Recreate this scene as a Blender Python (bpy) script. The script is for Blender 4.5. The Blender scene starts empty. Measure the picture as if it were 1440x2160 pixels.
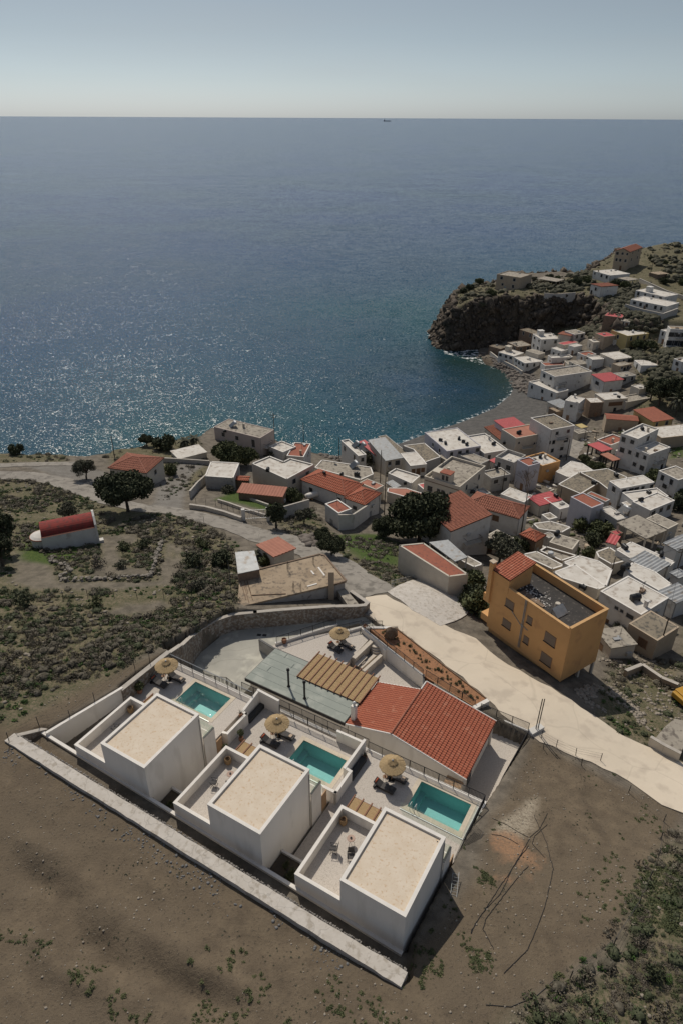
import bpy, bmesh, math, random
import numpy as np
from mathutils import Vector, Matrix
random.seed(7); rng = np.random.default_rng(7)
sc = bpy.context.scene
col = sc.collection
# ------------------------------------------------------------ camera
FPX = 1440.0; CH = 84.0
PITCH = math.atan(832.5 / FPX); ROLL = math.radians(0.28)
cam = bpy.data.cameras.new('camera'); co = bpy.data.objects.new('camera', cam); col.objects.link(co)
cam.sensor_fit = 'VERTICAL'; cam.sensor_height = 36.0; cam.sensor_width = 24.0; cam.lens = 24.0
cam.clip_start = 0.5; cam.clip_end = 200000
co.matrix_world = Matrix.Translation((0, 0, CH)) @ Matrix.Rotation(math.pi / 2 - PITCH, 4, 'X') @ Matrix.Rotation(ROLL, 4, 'Z')
sc.camera = co
sc.render.resolution_x = 682; sc.render.resolution_y = 1024
# ------------------------------------------------------------ sky, sun, exposure
SUN_AZ = -20.0; SUN_EL = 50.0          # azimuth from +Y towards +X
wd = bpy.data.worlds.new("World"); sc.world = wd; wd.use_nodes = True
nt = wd.node_tree; nt.nodes.clear()
sky = nt.nodes.new('ShaderNodeTexSky'); sky.sky_type = 'NISHITA'; sky.sun_disc = False
sky.sun_elevation = math.radians(SUN_EL); sky.sun_rotation = math.radians(SUN_AZ)
sky.altitude = 80; sky.air_density = 1.0; sky.dust_density = 0.7; sky.ozone_density = 1.0
hsv = nt.nodes.new('ShaderNodeHueSaturation'); hsv.inputs['Saturation'].default_value = 0.62; hsv.inputs['Value'].default_value = 1.0
bg = nt.nodes.new('ShaderNodeBackground'); bg.inputs[1].default_value = 0.071
wo = nt.nodes.new('ShaderNodeOutputWorld')
# faint high cloud
tc = nt.nodes.new('ShaderNodeTexCoord'); mp = nt.nodes.new('ShaderNodeMapping'); mp.inputs['Scale'].default_value = (1.0, 1.0, 9.0)
nz = nt.nodes.new('ShaderNodeTexNoise'); nz.inputs['Scale'].default_value = 1.6; nz.inputs['Detail'].default_value = 6
rp = nt.nodes.new('ShaderNodeValToRGB'); rp.color_ramp.elements[0].position = 0.56; rp.color_ramp.elements[1].position = 0.86
rp.color_ramp.elements[1].color = (0.22, 0.22, 0.22, 1)
mx = nt.nodes.new('ShaderNodeMix'); mx.data_type = 'RGBA'; mx.inputs['B'].default_value = (5.2, 5.2, 5.3, 1)
nt.links.new(tc.outputs['Generated'], mp.inputs[0]); nt.links.new(mp.outputs[0], nz.inputs['Vector']); nt.links.new(nz.outputs['Fac'], rp.inputs[0])
sx = nt.nodes.new('ShaderNodeSeparateXYZ'); nt.links.new(tc.outputs['Generated'], sx.inputs[0]); er = nt.nodes.new('ShaderNodeValToRGB'); er.color_ramp.interpolation = 'EASE'
for p_, c_ in ((0.0, (.73,.845,1.02)), (0.125, (.60,.635,.68)), (0.32, (.80,.82,.85)), (0.6, (1,1,1))):
    el_ = er.color_ramp.elements[0] if p_ == 0 else (er.color_ramp.elements[1] if p_ == 0.125 else er.color_ramp.elements.new(p_)); el_.position = p_; el_.color = (*c_, 1)
ml = nt.nodes.new('ShaderNodeMix'); ml.data_type = 'RGBA'; ml.blend_type = 'MULTIPLY'; ml.inputs['Factor'].default_value = 1
nt.links.new(sx.outputs['Z'], er.inputs[0]); nt.links.new(sky.outputs[0], hsv.inputs['Color']); nt.links.new(hsv.outputs[0], ml.inputs['A']); nt.links.new(er.outputs[0], ml.inputs['B']); nt.links.new(ml.outputs['Result'], mx.inputs['A']); nt.links.new(rp.outputs[0], mx.inputs['Factor'])
nt.links.new(mx.outputs['Result'], bg.inputs[0]); nt.links.new(bg.outputs[0], wo.inputs[0])
sl = bpy.data.lights.new('sun', 'SUN'); sl.energy = 2.9; sl.angle = math.radians(0.55); sl.color = (1.0, 0.93, 0.82)
so = bpy.data.objects.new('sun', sl); col.objects.link(so)
a = math.radians(SUN_AZ); e = math.radians(SUN_EL)
sdir = Vector((math.sin(a) * math.cos(e), math.cos(a) * math.cos(e), math.sin(e)))
so.rotation_euler = sdir.to_track_quat('Z', 'Y').to_euler()
sc.view_settings.view_transform = 'Standard'; sc.view_settings.look = 'None'
sc.view_settings.exposure = 0.22; sc.view_settings.gamma = 1.0
# ------------------------------------------------------------ pixel / world helpers
_fw = np.array([0, math.cos(PITCH), -math.sin(PITCH)]); _up = np.array([0, math.sin(PITCH), math.cos(PITCH)]); _rt = np.array([1., 0, 0])
def ray(x, y):
    a = (x - 720) / FPX; b = -(y - 1080) / FPX; c, s = math.cos(ROLL), math.sin(ROLL)
    a, b = a * c + b * s, -a * s + b * c
    return _fw + a * _rt + b * _up
def W(x, y, z):
    d = ray(x, y); t = (z - CH) / d[2]; return np.array([d[0] * t, d[1] * t])
def hgt(p, x, y):      # height at which the ray of pixel (x, y) passes over world point p
    d = ray(x, y); return CH + d[2] * math.hypot(p[0], p[1]) / math.hypot(d[0], d[1])
CR = {1: (0, 1300, 2.88), 2: (400, 1200, 2.88), 3: (700, 1300, 2.88), 4: (300, 1500, 2.88), 5: (600, 1600, 2.88), 'G': (940, 1100, 2.88), 'Z': (0, 850, 2.88),
      'a': (680, 1560, 4), 'b': (280, 1360, 4.8), 'c': (480, 1440, 4.5), 'd': (540, 1280, 4.8), 'e': (740, 1280, 4.5), 'f': (460, 1130, 4), 'h': (920, 1480, 5.684),
      'A': (400, 820, 3.6), 'B': (700, 850, 3.6), 'C': (1040, 850, 3.6), 'D': (1040, 620, 3.6), 'E': (880, 480, 2.5714), 0: (0, 0, 1)}
def q(k, x, y): o = CR[k]; return (o[0] + x / o[2], o[1] + y / o[2])
ANG = math.radians(-30.3)
UV = np.array([math.cos(ANG), math.sin(ANG)]); VV = np.array([-math.sin(ANG), math.cos(ANG)])
OO = W(862.8, 1933, 39.0)
def cw(u, v): return OO + u * UV + v * VV           # compound frame -> world
def cuv(k, x, y, z):                                # crop pixel at height z -> compound frame
    p = W(*q(k, x, y), z) - OO; return (float(p @ UV), float(p @ VV))
# ------------------------------------------------------------ terrain
def sstep(t): t = np.clip(t, 0, 1); return t * t * (3 - 2 * t)
def inpoly(X, Y, P):
    r = np.zeros(X.shape, bool); n = len(P)
    for i in range(n):
        x1, y1 = P[i]; x2, y2 = P[(i + 1) % n]
        if y1 == y2: continue
        c = ((y1 > Y) != (y2 > Y)) & (X < (x2 - x1) * (Y - y1) / (y2 - y1) + x1)
        r ^= c
    return r
def sdist(X, Y, P, vals=None):   # signed distance, + inside ; vals interpolated along nearest edge
    best = np.full(X.shape, 1e9); out = np.zeros(X.shape); n = len(P)
    for i in range(n):
        a = np.array(P[i], float); b = np.array(P[(i + 1) % n], float); d = b - a; l2 = max(d @ d, 1e-9)
        t = np.clip(((X - a[0]) * d[0] + (Y - a[1]) * d[1]) / l2, 0, 1)
        D = np.hypot(X - a[0] - t * d[0], Y - a[1] - t * d[1]); m = D < best
        best = np.where(m, D, best)
        if vals is not None: out = np.where(m, vals[i] * (1 - t) + vals[(i + 1) % n] * t, out)
    s = np.where(inpoly(X, Y, P), best, -best)
    return (s, out) if vals is not None else s
_perm = rng.random((64, 64))
def vn(X, Y):  # value noise
    xi = np.floor(X).astype(int); yi = np.floor(Y).astype(int); fx = sstep(X - xi); fy = sstep(Y - yi)
    g = lambda i, j: _perm[i % 64, j % 64]
    return (g(xi, yi) * (1 - fx) + g(xi + 1, yi) * fx) * (1 - fy) + (g(xi, yi + 1) * (1 - fx) + g(xi + 1, yi + 1) * fx) * fy
def fbm(X, Y, s, o=4):
    r = 0; amp = 0.5
    for k in range(o): r = r + amp * (vn(X / s + 17 * k, Y / s + 5 * k) - 0.5); s *= 0.5; amp *= 0.55
    return r
CT = [(0,2160,37.2),(500,2160,37.0),(900,2160,36.8),(1440,2160,35.5),(1440,1950,35),(0,1850,36.6),(30,1620,36.3),(300,1800,36.25),(560,1965,36.25),(830,2090,36.25),(0,1560,36.3),(500,2060,36.6),
 (1000,1900,34.6),(0,1480,36.0),(120,1500,35.6),(230,1440,35.0),(350,1380,34.2),(1100,1700,31.6),(1050,1790,33),(1300,1800,32.5),(1150,1590,29),(1440,1720,29.8),(1300,1600,28.7),
 (0,1300,33.2),(250,1300,32.6),(400,1290,31.6),(480,1250,30.6),(140,1160,27.5),(0,1160,28),(330,1160,27.5),(270,1085,24.5),(0,1040,23.5),(0,1000,22),(0,965,20),(200,970,18.5),
 (180,1000,20.5),(320,1020,19),(430,1060,21),(440,1000,17),(500,940,13),(560,1090,22.3),(620,1130,24),(500,1150,25.5),(700,1200,26.5),(780,1260,28.3),(900,1340,28.8),
 (1040,1440,28.7),(1180,1520,28.6),(700,1120,20.5),(800,1160,21.5),(640,1060,18),(700,1040,14.5),(640,960,7),(600,1000,12),(760,1000,7),(720,965,2),(850,1000,8),(830,950,3),
 (900,1080,13),(900,1150,17.5),(1000,1180,18),(960,1230,21.5),(1000,1260,24.5),(900,1250,27.6),(980,1290,26.5),(1190,1445,27.6),(1040,1360,27.4),(1285,1400,24.5),(1100,1180,16.5),(1100,1080,11),
 (1200,1200,18),(1300,1250,19),(1420,1300,21),(1440,1500,26),(1350,1400,23.5),(1000,1050,10),(1000,950,5),(1000,900,2),(1100,950,5),(1100,880,2.5),(1200,950,6),(1200,1080,11),
 (1300,1080,12.5),(1440,1080,14),(1440,980,11),(1330,900,7),(1230,880,4),(1130,820,2.5),(1110,760,3.5),(1160,730,7),(1200,800,6),(1250,740,10),(1300,800,10),(1350,730,14),(1440,760,15),
 (1440,880,12),(1300,690,15),(1400,690,18),(1180,690,8),(1250,685,12)]
pts = [(*W(x, y, z), z) for x, y, z in CT] + [(0,-50,44),(-150,-50,45),(200,-50,40),(-150,60,35),(200,80,29),(300,200,27),(320,350,27),(-150,130,22),(140,20,35)]
def tps(P):
    P = np.array(P, float); n = len(P); S = 100.0
    X = P[:, :2] / S; d = np.hypot(X[:, None, 0] - X[None, :, 0], X[:, None, 1] - X[None, :, 1])
    K = np.where(d > 0, d ** 2 * np.log(d + 1e-12), 0) + np.eye(n) * 2e-4
    Q = np.c_[np.ones(n), X]; A = np.zeros((n + 3, n + 3)); A[:n, :n] = K; A[:n, n:] = Q; A[n:, :n] = Q.T
    w = np.linalg.solve(A, np.r_[P[:, 2], 0, 0, 0])
    def f(x, y):
        sh = np.shape(x); x = np.ravel(x) / S; y = np.ravel(y) / S; r = w[n] + w[n + 1] * x + w[n + 2] * y
        for i in range(n):
            dd = (x - X[i, 0]) ** 2 + (y - X[i, 1]) ** 2
            r = r + w[i] * 0.5 * dd * np.log(dd + 1e-18)
        return r.reshape(sh)
    return f
T1 = tps(pts)
C2 = [(1000,628,19),(1075,602,20),(1200,600,21),(1265,612,21.5),(1200,572,21.5),(1330,570,24),(1440,512,27),(1440,600,23),(1370,655,20),(1290,665,20),(1430,690,21),(930,650,15),(1250,560,23)]
T2_ = tps([(*W(x, y, z), z) for x, y, z in C2] + [(320,400,30),(320,250,26)])
T2 = lambda x, y: T2_(x, y) + 3.0 * fbm(x + 20, y, 16, 4)
PLAT = [tuple(W(x, y, z)) for x, y, z in [(900,655,14),(960,640,18),(1000,630,19),(1060,622,20),(1130,618,21),(1200,616,21),(1265,624,21.5),(1300,648,21),(1330,676,20),(1400,690,20),(1560,690,21)]] + [(340, 250), (340, 450), (60, 450)]
SH = [(-900,985,20,2.5),(-300,965,20,2.5),(0,958,20,2.5),(100,966,19.5,2.5),(200,964,18,2.5),(250,950,17,2.5),(330,936,15,2.5),(420,926,13,2),(440,900,9,2),(570,905,9,2),(625,945,6,1.5),
      (690,968,0,.6),(760,968,0,.3),(800,950,0,.2),(900,912,0,.14),(980,884,0,.14),(1040,857,0,.14),(1073,830,0,.2),(1083,803,0,.3),(1060,778,0,.5),(1010,762,0,1),(960,748,0,2.6),(933,743,0,3),(918,724,0,3),
      (915,692,3,2.5),(922,657,10,2),(950,612,16,2),(1030,590,19,2),(1110,570,20,2),(1200,568,22,2),(1245,553,24,2),(1300,518,25,2),(1380,512,26,2),(1440,508,27,2),(1800,500,27,2)]
sp = [np.array(W(x, y, z)) for x, y, z, s in SH]; SP = []; SL = []
for i, (x, y, z, s) in enumerate(SH):
    t = sp[min(i + 1, len(sp) - 1)] - sp[max(i - 1, 0)]; t = t / np.hypot(*t); nrm = np.array([-t[1], t[0]])
    SP.append(tuple(sp[i] + nrm * (z / s))); SL.append(s)
SP += [(700, 350), (700, -120), (-700, -120), (-700, SP[0][1])]; SL += [2, 2, 2, 2.5]
def cpoly(l): return [tuple(cw(u, v)) for u, v in l]
# pads: polygon, level, outward falloff
TW0, TW1 = cuv(1, 303, 722, 35.9), cuv(1, 748, 452, 35.1)
PADS = [
 (cpoly([(-21.3,34.7),(-18.3,36.2),(-4.8,30.6),(-5.1,28.95),(-12,30.5)]), 28.6, .3),
 (cpoly([(-34.9,8.3),(-31.7,8.0),(-31.7,.3),(-23.6,0.3),(-23.6,15.9),(-35.1,15.9)]), 30.9, .3),
 (cpoly([TW0, TW1, (-31.6,8.4), (-31.6,.2)]), 33.4, .25),
 (cpoly([(-23.8,0.3),(0.0,0.3),(0.0,16.2),(-23.8,16.2)]), 29.6, .3),
 (cpoly([(-36.8,-1.9),(1.2,-1.9),(0.6,.3),(-36.3,.3)]), lambda x, y: 34.62 + .022 * np.clip(-((x - OO[0]) * UV[0] + (y - OO[1]) * UV[1]), 0, 40), .3),
 (cpoly([(-36.6,15.6),(-36.6,26.2),(-31,30.4),(-26.4,34.5),(-23,37),(-18.5,34.6),(-10.6,29.6),(-10.2,27.8),(-2.4,28.2),(0.5,28.2),(0,16.1),(-30,15.6)]), 27.2, .3),
]
def TH(x, y, noise=True):
    x = np.asarray(x, float); y = np.asarray(y, float)
    h = T1(x, y)
    dp = sdist(x, y, PLAT) + 5 * fbm(x, y, 14, 4)
    w = sstep((dp + 6.5) / 7.5); h2 = T2(x, y); h = h * (1 - w) + np.maximum(h, h2) * w
    d, s = sdist(x, y, SP, SL)
    steep = np.clip((s - .6) / 1.5, 0, 1)
    if noise:
        h = h + fbm(x, y, 9, 4) * 0.5 + steep * 0
    dd = d + steep * 5 * fbm(x, y, 12, 5)
    cl = np.where(dd > 0, s * dd + steep * np.minimum(dd, 6) * fbm(x + 50, y, 7, 5) * 2.2, dd * 0.35)
    h = np.minimum(h, np.maximum(cl, -6))
    for P, z, f in PADS:
        w = sstep((sdist(x, y, P) + f) / f); h = h * (1 - w) + (z(x, y) if callable(z) else z) * w
    return h
def hit(px, py, add=0.0):
    d = ray(px, py); t = np.arange(30, 620, 0.5); X = d[0] * t; Y = d[1] * t; Z = CH + d[2] * t
    g = np.maximum(TH(X, Y, False), 0) + add; m = np.nonzero(Z < g)[0]
    if len(m) == 0: i = len(t) - 1; return np.array([X[i], Y[i], Z[i]])
    i = max(m[0], 1); a0 = Z[i - 1] - g[i - 1]; a1 = Z[i] - g[i]; f = a0 / (a0 - a1 + 1e-9)
    tt = t[i - 1] + f * 0.5; return np.array([d[0] * tt, d[1] * tt, CH + d[2] * tt])
def axis(segs):
    out = []
    for a, b, s0, s1 in segs:
        x = a
        while x < b: out.append(x); x += s0 + (s1 - s0) * (x - a) / (b - a)
    return np.array(out + [segs[-1][1]])
AX = axis([(-620,-150,12,3),(-150,-42,3,.9),(-42,24,.28,.28),(24,90,.5,.9),(90,240,.9,1.5),(240,620,2,12)])
AY = axis([(-110,0,6,3),(0,20,2,.5),(20,78,.28,.28),(78,150,.6,.8),(150,345,.8,1.1),(345,520,1.2,8)])
GX, GY = np.meshgrid(AX, AY); GZ = TH(GX, GY)
def gz(x, y):       # height of the terrain mesh
    x = np.asarray(x, float); y = np.asarray(y, float)
    i = np.clip(np.searchsorted(AX, x) - 1, 0, len(AX) - 2); j = np.clip(np.searchsorted(AY, y) - 1, 0, len(AY) - 2)
    fx = np.clip((x - AX[i]) / (AX[i + 1] - AX[i]), 0, 1); fy = np.clip((y - AY[j]) / (AY[j + 1] - AY[j]), 0, 1)
    return (GZ[j, i] * (1 - fx) + GZ[j, i + 1] * fx) * (1 - fy) + (GZ[j + 1, i] * (1 - fx) + GZ[j + 1, i + 1] * fx) * fy
def zone(pxs, add=0): return [tuple(hit(*q(k, x, y), add)[:2]) for k, x, y in pxs]
# ------------------------------------------------------------ mesh helpers
class MB:
    def __init__(s): s.v = []; s.f = []
    def add(s, vs, fs):
        o = len(s.v); s.v += [tuple(map(float, p)) for p in vs]; s.f += [tuple(i + o for i in f) for f in fs]; return s
    def box(s, x0, x1, y0, y1, z0, z1):
        return s.add([(x0,y0,z0),(x1,y0,z0),(x1,y1,z0),(x0,y1,z0),(x0,y0,z1),(x1,y0,z1),(x1,y1,z1),(x0,y1,z1)], [(0,3,2,1),(4,5,6,7),(0,1,5,4),(1,2,6,5),(2,3,7,6),(3,0,4,7)])
    def obox(s, a, b, w, z0, z1, z1b=None):   # box along segment a-b with width w (2D), optional sloping top
        a = np.array(a, float); b = np.array(b, float); d = (b - a) / max(np.hypot(*(b - a)), 1e-6); n = np.array([-d[1], d[0]]) * w / 2
        z1b = z1 if z1b is None else z1b; p = [a - n, b - n, b + n, a + n]
        return s.add([(*p[0],z0),(*p[1],z0),(*p[2],z0),(*p[3],z0),(*p[0],z1),(*p[1],z1b),(*p[2],z1b),(*p[3],z1)], [(0,3,2,1),(4,5,6,7),(0,1,5,4),(1,2,6,5),(2,3,7,6),(3,0,4,7)])
    def prism(s, P, z0, z1):
        n = len(P); ar = sum(P[i][0] * P[(i+1)%n][1] - P[(i+1)%n][0] * P[i][1] for i in range(n))
        if ar < 0: P = P[::-1]
        return s.add([(x, y, z0) for x, y in P] + [(x, y, z1) for x, y in P], [tuple(range(n))[::-1], tuple(range(n, 2 * n))] + [(i, (i+1)%n, n+(i+1)%n, n+i) for i in range(n)])
    def tube(s, pts, r, n=6, r2=None):
        pts = [Vector(p) for p in pts]; N = len(pts); o = len(s.v); vs = []; fs = []
        for i, p in enumerate(pts):
            t = (pts[min(i+1, N-1)] - pts[max(i-1, 0)]).normalized(); a = Vector((0,0,1)) if abs(t.z) < .9 else Vector((1,0,0))
            u = t.cross(a).normalized(); w = t.cross(u); rr = r if r2 is None else r + (r2 - r) * i / (N - 1)
            for k in range(n): an = 2 * math.pi * k / n; vs.append(p + u * math.cos(an) * rr + w * math.sin(an) * rr)
        for i in range(N - 1):
            for k in range(n): fs.append((i*n+k, i*n+(k+1)%n, (i+1)*n+(k+1)%n, (i+1)*n+k))
        fs.append(tuple(range(n))[::-1]); fs.append(tuple(range((N-1)*n, N*n)))
        return s.add(vs, fs)
    def lathe(s, prof, n=20, c=(0, 0), sx=1, sy=1):
        vs = [(c[0] + r * math.cos(2*math.pi*k/n) * sx, c[1] + r * math.sin(2*math.pi*k/n) * sy, z) for r, z in prof for k in range(n)]; m = len(prof)
        fs = [(i*n+k, i*n+(k+1)%n, (i+1)*n+(k+1)%n, (i+1)*n+k) for i in range(m-1) for k in range(n)]
        fs += [tuple(range(n))[::-1], tuple(range((m-1)*n, m*n))]
        return s.add(vs, fs)
    def ico(s, c, r, sub=1, j=.0, sz=1):
        bm = bmesh.new(); bmesh.ops.create_icosphere(bm, subdivisions=sub, radius=1)
        vs = [(c[0] + v.co.x * r * (1 + random.uniform(-j, j)), c[1] + v.co.y * r * (1 + random.uniform(-j, j)), c[2] + v.co.z * r * sz * (1 + random.uniform(-j, j))) for v in bm.verts]
        fs = [tuple(v.index for v in f.verts) for f in bm.faces]; bm.free(); return s.add(vs, fs)
    def tr(s, M): s.v = [tuple(M @ Vector(p)) for p in s.v]; return s
def mesh_np(name, V, F):   # V (n,3) ; F (m,k) equal sized faces
    me = bpy.data.meshes.new(name); V = np.ascontiguousarray(V, np.float32); F = np.ascontiguousarray(F, np.int32)
    me.vertices.add(len(V)); me.vertices.foreach_set('co', V.ravel()); me.loops.add(F.size); me.loops.foreach_set('vertex_index', F.ravel())
    me.polygons.add(len(F)); me.polygons.foreach_set('loop_start', np.arange(0, F.size, F.shape[1], dtype=np.int32)); me.polygons.foreach_set('loop_total', np.full(len(F), F.shape[1], np.int32))
    me.update(calc_edges=True); return me
def part(name, mb, mat, parent=None, smooth=False, bevel=0, label=None):
    me = mb if isinstance(mb, bpy.types.Mesh) else None
    if me is None:
        me = bpy.data.meshes.new(name); me.from_pydata(mb.v, [], mb.f); me.update()
    if not me.materials: me.materials.append(mat)
    if smooth: me.shade_smooth()
    o = bpy.data.objects.new(name, me); col.objects.link(o)
    if parent: o.parent = parent
    if bevel: b = o.modifiers.new('bevel', 'BEVEL'); b.width = bevel; b.segments = 2; b.limit_method = 'ANGLE'
    if label: o['label'] = label
    return o
def tag(o, label, cat, group=None):
    o['label'] = label; o['category'] = cat
    if group: o['group'] = group
    return o
def thing(name, label, cat, loc=(0, 0, 0), rz=0.0, group=None, scale=None):
    o = bpy.data.objects.new(name, None); col.objects.link(o); o.location = loc; o.rotation_euler = (0, 0, rz); o.empty_display_size = .2
    if scale: o.scale = scale
    return tag(o, label, cat, group)
def kind(o, k): o['kind'] = k; return o
def copy_thing(o, loc, rz, label, group=None, scale=None):
    r = o.copy(); col.objects.link(r); r.location = loc; r.rotation_euler = (0, 0, rz); r['label'] = label
    if group: r['group'] = group
    if scale: r.scale = scale
    for ch in list(o.children):
        c = ch.copy(); col.objects.link(c); c.parent = r
        for g in list(ch.children): d = g.copy(); col.objects.link(d); d.parent = c
    return r
# ------------------------------------------------------------ materials
def M(name, c1, c2=None, ns=1.5, rough=.85, bump=.15, bs=14, metal=0, spot=None, spots=6, spott=.68, world=False, detail=6, stretch=None, spec=.3):
    m = bpy.data.materials.new(name); m.use_nodes = True; t = m.node_tree; N = t.nodes; L = t.links
    b = N['Principled BSDF']; b.inputs['Roughness'].default_value = rough; b.inputs['Metallic'].default_value = metal; b.inputs['Specular IOR Level'].default_value = spec
    c2 = c2 or tuple(x * .8 for x in c1)
    tc = N.new('ShaderNodeTexCoord'); oi = N.new('ShaderNodeObjectInfo'); va = N.new('ShaderNodeVectorMath'); va.operation = 'ADD'
    mul = N.new('ShaderNodeMath'); mul.operation = 'MULTIPLY'; mul.inputs[1].default_value = 90; L.new(oi.outputs['Random'], mul.inputs[0])
    L.new(tc.outputs['Object'], va.inputs[0]); L.new(mul.outputs[0], va.inputs[1]); vec = va.outputs[0]
    if stretch:
        mp = N.new('ShaderNodeMapping'); mp.inputs['Scale'].default_value = stretch; L.new(vec, mp.inputs[0]); vec = mp.outputs[0]
    n1 = N.new('ShaderNodeTexNoise'); n1.inputs['Scale'].default_value = ns; n1.inputs['Detail'].default_value = detail; n1.inputs['Roughness'].default_value = .62; L.new(vec, n1.inputs['Vector'])
    r1 = N.new('ShaderNodeMapRange'); r1.inputs['From Min'].default_value = .32; r1.inputs['From Max'].default_value = .68; L.new(n1.outputs['Fac'], r1.inputs[0])
    mx = N.new('ShaderNodeMix'); mx.data_type = 'RGBA'; mx.inputs['A'].default_value = (*c1, 1); mx.inputs['B'].default_value = (*c2, 1); L.new(r1.outputs[0], mx.inputs['Factor'])
    out = mx.outputs['Result']
    if spot:
        n3 = N.new('ShaderNodeTexNoise'); n3.inputs['Scale'].default_value = spots; n3.inputs['Detail'].default_value = 4; L.new(vec, n3.inputs['Vector'])
        r3 = N.new('ShaderNodeMapRange'); r3.inputs['From Min'].default_value = spott - .08; r3.inputs['From Max'].default_value = spott + .04; L.new(n3.outputs['Fac'], r3.inputs[0])
        m3 = N.new('ShaderNodeMix'); m3.data_type = 'RGBA'; L.new(out, m3.inputs['A']); m3.inputs['B'].default_value = (*spot, 1); L.new(r3.outputs[0], m3.inputs['Factor']); out = m3.outputs['Result']
    L.new(out, b.inputs['Base Color'])
    if bump:
        n2 = N.new('ShaderNodeTexNoise'); n2.inputs['Scale'].default_value = bs; n2.inputs['Detail'].default_value = 5; L.new(vec, n2.inputs['Vector'])
        bp = N.new('ShaderNodeBump'); bp.inputs['Strength'].default_value = bump; bp.inputs['Distance'].default_value = .05; L.new(n2.outputs['Fac'], bp.inputs['Height']); L.new(bp.outputs[0], b.inputs['Normal'])
    return m
WHITE = M('white_plaster', (.60,.58,.54), (.52,.495,.455), 1.0, .9, .1, 30, spot=(.42,.38,.33), spots=.8, spott=.66)
WHITE2 = M('villa_plaster', (.76,.715,.65), (.70,.655,.59), .45, .85, .12, 40, spot=(.66,.615,.55), spots=1.0, spott=.62, stretch=(1,1,.25))
CREAM = M('cream_plaster', (.52,.47,.39), (.45,.40,.33), 1.0, .9, .15, 20)
PINKB = M('pinkish_plaster', (.44,.37,.33), (.38,.32,.28), 1.0, .9, .15, 20)
LILAC = M('lilac_or_shade_plaster', (.47,.45,.47), (.42,.40,.42), 1.0, .9, .1, 20)
GREYW = M('grey_plaster', (.42,.40,.37), (.33,.31,.28), .8, .9, .2, 16, spot=(.22,.2,.18), spots=1.5)
TANW = M('tan_plaster', (.40,.32,.23), (.33,.26,.19), .9, .9, .2, 16)
YELW = M('yellow_plaster', (.46,.36,.16), (.40,.31,.14), .9, .9, .1, 16)
BROWNW = M('brown_stone_wall', (.24,.17,.12), (.15,.11,.08), 2.0, .95, .5, 8)
ORANGE = M('orange_plaster', (.58,.325,.135), (.53,.295,.12), .5, .9, .1, 30, spot=(.46,.25,.11), spots=.6, spott=.66)
CAPW = M('white_cap', (.68,.64,.585), (.61,.575,.525), 2, .8, .1, 30)
ROOFW = M('white_painted_roof', (.58,.545,.49), (.46,.42,.365), .55, .9, .12, 20, spot=(.36,.31,.26), spots=1.1, spott=.63)
ROOFC = M('grey_concrete_roof', (.36,.32,.26), (.25,.22,.18), .6, .95, .3, 9, spot=(.14,.12,.1), spots=1.6, spott=.6)
ROOFO = M('weathered_concrete_roof', (.25,.21,.155), (.16,.135,.10), .5, .95, .35, 9, spot=(.10,.09,.075), spots=2, spott=.58)
ROOFT = M('tan_concrete_roof', (.36,.28,.195), (.25,.19,.13), .45, .95, .3, 9, spot=(.17,.135,.10), spots=1.8, spott=.6)
ROOFR = M('red_membrane_roof', (.30,.10,.06), (.235,.08,.05), .8, .85, .15, 10, spot=(.18,.07,.05), spots=2.4, spott=.63)
ROOFS = M('salmon_roof', (.36,.155,.105), (.29,.125,.085), .8, .85, .15, 10)
ROOFP = M('pink_red_sheet', (.44,.085,.085), (.36,.07,.07), .8, .6, .1, 10)
VROOF = M('villa_roof_gravel', (.61,.525,.42), (.55,.455,.345), 1.1, .95, .3, 24, spot=(.50,.37,.25), spots=5.5, spott=.64, detail=9)
def add_joints(m, sc_=1.2, dark=.72, w=.03):
    t = m.node_tree; N = t.nodes; L = t.links; b = N['Principled BSDF']; src = b.inputs['Base Color'].links[0].from_socket
    tc = N.new('ShaderNodeTexCoord'); br = N.new('ShaderNodeTexBrick'); br.inputs['Scale'].default_value = sc_; br.offset = 0; br.inputs['Mortar Size'].default_value = w; br.inputs['Brick Width'].default_value = 1; br.inputs['Row Height'].default_value = 1
    br.inputs['Color1'].default_value = (1,1,1,1); br.inputs['Color2'].default_value = (.9,.9,.9,1); br.inputs['Mortar'].default_value = (dark,dark,dark,1)
    L.new(tc.outputs['Object'], br.inputs['Vector']); mm = N.new('ShaderNodeMix'); mm.data_type = 'RGBA'; mm.blend_type = 'MULTIPLY'; mm.inputs['Factor'].default_value = 1
    L.new(src, mm.inputs['A']); L.new(br.outputs['Color'], mm.inputs['B']); L.new(mm.outputs['Result'], b.inputs['Base Color'])
TILE = M('terracotta_tile', (.38,.12,.065), (.31,.09,.052), 3, .8, .2, 12, spot=(.42,.17,.105), spots=1.5, spott=.66)
TILEB = M('bright_terracotta_tile', (.34,.135,.085), (.25,.09,.055), 3, .8, .2, 12, spot=(.19,.07,.045), spots=2.5, spott=.6)
TILEU = M('shadow_underlay', (.07,.03,.02), None, 2, .95, 0)  # dark underlay tone doubles as painted shadow lines between tile rows
GLASSD = M('dark_window', (.035,.04,.045), (.02,.022,.025), 1, .25, 0, spec=.5)
SHUT = M('brown_shutter', (.17,.10,.06), (.12,.07,.04), 3, .7, .1)
FRAME = M('window_frame', (.50,.47,.43), None, 2, .7, 0)
FRAMEB = M('wooden_frame', (.25,.15,.09), None, 2, .7, 0)
METALD = M('dark_metal', (.03,.03,.032), (.045,.043,.042), 4, .55, .05, metal=.3)
METALG = M('galvanised_sheet', (.33,.335,.335), (.24,.245,.245), 1.5, .6, .1, 8, metal=.35, spot=(.22,.19,.16), spots=1.2, spott=.65)
METALL = M('light_metal', (.55,.55,.54), None, 3, .45, 0, metal=.4)
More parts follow.
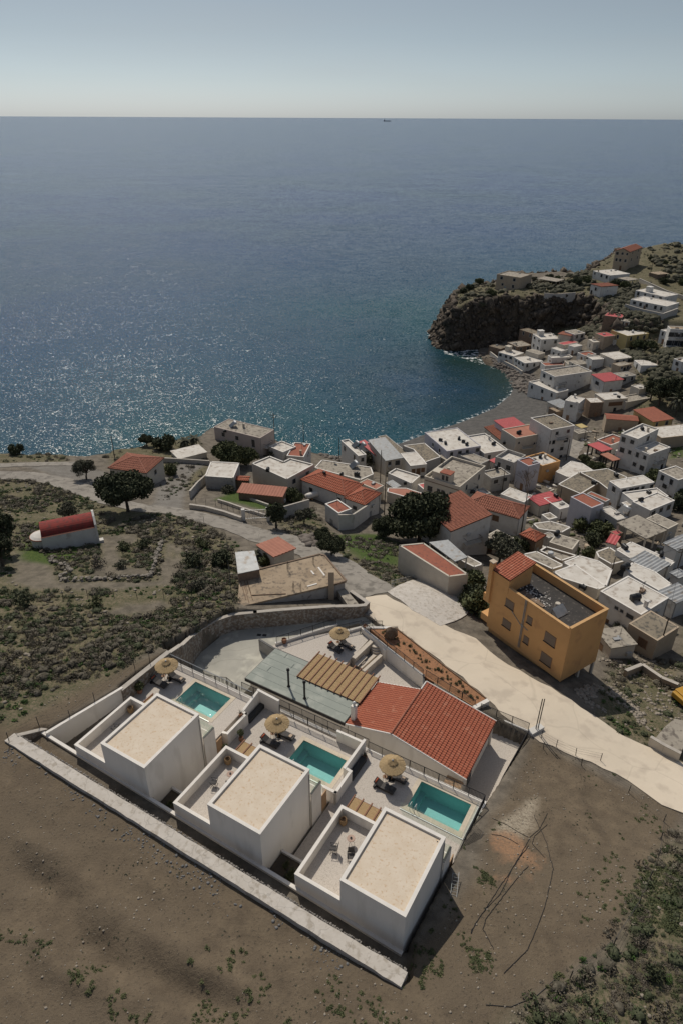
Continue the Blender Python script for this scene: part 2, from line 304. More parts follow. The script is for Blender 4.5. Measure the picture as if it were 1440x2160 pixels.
PAVE = M('pebble_paving', (.52,.47,.415), (.43,.385,.335), 9, .9, .3, 40, spot=(.30,.26,.22), spots=16, spott=.63)
COPE = M('pool_coping', (.58,.50,.39), (.50,.43,.335), 2, .8, .1, 25); add_joints(COPE, 1.6, .8, .02)
CONC = M('concrete', (.40,.38,.35), (.31,.29,.265), .7, .92, .3, 12, spot=(.22,.2,.18), spots=2.2, spott=.63)
CURB = M('curb_concrete', (.50,.46,.41), (.42,.38,.33), 1.3, .92, .3, 12, spot=(.34,.3,.25), spots=2.2, spott=.62)
GREENR = M('green_membrane_roof', (.265,.285,.25), (.235,.255,.225), .7, .8, .08, 10, spot=(.31,.325,.285), spots=.8, spott=.6)
WOOD = M('brown_timber', (.24,.115,.065), (.18,.085,.05), 4, .75, .15, 20, stretch=(1,6,6))
WOODL = M('pale_timber', (.42,.27,.15), (.34,.21,.12), 4, .75, .15, 20)
REED = M('reed_mat', (.42,.29,.155), (.32,.215,.11), 5, .95, .5, 26, stretch=(1,5,1))
STRAW = M('straw_thatch', (.42,.31,.175), (.30,.21,.11), 7, .95, .6, 24)
FABD = M('charcoal_fabric', (.045,.043,.043), (.06,.057,.055), 8, .9, .2, 60)
FABG = M('grey_fabric', (.085,.08,.077), (.065,.06,.058), 8, .9, .2, 60)
RUST = M('rust_fabric', (.36,.09,.045), (.28,.07,.035), 8, .9, .2, 60)
BEIGEF = M('beige_towel', (.46,.36,.27), None, 8, .9, .2, 60)
CLAY = M('terracotta_clay', (.30,.15,.09), (.24,.12,.07), 5, .8, .2)
BASKET = M('woven_basket', (.38,.25,.13), (.22,.14,.07), 22, .9, .6, 45)
BLACKP = M('black_plastic', (.018,.018,.02), (.03,.03,.03), 3, .45, .05)
STONE = M('rubble_masonry', (.24,.19,.145), (.13,.105,.085), 2.6, .95, .8, 5, spot=(.30,.28,.25), spots=3.2, spott=.56)
STONEC = M('wall_cap_concrete', (.42,.38,.33), (.33,.30,.26), 1.5, .92, .3, 14)
ROCKM = M('brown_rock', (.22,.15,.10), (.13,.09,.06), 2, .95, .8, 6)
SOILR = M('red_planting_soil', (.33,.165,.085), (.25,.125,.065), 1.6, .97, .7, 7, spot=(.14,.085,.05), spots=4, spott=.62)
TARM = M('black_bitumen', (.028,.026,.025), (.045,.04,.037), .8, .8, .3, 10, spot=(.16,.14,.12), spots=3, spott=.68)
BARK = M('tree_bark', (.10,.08,.06), (.06,.05,.04), 6, .95, .5, 20)
def leafmat(name, a, b, c):
    m = M(name, a, b, 1.1, .9, .9, 9, spot=c, spots=2.2, spott=.56); return m
LF = {'dark': leafmat('dark_foliage', (.048,.056,.028), (.030,.036,.019), (.080,.085,.042)), 'mid': leafmat('green_foliage', (.075,.085,.036), (.048,.058,.026), (.11,.115,.052)),
      'olive': leafmat('olive_foliage', (.085,.085,.055), (.055,.055,.035), (.12,.115,.08)), 'grey': leafmat('dry_foliage', (.12,.10,.075), (.08,.065,.05), (.15,.13,.10)),
      'lush': leafmat('lush_foliage', (.045,.085,.02), (.03,.055,.015), (.07,.11,.03))}
# ------------------------------------------------------------ ground zones
Z0 = lambda l: [(0, *p) for p in l]
SOIL = zone(Z0([(-60,1500),(30,1535),(150,1462),(230,1425),(300,1400),(352,1385),(100,1560),(850,2075),(1000,1850),(1090,1640),(1130,1560),(1200,1595),(1440,1705),(1440,1745),(1390,1800),(1310,1990),(1220,2060),(1090,2140),(1000,2250),(-60,2250)]))
SCRUB = [zone(Z0(l)) for l in [
  [(-60,1016),(80,1018),(160,1035),(215,1072),(300,1082),(420,1098),(500,1150),(505,1290),(430,1310),(370,1375),(230,1425),(30,1535),(-60,1500)],
  [(560,1098),(640,1060),(700,1125),(850,1150),(860,1175),(970,1240),(850,1240),(760,1200),(690,1165)],
  [(1445,1745),(1390,1800),(1310,1990),(1220,2060),(1090,2140),(1000,2250),(1500,2250)],
  [(-60,960),(150,962),(140,982),(-60,985)], [(220,950),(420,930),(440,1010),(330,1070),(330,990),(230,985)],
  [(1300,1390),(1440,1390),(1440,1600),(1330,1560),(1250,1500),(1290,1440)], [(1060,612),(1250,560),(1300,515),(1440,508),(1440,690),(1290,680),(1060,640)], [(930,655),(1000,600),(1060,590),(1060,640),(960,670)],
  [(1290,690),(1440,690),(1440,880),(1340,860),(1340,760)],[(1450,500),(1750,500),(1750,1000),(1450,1000)],[(1450,1000),(1750,1000),(1900,1500),(1650,1680),(1450,1560)],[(1450,1790),(1700,1850),(1900,2200),(1450,2200)]]]
LUSH = [zone([('A',*p) for p in l]) for l in [[(300,780),(700,830),(740,900),(590,930),(210,850)]]] + [zone([('B',*p) for p in [(330,1000),(480,1060),(520,1200),(400,1260),(200,1180),(60,1000)]]), zone(Z0([(60,1110),(110,1100),(210,1160),(120,1200),(40,1190)])), zone([('C',1340,290),('C',1440,230),('C',1440,380),('C',1330,400)])]
GRAVEL = [zone(Z0([(60,992),(160,985),(225,1000),(215,1060),(140,1022)])), zone(Z0([(330,1020),(400,960),(440,975),(400,1010),(385,1075),(320,1072)]))]
BEACH = zone(Z0([(800,955),(905,918),(985,888),(1045,860),(1078,830),(1085,795),(1060,770),(1090,755),(1140,800),(1160,850),(1145,885),(1060,895),(960,935),(880,960),(760,985)]))
PALE = [zone([('h',1130,1180),('h',1250,1130),('h',1120,1450),('h',900,1560),('h',780,1560),('h',980,1380)])]
REDP = [zone([('h',750,1620),('h',1000,1640),('h',1150,1850),('h',1080,2000),('h',820,1950),('h',740,1800)])]
# ruts and furrows of the bare field
soil_w = sstep((sdist(GX, GY, SOIL) - 1.5) / 3)
def track(pts, w, dpt, rim):
    P_ = [hit(x, y)[:2] for x, y in pts]; best = np.full(GX.shape, 1e9)
    for a_, b_ in zip(P_[:-1], P_[1:]):
        d_ = b_ - a_; t_ = np.clip(((GX - a_[0])*d_[0] + (GY - a_[1])*d_[1])/(d_ @ d_), 0, 1); best = np.minimum(best, np.hypot(GX - a_[0] - t_*d_[0], GY - a_[1] - t_*d_[1]))
    best = best + .8*fbm(GX, GY, 3, 3)
    return -dpt*np.exp(-(best/w)**2) + rim*np.exp(-((best - 2.1*w)/w)**2)
rel = track([(-40,1800),(100,1870),(170,1950),(230,2010),(330,2060),(430,2120),(520,2190)], .95, .55, .38) + track([(-40,1900),(120,1960),(240,2060),(300,2180)], .7, .26, .2) + track([(900,2180),(1050,2100),(1180,2010),(1260,1900),(1300,1780),(1250,1660)], .6, .10, .1) + track([(980,2170),(1110,2080),(1250,1960),(1330,1830)], .4, .08, .06)
rel = rel + .55*fbm(GX*.55 + GY*.3, GY*1.1, 3.2, 4) * 1.0 + .10*fbm(GX, GY, .9, 3)
GZ += rel * soil_w
nz1 = fbm(GX, GY, 6, 4); nz2 = fbm(GX + 90, GY, 2.2, 4)
def zw(P, soft=1.5, wob=3.0): return sstep((sdist(GX, GY, P) + wob * nz1 + soft) / (2 * soft))
gyz, gxz = np.gradient(GZ, AY, AX); slope = np.hypot(gxz, gyz)
d_sh, s_sh = sdist(GX, GY, SP, SL)
za = np.zeros(GX.shape + (4,), np.float32); zb = np.zeros_like(za); za[..., 3] = 1; zb[..., 3] = 1
za[..., 0] = zw(SOIL, .8, 2)
za[..., 1] = np.max([zw(p, 1.2, 2.5) for p in SCRUB], 0)
rock = sstep((slope - .75) / .5) * (1 - sstep((GY < 90) * 1.0)); rock = np.maximum(rock, np.where((s_sh > .8) & (d_sh < 6), sstep((7 - d_sh) / 4), 0)); za[..., 2] = rock
BARE = [zone([('Z',*p) for p in l]) for l in [[(90,930),(230,920),(300,960),(370,1105),(900,1100),(985,1090),(1000,860),(1060,860),(1060,1120),(600,1150),(200,1150),(60,1100)],[(610,890),(730,885),(770,1010),(600,1000)],[(600,830),(850,800),(850,850),(700,900),(610,900)],[(1050,880),(1120,880),(1100,1060),(1040,1060)],[(620,1300),(780,1230),(1000,1200),(1060,1240),(900,1300)],[(560,1000),(900,1030),(900,1060),(560,1070)]]]
za[..., 1] *= 1 - .85*np.max([zw(p, .8, 2) for p in BARE], 0)
zb[..., 0] = np.max([zw(p, .8, 1.5) for p in GRAVEL], 0)
zb[..., 1] = np.maximum(zw(BEACH, 1.5, 1.5), sstep((1.6 - GZ) / .8) * (s_sh < .6))
zb[..., 2] = np.max([zw(p, 1, 2.5) for p in LUSH], 0)
zc = np.zeros_like(za); zc[..., 3] = 1; zc[..., 0] = np.max([zw(p, .6, 2.5) for p in PALE], 0); zc[..., 1] = .75*np.max([sstep((sdist(GX, GY, p) + 6*nz2 + 2*nz1 + .4) / 1.1) for p in REDP], 0)
ny, nx = GX.shape; idx = np.arange(nx * ny).reshape(ny, nx)
# fine relief added near the camera after zones are known
gme = mesh_np('ground', np.stack([GX, GY, GZ], -1).reshape(-1, 3), np.stack([idx[:-1, :-1], idx[:-1, 1:], idx[1:, 1:], idx[1:, :-1]], -1).reshape(-1, 4))
for nm, arr in (('za', za), ('zb', zb), ('zc', zc)):
    at = gme.color_attributes.new(nm, 'FLOAT_COLOR', 'POINT'); at.data.foreach_set('color', arr.reshape(-1))
gme.shade_smooth()
gm = bpy.data.materials.new('ground'); gm.use_nodes = True; t = gm.node_tree; N = t.nodes; L = t.links; pb = N['Principled BSDF']; pb.inputs['Roughness'].default_value = .96; pb.inputs['Specular IOR Level'].default_value = .15
tcn = N.new('ShaderNodeTexCoord')
def noise(s, d=6, r=.6, vec=None):
    n = N.new('ShaderNodeTexNoise'); n.inputs['Scale'].default_value = s; n.inputs['Detail'].default_value = d; n.inputs['Roughness'].default_value = r; L.new(vec or tcn.outputs['Object'], n.inputs['Vector']); return n.outputs['Fac']
def mr(x, a, b):
    r = N.new('ShaderNodeMapRange'); r.inputs['From Min'].default_value = a; r.inputs['From Max'].default_value = b; L.new(x, r.inputs[0]); return r.outputs[0]
def mixc(f, a, b):
    m = N.new('ShaderNodeMix'); m.data_type = 'RGBA'
    L.new(f, m.inputs['Factor']) if not isinstance(f, float) else setattr(m.inputs['Factor'], 'default_value', f)
    for s, x in (('A', a), ('B', b)):
        L.new(x, m.inputs[s]) if not isinstance(x, tuple) else setattr(m.inputs[s], 'default_value', (*x, 1))
    return m.outputs['Result']
def attr(nm):
    a = N.new('ShaderNodeVertexColor'); a.layer_name = nm; s = N.new('ShaderNodeSeparateColor'); L.new(a.outputs[0], s.inputs[0]); return s.outputs
A1, A2, A3 = attr('za'), attr('zb'), attr('zc')
nb, nm_, nf, nff = noise(.12), noise(.7), noise(4.5, 5, .7), noise(22, 3, .7)
vil = mixc(mr(nm_, .38, .62), (.175,.150,.118), (.105,.09,.072)); vil = mixc(mr(nf, .6, .7), vil, (.07,.062,.05))
soil = mixc(mr(nm_, .35, .65), (.155,.120,.081), (.105,.081,.056)); soil = mixc(mr(nb, .42, .62), soil, (.125,.098,.068)); soil = mixc(mr(noise(.32, 9, .75), .53, .62), soil, (.118,.092,.064)); soil = mixc(mr(nf, .56, .66), soil, (.075,.06,.044)); soil = mixc(mr(nff, .66, .70), soil, (.27,.235,.19))
scr = mixc(mr(nm_, .36, .6), (.185,.148,.100), (.115,.10,.06)); scr = mixc(mr(nf, .46, .6), scr, (.065,.072,.034)); scr = mixc(mr(nff, .66, .70), scr, (.26,.235,.2))
mpn = N.new('ShaderNodeMapping'); mpn.inputs['Scale'].default_value = (1, 1, .35); L.new(tcn.outputs['Object'], mpn.inputs[0])
nr = noise(.35, 8, .7, mpn.outputs[0])
roc = mixc(mr(nr, .36, .62), (.045,.037,.03), (.125,.098,.072)); roc = mixc(mr(nm_, .58, .7), roc, (.065,.065,.035))
bea = mixc(mr(nm_, .35, .65), (.115,.108,.10), (.075,.072,.068)); gra = mixc(mr(nm_, .3, .7), (.20,.185,.165), (.145,.132,.115))
lus = mixc(mr(nf, .42, .6), (.035,.065,.015), (.085,.11,.03))
cc = mixc(A1[0], vil, soil); cc = mixc(A1[1], cc, scr); cc = mixc(A2[0], cc, gra); cc = mixc(A2[2], cc, lus); cc = mixc(A3[0], cc, mixc(mr(nf, .42, .6), (.34,.29,.22), (.2,.165,.12))); cc = mixc(A3[1], cc, mixc(mr(nf, .4, .62), (.34,.19,.105), (.22,.14,.09)))
cc = mixc(A1[2], cc, roc); cc = mixc(A2[1], cc, bea); L.new(cc, pb.inputs['Base Color'])
bp1 = N.new('ShaderNodeBump'); bp1.inputs['Strength'].default_value = .9; bp1.inputs['Distance'].default_value = .10; L.new(nf, bp1.inputs['Height'])
bp2 = N.new('ShaderNodeBump'); bp2.inputs['Strength'].default_value = .7; bp2.inputs['Distance'].default_value = .03; L.new(nff, bp2.inputs['Height']); L.new(bp1.outputs[0], bp2.inputs['Normal'])
bp3 = N.new('ShaderNodeBump'); bp3.inputs['Distance'].default_value = 1.5; L.new(nr, bp3.inputs['Height']); L.new(A1[2], bp3.inputs['Strength']); L.new(bp2.outputs[0], bp3.inputs['Normal'])
L.new(bp3.outputs[0], pb.inputs['Normal'])
ground = part('ground', gme, gm); kind(ground, 'structure')
# ------------------------------------------------------------ sea
KW1, KW2, KW3 = 2.0, .36, .12
SX = axis([(-90000,-3000,30000,600),(-3000,-300,300,20),(-300,330,4,4),(330,3000,20,300),(3000,90000,600,30000)])
SY = axis([(60,120,20,6),(120,340,1.6,2.0),(340,700,4,10),(700,4000,20,300),(4000,120000,800,30000)])
XX, YY = np.meshgrid(SX, SY); dsea = -sdist(XX, YY, SP)
SZ = np.where((np.abs(XX) < 320) & (YY < 600), .10 * fbm(XX, YY, 5, 3), 0)
n2, n1 = XX.shape; ii = np.arange(n1 * n2).reshape(n2, n1)
sme = mesh_np('sea', np.stack([XX, YY, SZ], -1).reshape(-1, 3), np.stack([ii[:-1, :-1], ii[:-1, 1:], ii[1:, 1:], ii[1:, :-1]], -1).reshape(-1, 4)); sme.shade_smooth()
bx, by = W(1000, 800, 0); cove = np.exp(-((XX - bx) ** 2 + (YY - by) ** 2) / (2 * 34 ** 2))
sa = np.zeros(XX.shape + (4,), np.float32); sa[..., 0] = np.clip(np.exp(-np.maximum(dsea, 0) / 95), 0, 1); sa[..., 1] = np.clip(cove, 0, 1); sa[..., 2] = np.clip(np.exp(-np.maximum(dsea, 0) / 1.5), 0, 1); sa[..., 3] = 1
at = sme.color_attributes.new('sh', 'FLOAT_COLOR', 'POINT'); at.data.foreach_set('color', sa.reshape(-1))
sm = bpy.data.materials.new('sea_water'); sm.use_nodes = True; t = sm.node_tree; N = t.nodes; L = t.links; pb = N['Principled BSDF']
pb.inputs['IOR'].default_value = 1.33; pb.inputs['Roughness'].default_value = .17; pb.inputs['Specular IOR Level'].default_value = .21
tcn = N.new('ShaderNodeTexCoord'); S1 = attr('sh')
c = mixc(mr(S1[0], 0, .75), (.002,.030,.104), (.002,.056,.064)); c = mixc(mr(S1[1], .18, .85), c, (.020,.036,.014)); c = mixc(mr(noise(.006, 5), .4, .65), c, (.012,.044,.082))
nfo = noise(.55, 6, .7); 
fa = N.new('ShaderNodeMath'); fa.operation = 'MULTIPLY'; L.new(S1[2], fa.inputs[0]); L.new(mr(nfo, .46, .64), fa.inputs[1])
fb = mr(fa.outputs[0], .25, .6); c = mixc(fb, c, (.62,.63,.62)); L.new(c, pb.inputs['Base Color'])
L.new(mixc(fb, (.16,.16,.16), (.8,.8,.8)), pb.inputs['Roughness'])
m1 = N.new('ShaderNodeMapping'); m1.inputs['Rotation'].default_value = (0, 0, .25); m1.inputs['Scale'].default_value = (.6, 1.0, 1); L.new(tcn.outputs['Object'], m1.inputs[0])
def slope_noise(s, k, d, r=.6):   # facet slopes of the wind waves taken straight from a vector noise
    n = N.new('ShaderNodeTexNoise'); n.inputs['Scale'].default_value = s; n.inputs['Detail'].default_value = d; n.inputs['Roughness'].default_value = r; L.new(m1.outputs[0], n.inputs['Vector'])
    a_ = N.new('ShaderNodeVectorMath'); a_.operation = 'SUBTRACT'; a_.inputs[1].default_value = (.5, .5, .5); L.new(n.outputs['Color'], a_.inputs[0])
    b_ = N.new('ShaderNodeVectorMath'); b_.operation = 'MULTIPLY'; b_.inputs[1].default_value = (k, k, 0); L.new(a_.outputs[0], b_.inputs[0]); return b_.outputs[0]
def vadd(a, b):
    v = N.new('ShaderNodeVectorMath'); v.operation = 'ADD'; L.new(a, v.inputs[0])
    if isinstance(b, tuple): v.inputs[1].default_value = b
    else: L.new(b, v.inputs[1])
    return v.outputs[0]
nn_ = vadd(vadd(vadd(slope_noise(2.3, KW1, 3, .7), slope_noise(.22, KW2, 3)), slope_noise(.03, KW3, 2)), (0, 0, 1))
nm2 = N.new('ShaderNodeVectorMath'); nm2.operation = 'NORMALIZE'; L.new(nn_, nm2.inputs[0]); L.new(nm2.outputs[0], pb.inputs['Normal'])
kind(part('sea', sme, sm), 'structure')
# ------------------------------------------------------------ draped roads
def drape(name, P, mat, lift=.05, step=1.0, skirt=True):
    bm = bmesh.new(); vs = [bm.verts.new((x, y, 0)) for x, y in P]; bm.faces.new(vs); bmesh.ops.triangulate(bm, faces=bm.faces[:])
    xs = [p[0] for p in P]; ys = [p[1] for p in P]
    for ax, lo, hi in ((0, min(xs), max(xs)), (1, min(ys), max(ys))):
        v = lo + step
        while v < hi:
            pl = [0, 0, 0]; pl[ax] = v; nn = [0, 0, 0]; nn[ax] = 1
            bmesh.ops.bisect_plane(bm, geom=bm.verts[:] + bm.edges[:] + bm.faces[:], plane_co=pl, plane_no=nn, dist=1e-5); v += step
    co_ = np.array([v.co[:2] for v in bm.verts]); zz = gz(co_[:, 0], co_[:, 1])
    for dx, dy in ((.4, 0), (-.4, 0), (0, .4), (0, -.4)): zz = np.maximum(zz, gz(co_[:, 0] + dx, co_[:, 1] + dy) - .06)
    for v, z in zip(bm.verts, zz): v.co.z = z + lift
    bm.normal_update()
    for f in bm.faces:
        if f.normal.z < 0: f.normal_flip()
    if skirt:
        be = [e for e in bm.edges if e.is_boundary]; r = bmesh.ops.extrude_edge_only(bm, edges=be)
        for v in r['geom']:
            if isinstance(v, bmesh.types.BMVert): v.co.z -= lift + .5
    me = bpy.data.meshes.new(name); bm.to_mesh(me); bm.free(); return part(name, me, mat)
def wobble(P, s=.25, st=1.2):
    out = []
    for i in range(len(P)):
        a = np.array(P[i]); b = np.array(P[(i+1) % len(P)]); n = max(1, int(np.hypot(*(b - a)) / st)); d = (b - a) / max(np.hypot(*(b-a)), 1e-6); nn = np.array([-d[1], d[0]])
        for k in range(n): out.append(tuple(a + (b - a) * k / n + nn * random.uniform(-s, s) * (k > 0)))
    return out
ROADC = M('pale_concrete_road', (.575,.495,.39), (.53,.455,.355), .22, .94, .25, 10, spot=(.47,.40,.315), spots=.5, spott=.61, detail=10)
ROADG = M('grey_concrete_road', (.27,.245,.21), (.20,.18,.155), .35, .94, .3, 10, spot=(.15,.135,.115), spots=.8, spott=.6, detail=9)
rc = [tuple(hit(x, y)[:2]) for x, y in [(772,1262),(778,1295),(800,1318),(870,1345),(930,1390),(1010,1455),(1060,1505),(1112,1540),(1142,1562),(1250,1602),(1330,1642),(1400,1692),(1455,1712),(1600,1770),(1600,1680),(1455,1610),(1400,1580),(1340,1557),(1290,1530),(1250,1503),(1185,1462),(1100,1412),(1050,1385),(1005,1345),(940,1318),(870,1285),(815,1256)]]
kind(drape('concrete_road', wobble(rc), ROADC, .08), 'structure')
def strip(cl):
    C = [hit(x, y)[:2] for x, y, w in cl]; Ls, Rs = [], []
    for i in range(len(C)):
        tg = C[min(i+1, len(C)-1)] - C[max(i-1, 0)]; tg = tg / np.hypot(*tg); n = np.array([-tg[1], tg[0]]) * cl[i][2] / 2
        Ls.append(tuple(C[i] + n)); Rs.append(tuple(C[i] - n))
    return Ls + Rs[::-1]
kind(drape('hillside_road', wobble(strip([(-60,1007,4.5),(60,1010,4.5),(130,1022,5),(190,1045,5),(240,1064,4.2),(300,1076,4.2),(370,1081,4.2),(430,1095,4.5),(490,1110,4.8),(545,1130,5.5),(610,1143,6.5),(670,1165,7),(720,1200,7),(760,1232,7),(793,1256,7.5)])), ROADG, .06), 'structure')
kind(drape('side_track', wobble(strip([(-60,992,3),(40,988,3),(120,985,3),(190,983,3)])), ROADG, .06), 'structure')
kind(drape('village_street', wobble(strip([(1165,1000,4),(1195,965,4),(1212,935,4.5),(1205,905,5),(1180,885,5)])), ROADG, .06), 'structure')
kind(drape('entrance_ramp', wobble([tuple(hit(x, y)[:2]) for x, y in [(768,1262),(778,1262),(790,1300),(812,1325),(835,1335),(815,1345),(770,1300)]]), ROADG, .05), 'structure')
kind(drape('driveway_apron', wobble([tuple(hit(x, y)[:2]) for x, y in [(818,1250),(870,1225),(905,1220),(925,1222),(990,1290),(972,1305),(930,1320),(870,1288)]], .15), CURB, .10), 'structure')
# ------------------------------------------------------------ compound slabs (compound frame)
CZ = lambda u, v, z: (*cw(u, v), z)
def slab(name, P, z0, z1, mat): return kind(part(name, MB().prism(cpoly(P), z0, z1), mat), 'structure')
DRIVE = M('driveway_concrete', (.40,.38,.325), (.29,.28,.245), .22, .85, .2, 9, spot=(.47,.45,.38), spots=.45, spott=.58, detail=8)
slab('driveway', [(-36.6,16.2),(-36.7,20),(-36.5,25.9),(-32.3,30.8),(-26.4,34.9),(-23.4,37.5),(-21.2,37.9),(-18.0,36.6),(-20.9,35.0),(-23.2,35.6),(-29.8,27.0),(-28.2,24.4),(-28.2,18.6),(-26.2,17.4),(-26.2,16.3)], 26.5, 28.62, DRIVE)
slab('upper_terrace_floor', [(-29.7,26.9),(-22.6,35.1),(-20.5,33.9),(-20.7,29.4),(-20.9,24.9),(-28.0,24.6),(-30.5,25.2)], 26.6, 28.8, PAVE)
slab('courtyard_floor', [(-20.85,24.5),(-20.6,29.4),(-20.4,34.0),(-12,30.1),(-10.4,27.9),(-10.4,24.5)], 26.6, 27.6, PAVE)
slab('side_terrace_floor', [(-11,16.4),(-10.4,28.2),(-2.6,28.9),(0.45,28.7),(0.15,16.4)], 26.4, 27.55, PAVE)
slab('back_lane', [(-28.2,16.3),(-11,16.3),(-11,18.9),(-28.2,18.9)], 26.4, 27.7, ROADG)
D1, D2, D3 = 33.2, 32.0, 32.0
P3 = (-5.45, -0.7, 12.4, 15.4); P2 = (-17.15, -12.4, 10.95, 13.95); P1 = (-30.4, -25.8, 10.75, 13.8)
def deck(name, u0, u1, v0, v1, z0, z, pool, mat=PAVE, m=.42):
    a, b, c_, d = pool[0] - m, pool[1] + m, pool[2] - m, pool[3] + m; b = min(b, u1); d = min(d, v1)
    mb = MB()
    for x0, x1, y0, y1 in ((u0, a, v0, v1), (b, u1, v0, v1), (a, b, v0, c_), (a, b, d, v1)):
        if x1 - x0 > .01 and y1 - y0 > .01: mb.add([(*cw(x, y), zz) for zz in (z0, z) for x, y in ((x0,y0),(x1,y0),(x1,y1),(x0,y1))], [(0,3,2,1),(4,5,6,7),(0,1,5,4),(1,2,6,5),(2,3,7,6),(3,0,4,7)])
    return kind(part(name, mb, mat), 'structure')
deck('pool_deck', -35.4, -23.75, 8.2, 14.75, 30.4, D1, P1)
deck('pool_deck', -23.5, -11.6, 2.5, 15.6, 29.4, D2, P2)
deck('pool_deck', -11.4, 0.18, 2.5, 16.1, 29.4, D3, P3)
slab('passage_floor', [(-23.04,2.5),(-20.3,2.5),(-20.3,9.7),(-23.04,9.7)], 31.2, D2 + .004, PAVE)
# retaining faces of the terraces
def cwall(name, label, pts, th, z0, mat, cap=None, cat='wall', capw=0, group=None):   # pts (u,v,ztop)
    o = thing(name, label, cat, CZ(pts[0][0], pts[0][1], z0), 0, group); org = np.array([*cw(pts[0][0], pts[0][1]), z0])
    mb, mc = MB(), MB()
    for p, r in zip(pts[:-1], pts[1:]):
        a = cw(p[0], p[1]) - org[:2]; b = cw(r[0], r[1]) - org[:2]; d = (b - a) / np.hypot(*(b - a))
        b2 = b + d * th * .5; a2 = a - d * th * .5
        mb.obox(a2, b2, th, 0, p[2] - z0, r[2] - z0)
        if cap:
            o2 = len(mc.v); mc.obox(a2 - d * .03, b2 + d * .03, th + capw, p[2] - z0, p[2] - z0 + .07, r[2] - z0 + .07)
            mc.v[o2+1] = (*mc.v[o2+1][:2], r[2] - z0); mc.v[o2+2] = (*mc.v[o2+2][:2], r[2] - z0)
    part('wall_body', mb, mat, o)
    if cap: part('coping', mc, cap, o)
    return o
cwall('retaining_wall', 'long stepped white retaining wall carrying the three pool terraces above the lower tiled house', [(-23.6,15.95,31.95),(0.1,16.2,31.9)], .3, 27, WHITE2, CAPW, capw=.06)
cwall('retaining_wall', 'white retaining wall under the back edge of the far left pool terrace above the driveway', [(-34.9,14.9,33.15),(-23.8,14.9,33.15)], .25, 28, WHITE2, CAPW, capw=.06)
cwall('retaining_wall', 'white end wall between the raised far left pool patio and the sunken middle terrace', [(-23.6,9.9,33.22),(-23.1,9.9,33.42),(-23.05,12.75,33.42),(-23.55,12.8,33.42),(-23.55,15.5,34.0),(-21.2,15.5,33.8)], .22, 31, WHITE2, CAPW, capw=.04)
cwall('retaining_wall', 'white stepped dividing wall between the middle pool and the nearest terrace', [(-12.1,9.5,33.4),(-10.95,9.5,33.4),(-10.95,12.05,33.4),(-11.55,12.1,33.5),(-11.5,15.6,33.6)], .22, 31, WHITE2, CAPW, capw=.04)
cwall('garden_wall', 'white wall section behind the middle pool at the right end of its white-lit railing', [(-14.3,15.55,33.3),(-11.7,15.6,33.3)], .2, 31.2, WHITE2, CAPW, capw=.05)
cwall('garden_wall', 'tall tapering white wall running back from the left end of the concrete kerb', [(*TW0,35.9),(*TW1,35.1)], .24, 32.6, WHITE2, CAPW, capw=.04)
cwall('stone_wall', 'straight rubble stone wall with concrete coping behind the far left sun loungers', [(TW1[0]+.05,TW1[1]+.1,35.05),(-34.95,14.7,34.35)], .45, 31.5, STONE, STONEC, capw=.1)
cwall('stone_wall', 'long curved rubble stone wall with concrete coping sweeping round the driveway', [(-34.95,14.9,34.3),(-35.4,17.0,33.4),(-36.6,20.0,32.0),(-37.05,22.2,31.4),(-36.9,24.6,31.1),(-35.9,26.6,31.0),(-33.8,28.4,31.0),(-31.2,30.5,31.0),(-28.8,32.5,30.9),(-26.2,34.6,30.8),(-24.3,36.2,30.5),(-23.3,37.3,30.3),(-23.3,38.1,30.2),(-24.2,38.5,30.1),(-26.3,39.3,30.0)], .4, 28, STONE, STONEC, capw=.1)
cwall('low_wall', 'short rough stone wall at the left end of the long concrete kerb', [(-36.9,-1.6,36.5),(-36.3,.3,35.6)], .4, 34, STONE, STONEC)
cwall('low_wall', 'white plinth ledge joining the fronts of the three white villas', [(-36.5,.0,35.62),(-.1,-.12,34.86)], .24, 33.6, WHITE2, CAPW, capw=.04)
kb = thing('concrete_kerb', 'long broad pale concrete kerb strip running diagonally along the front of the villas', 'kerb', CZ(-37.4, -2.5, 34.6))
mb = MB(); K = np.array([*cw(-37.4, -2.5)]); nseg = 60; top = []
for i in range(nseg + 1):
    u = -37.45 + 38.6 * i / nseg
    for v in (-2.75 + random.uniform(-.03, .03), -1.75 + random.uniform(-.03, .03)):
        p = cw(u, v) - K; top.append(p)
vs = [(*p, -.6) for p in top] + [(*p, 1.9) for p in top]; n_ = len(top); fs = []
for i in range(nseg):
    a_, b_, c_, d_ = 2*i, 2*i+1, 2*i+3, 2*i+2
    fs += [(n_+a_, n_+d_, n_+c_, n_+b_), (a_, d_, n_+d_, n_+a_), (b_, n_+b_, n_+c_, c_)]
fs += [(0, n_, n_+1, 1), (2*nseg, 2*nseg+1, n_+2*nseg+1, n_+2*nseg)]
mb.add(vs, fs); part('kerb_slab', mb, CURB, kb)
mb = MB()
for i in range(800):
    u = random.uniform(-37.3, 1.0); p = cw(u, -1.66 + random.uniform(-.06, .06)) - K; mb.ico((p[0], p[1], 1.82 + random.uniform(-.05, .08)), random.uniform(.035, .085), 1, .3, .7)
part('stone_edging', mb, M('pale_edging_stone', (.26,.235,.21), (.17,.155,.14), 4, .9, .3), kb)
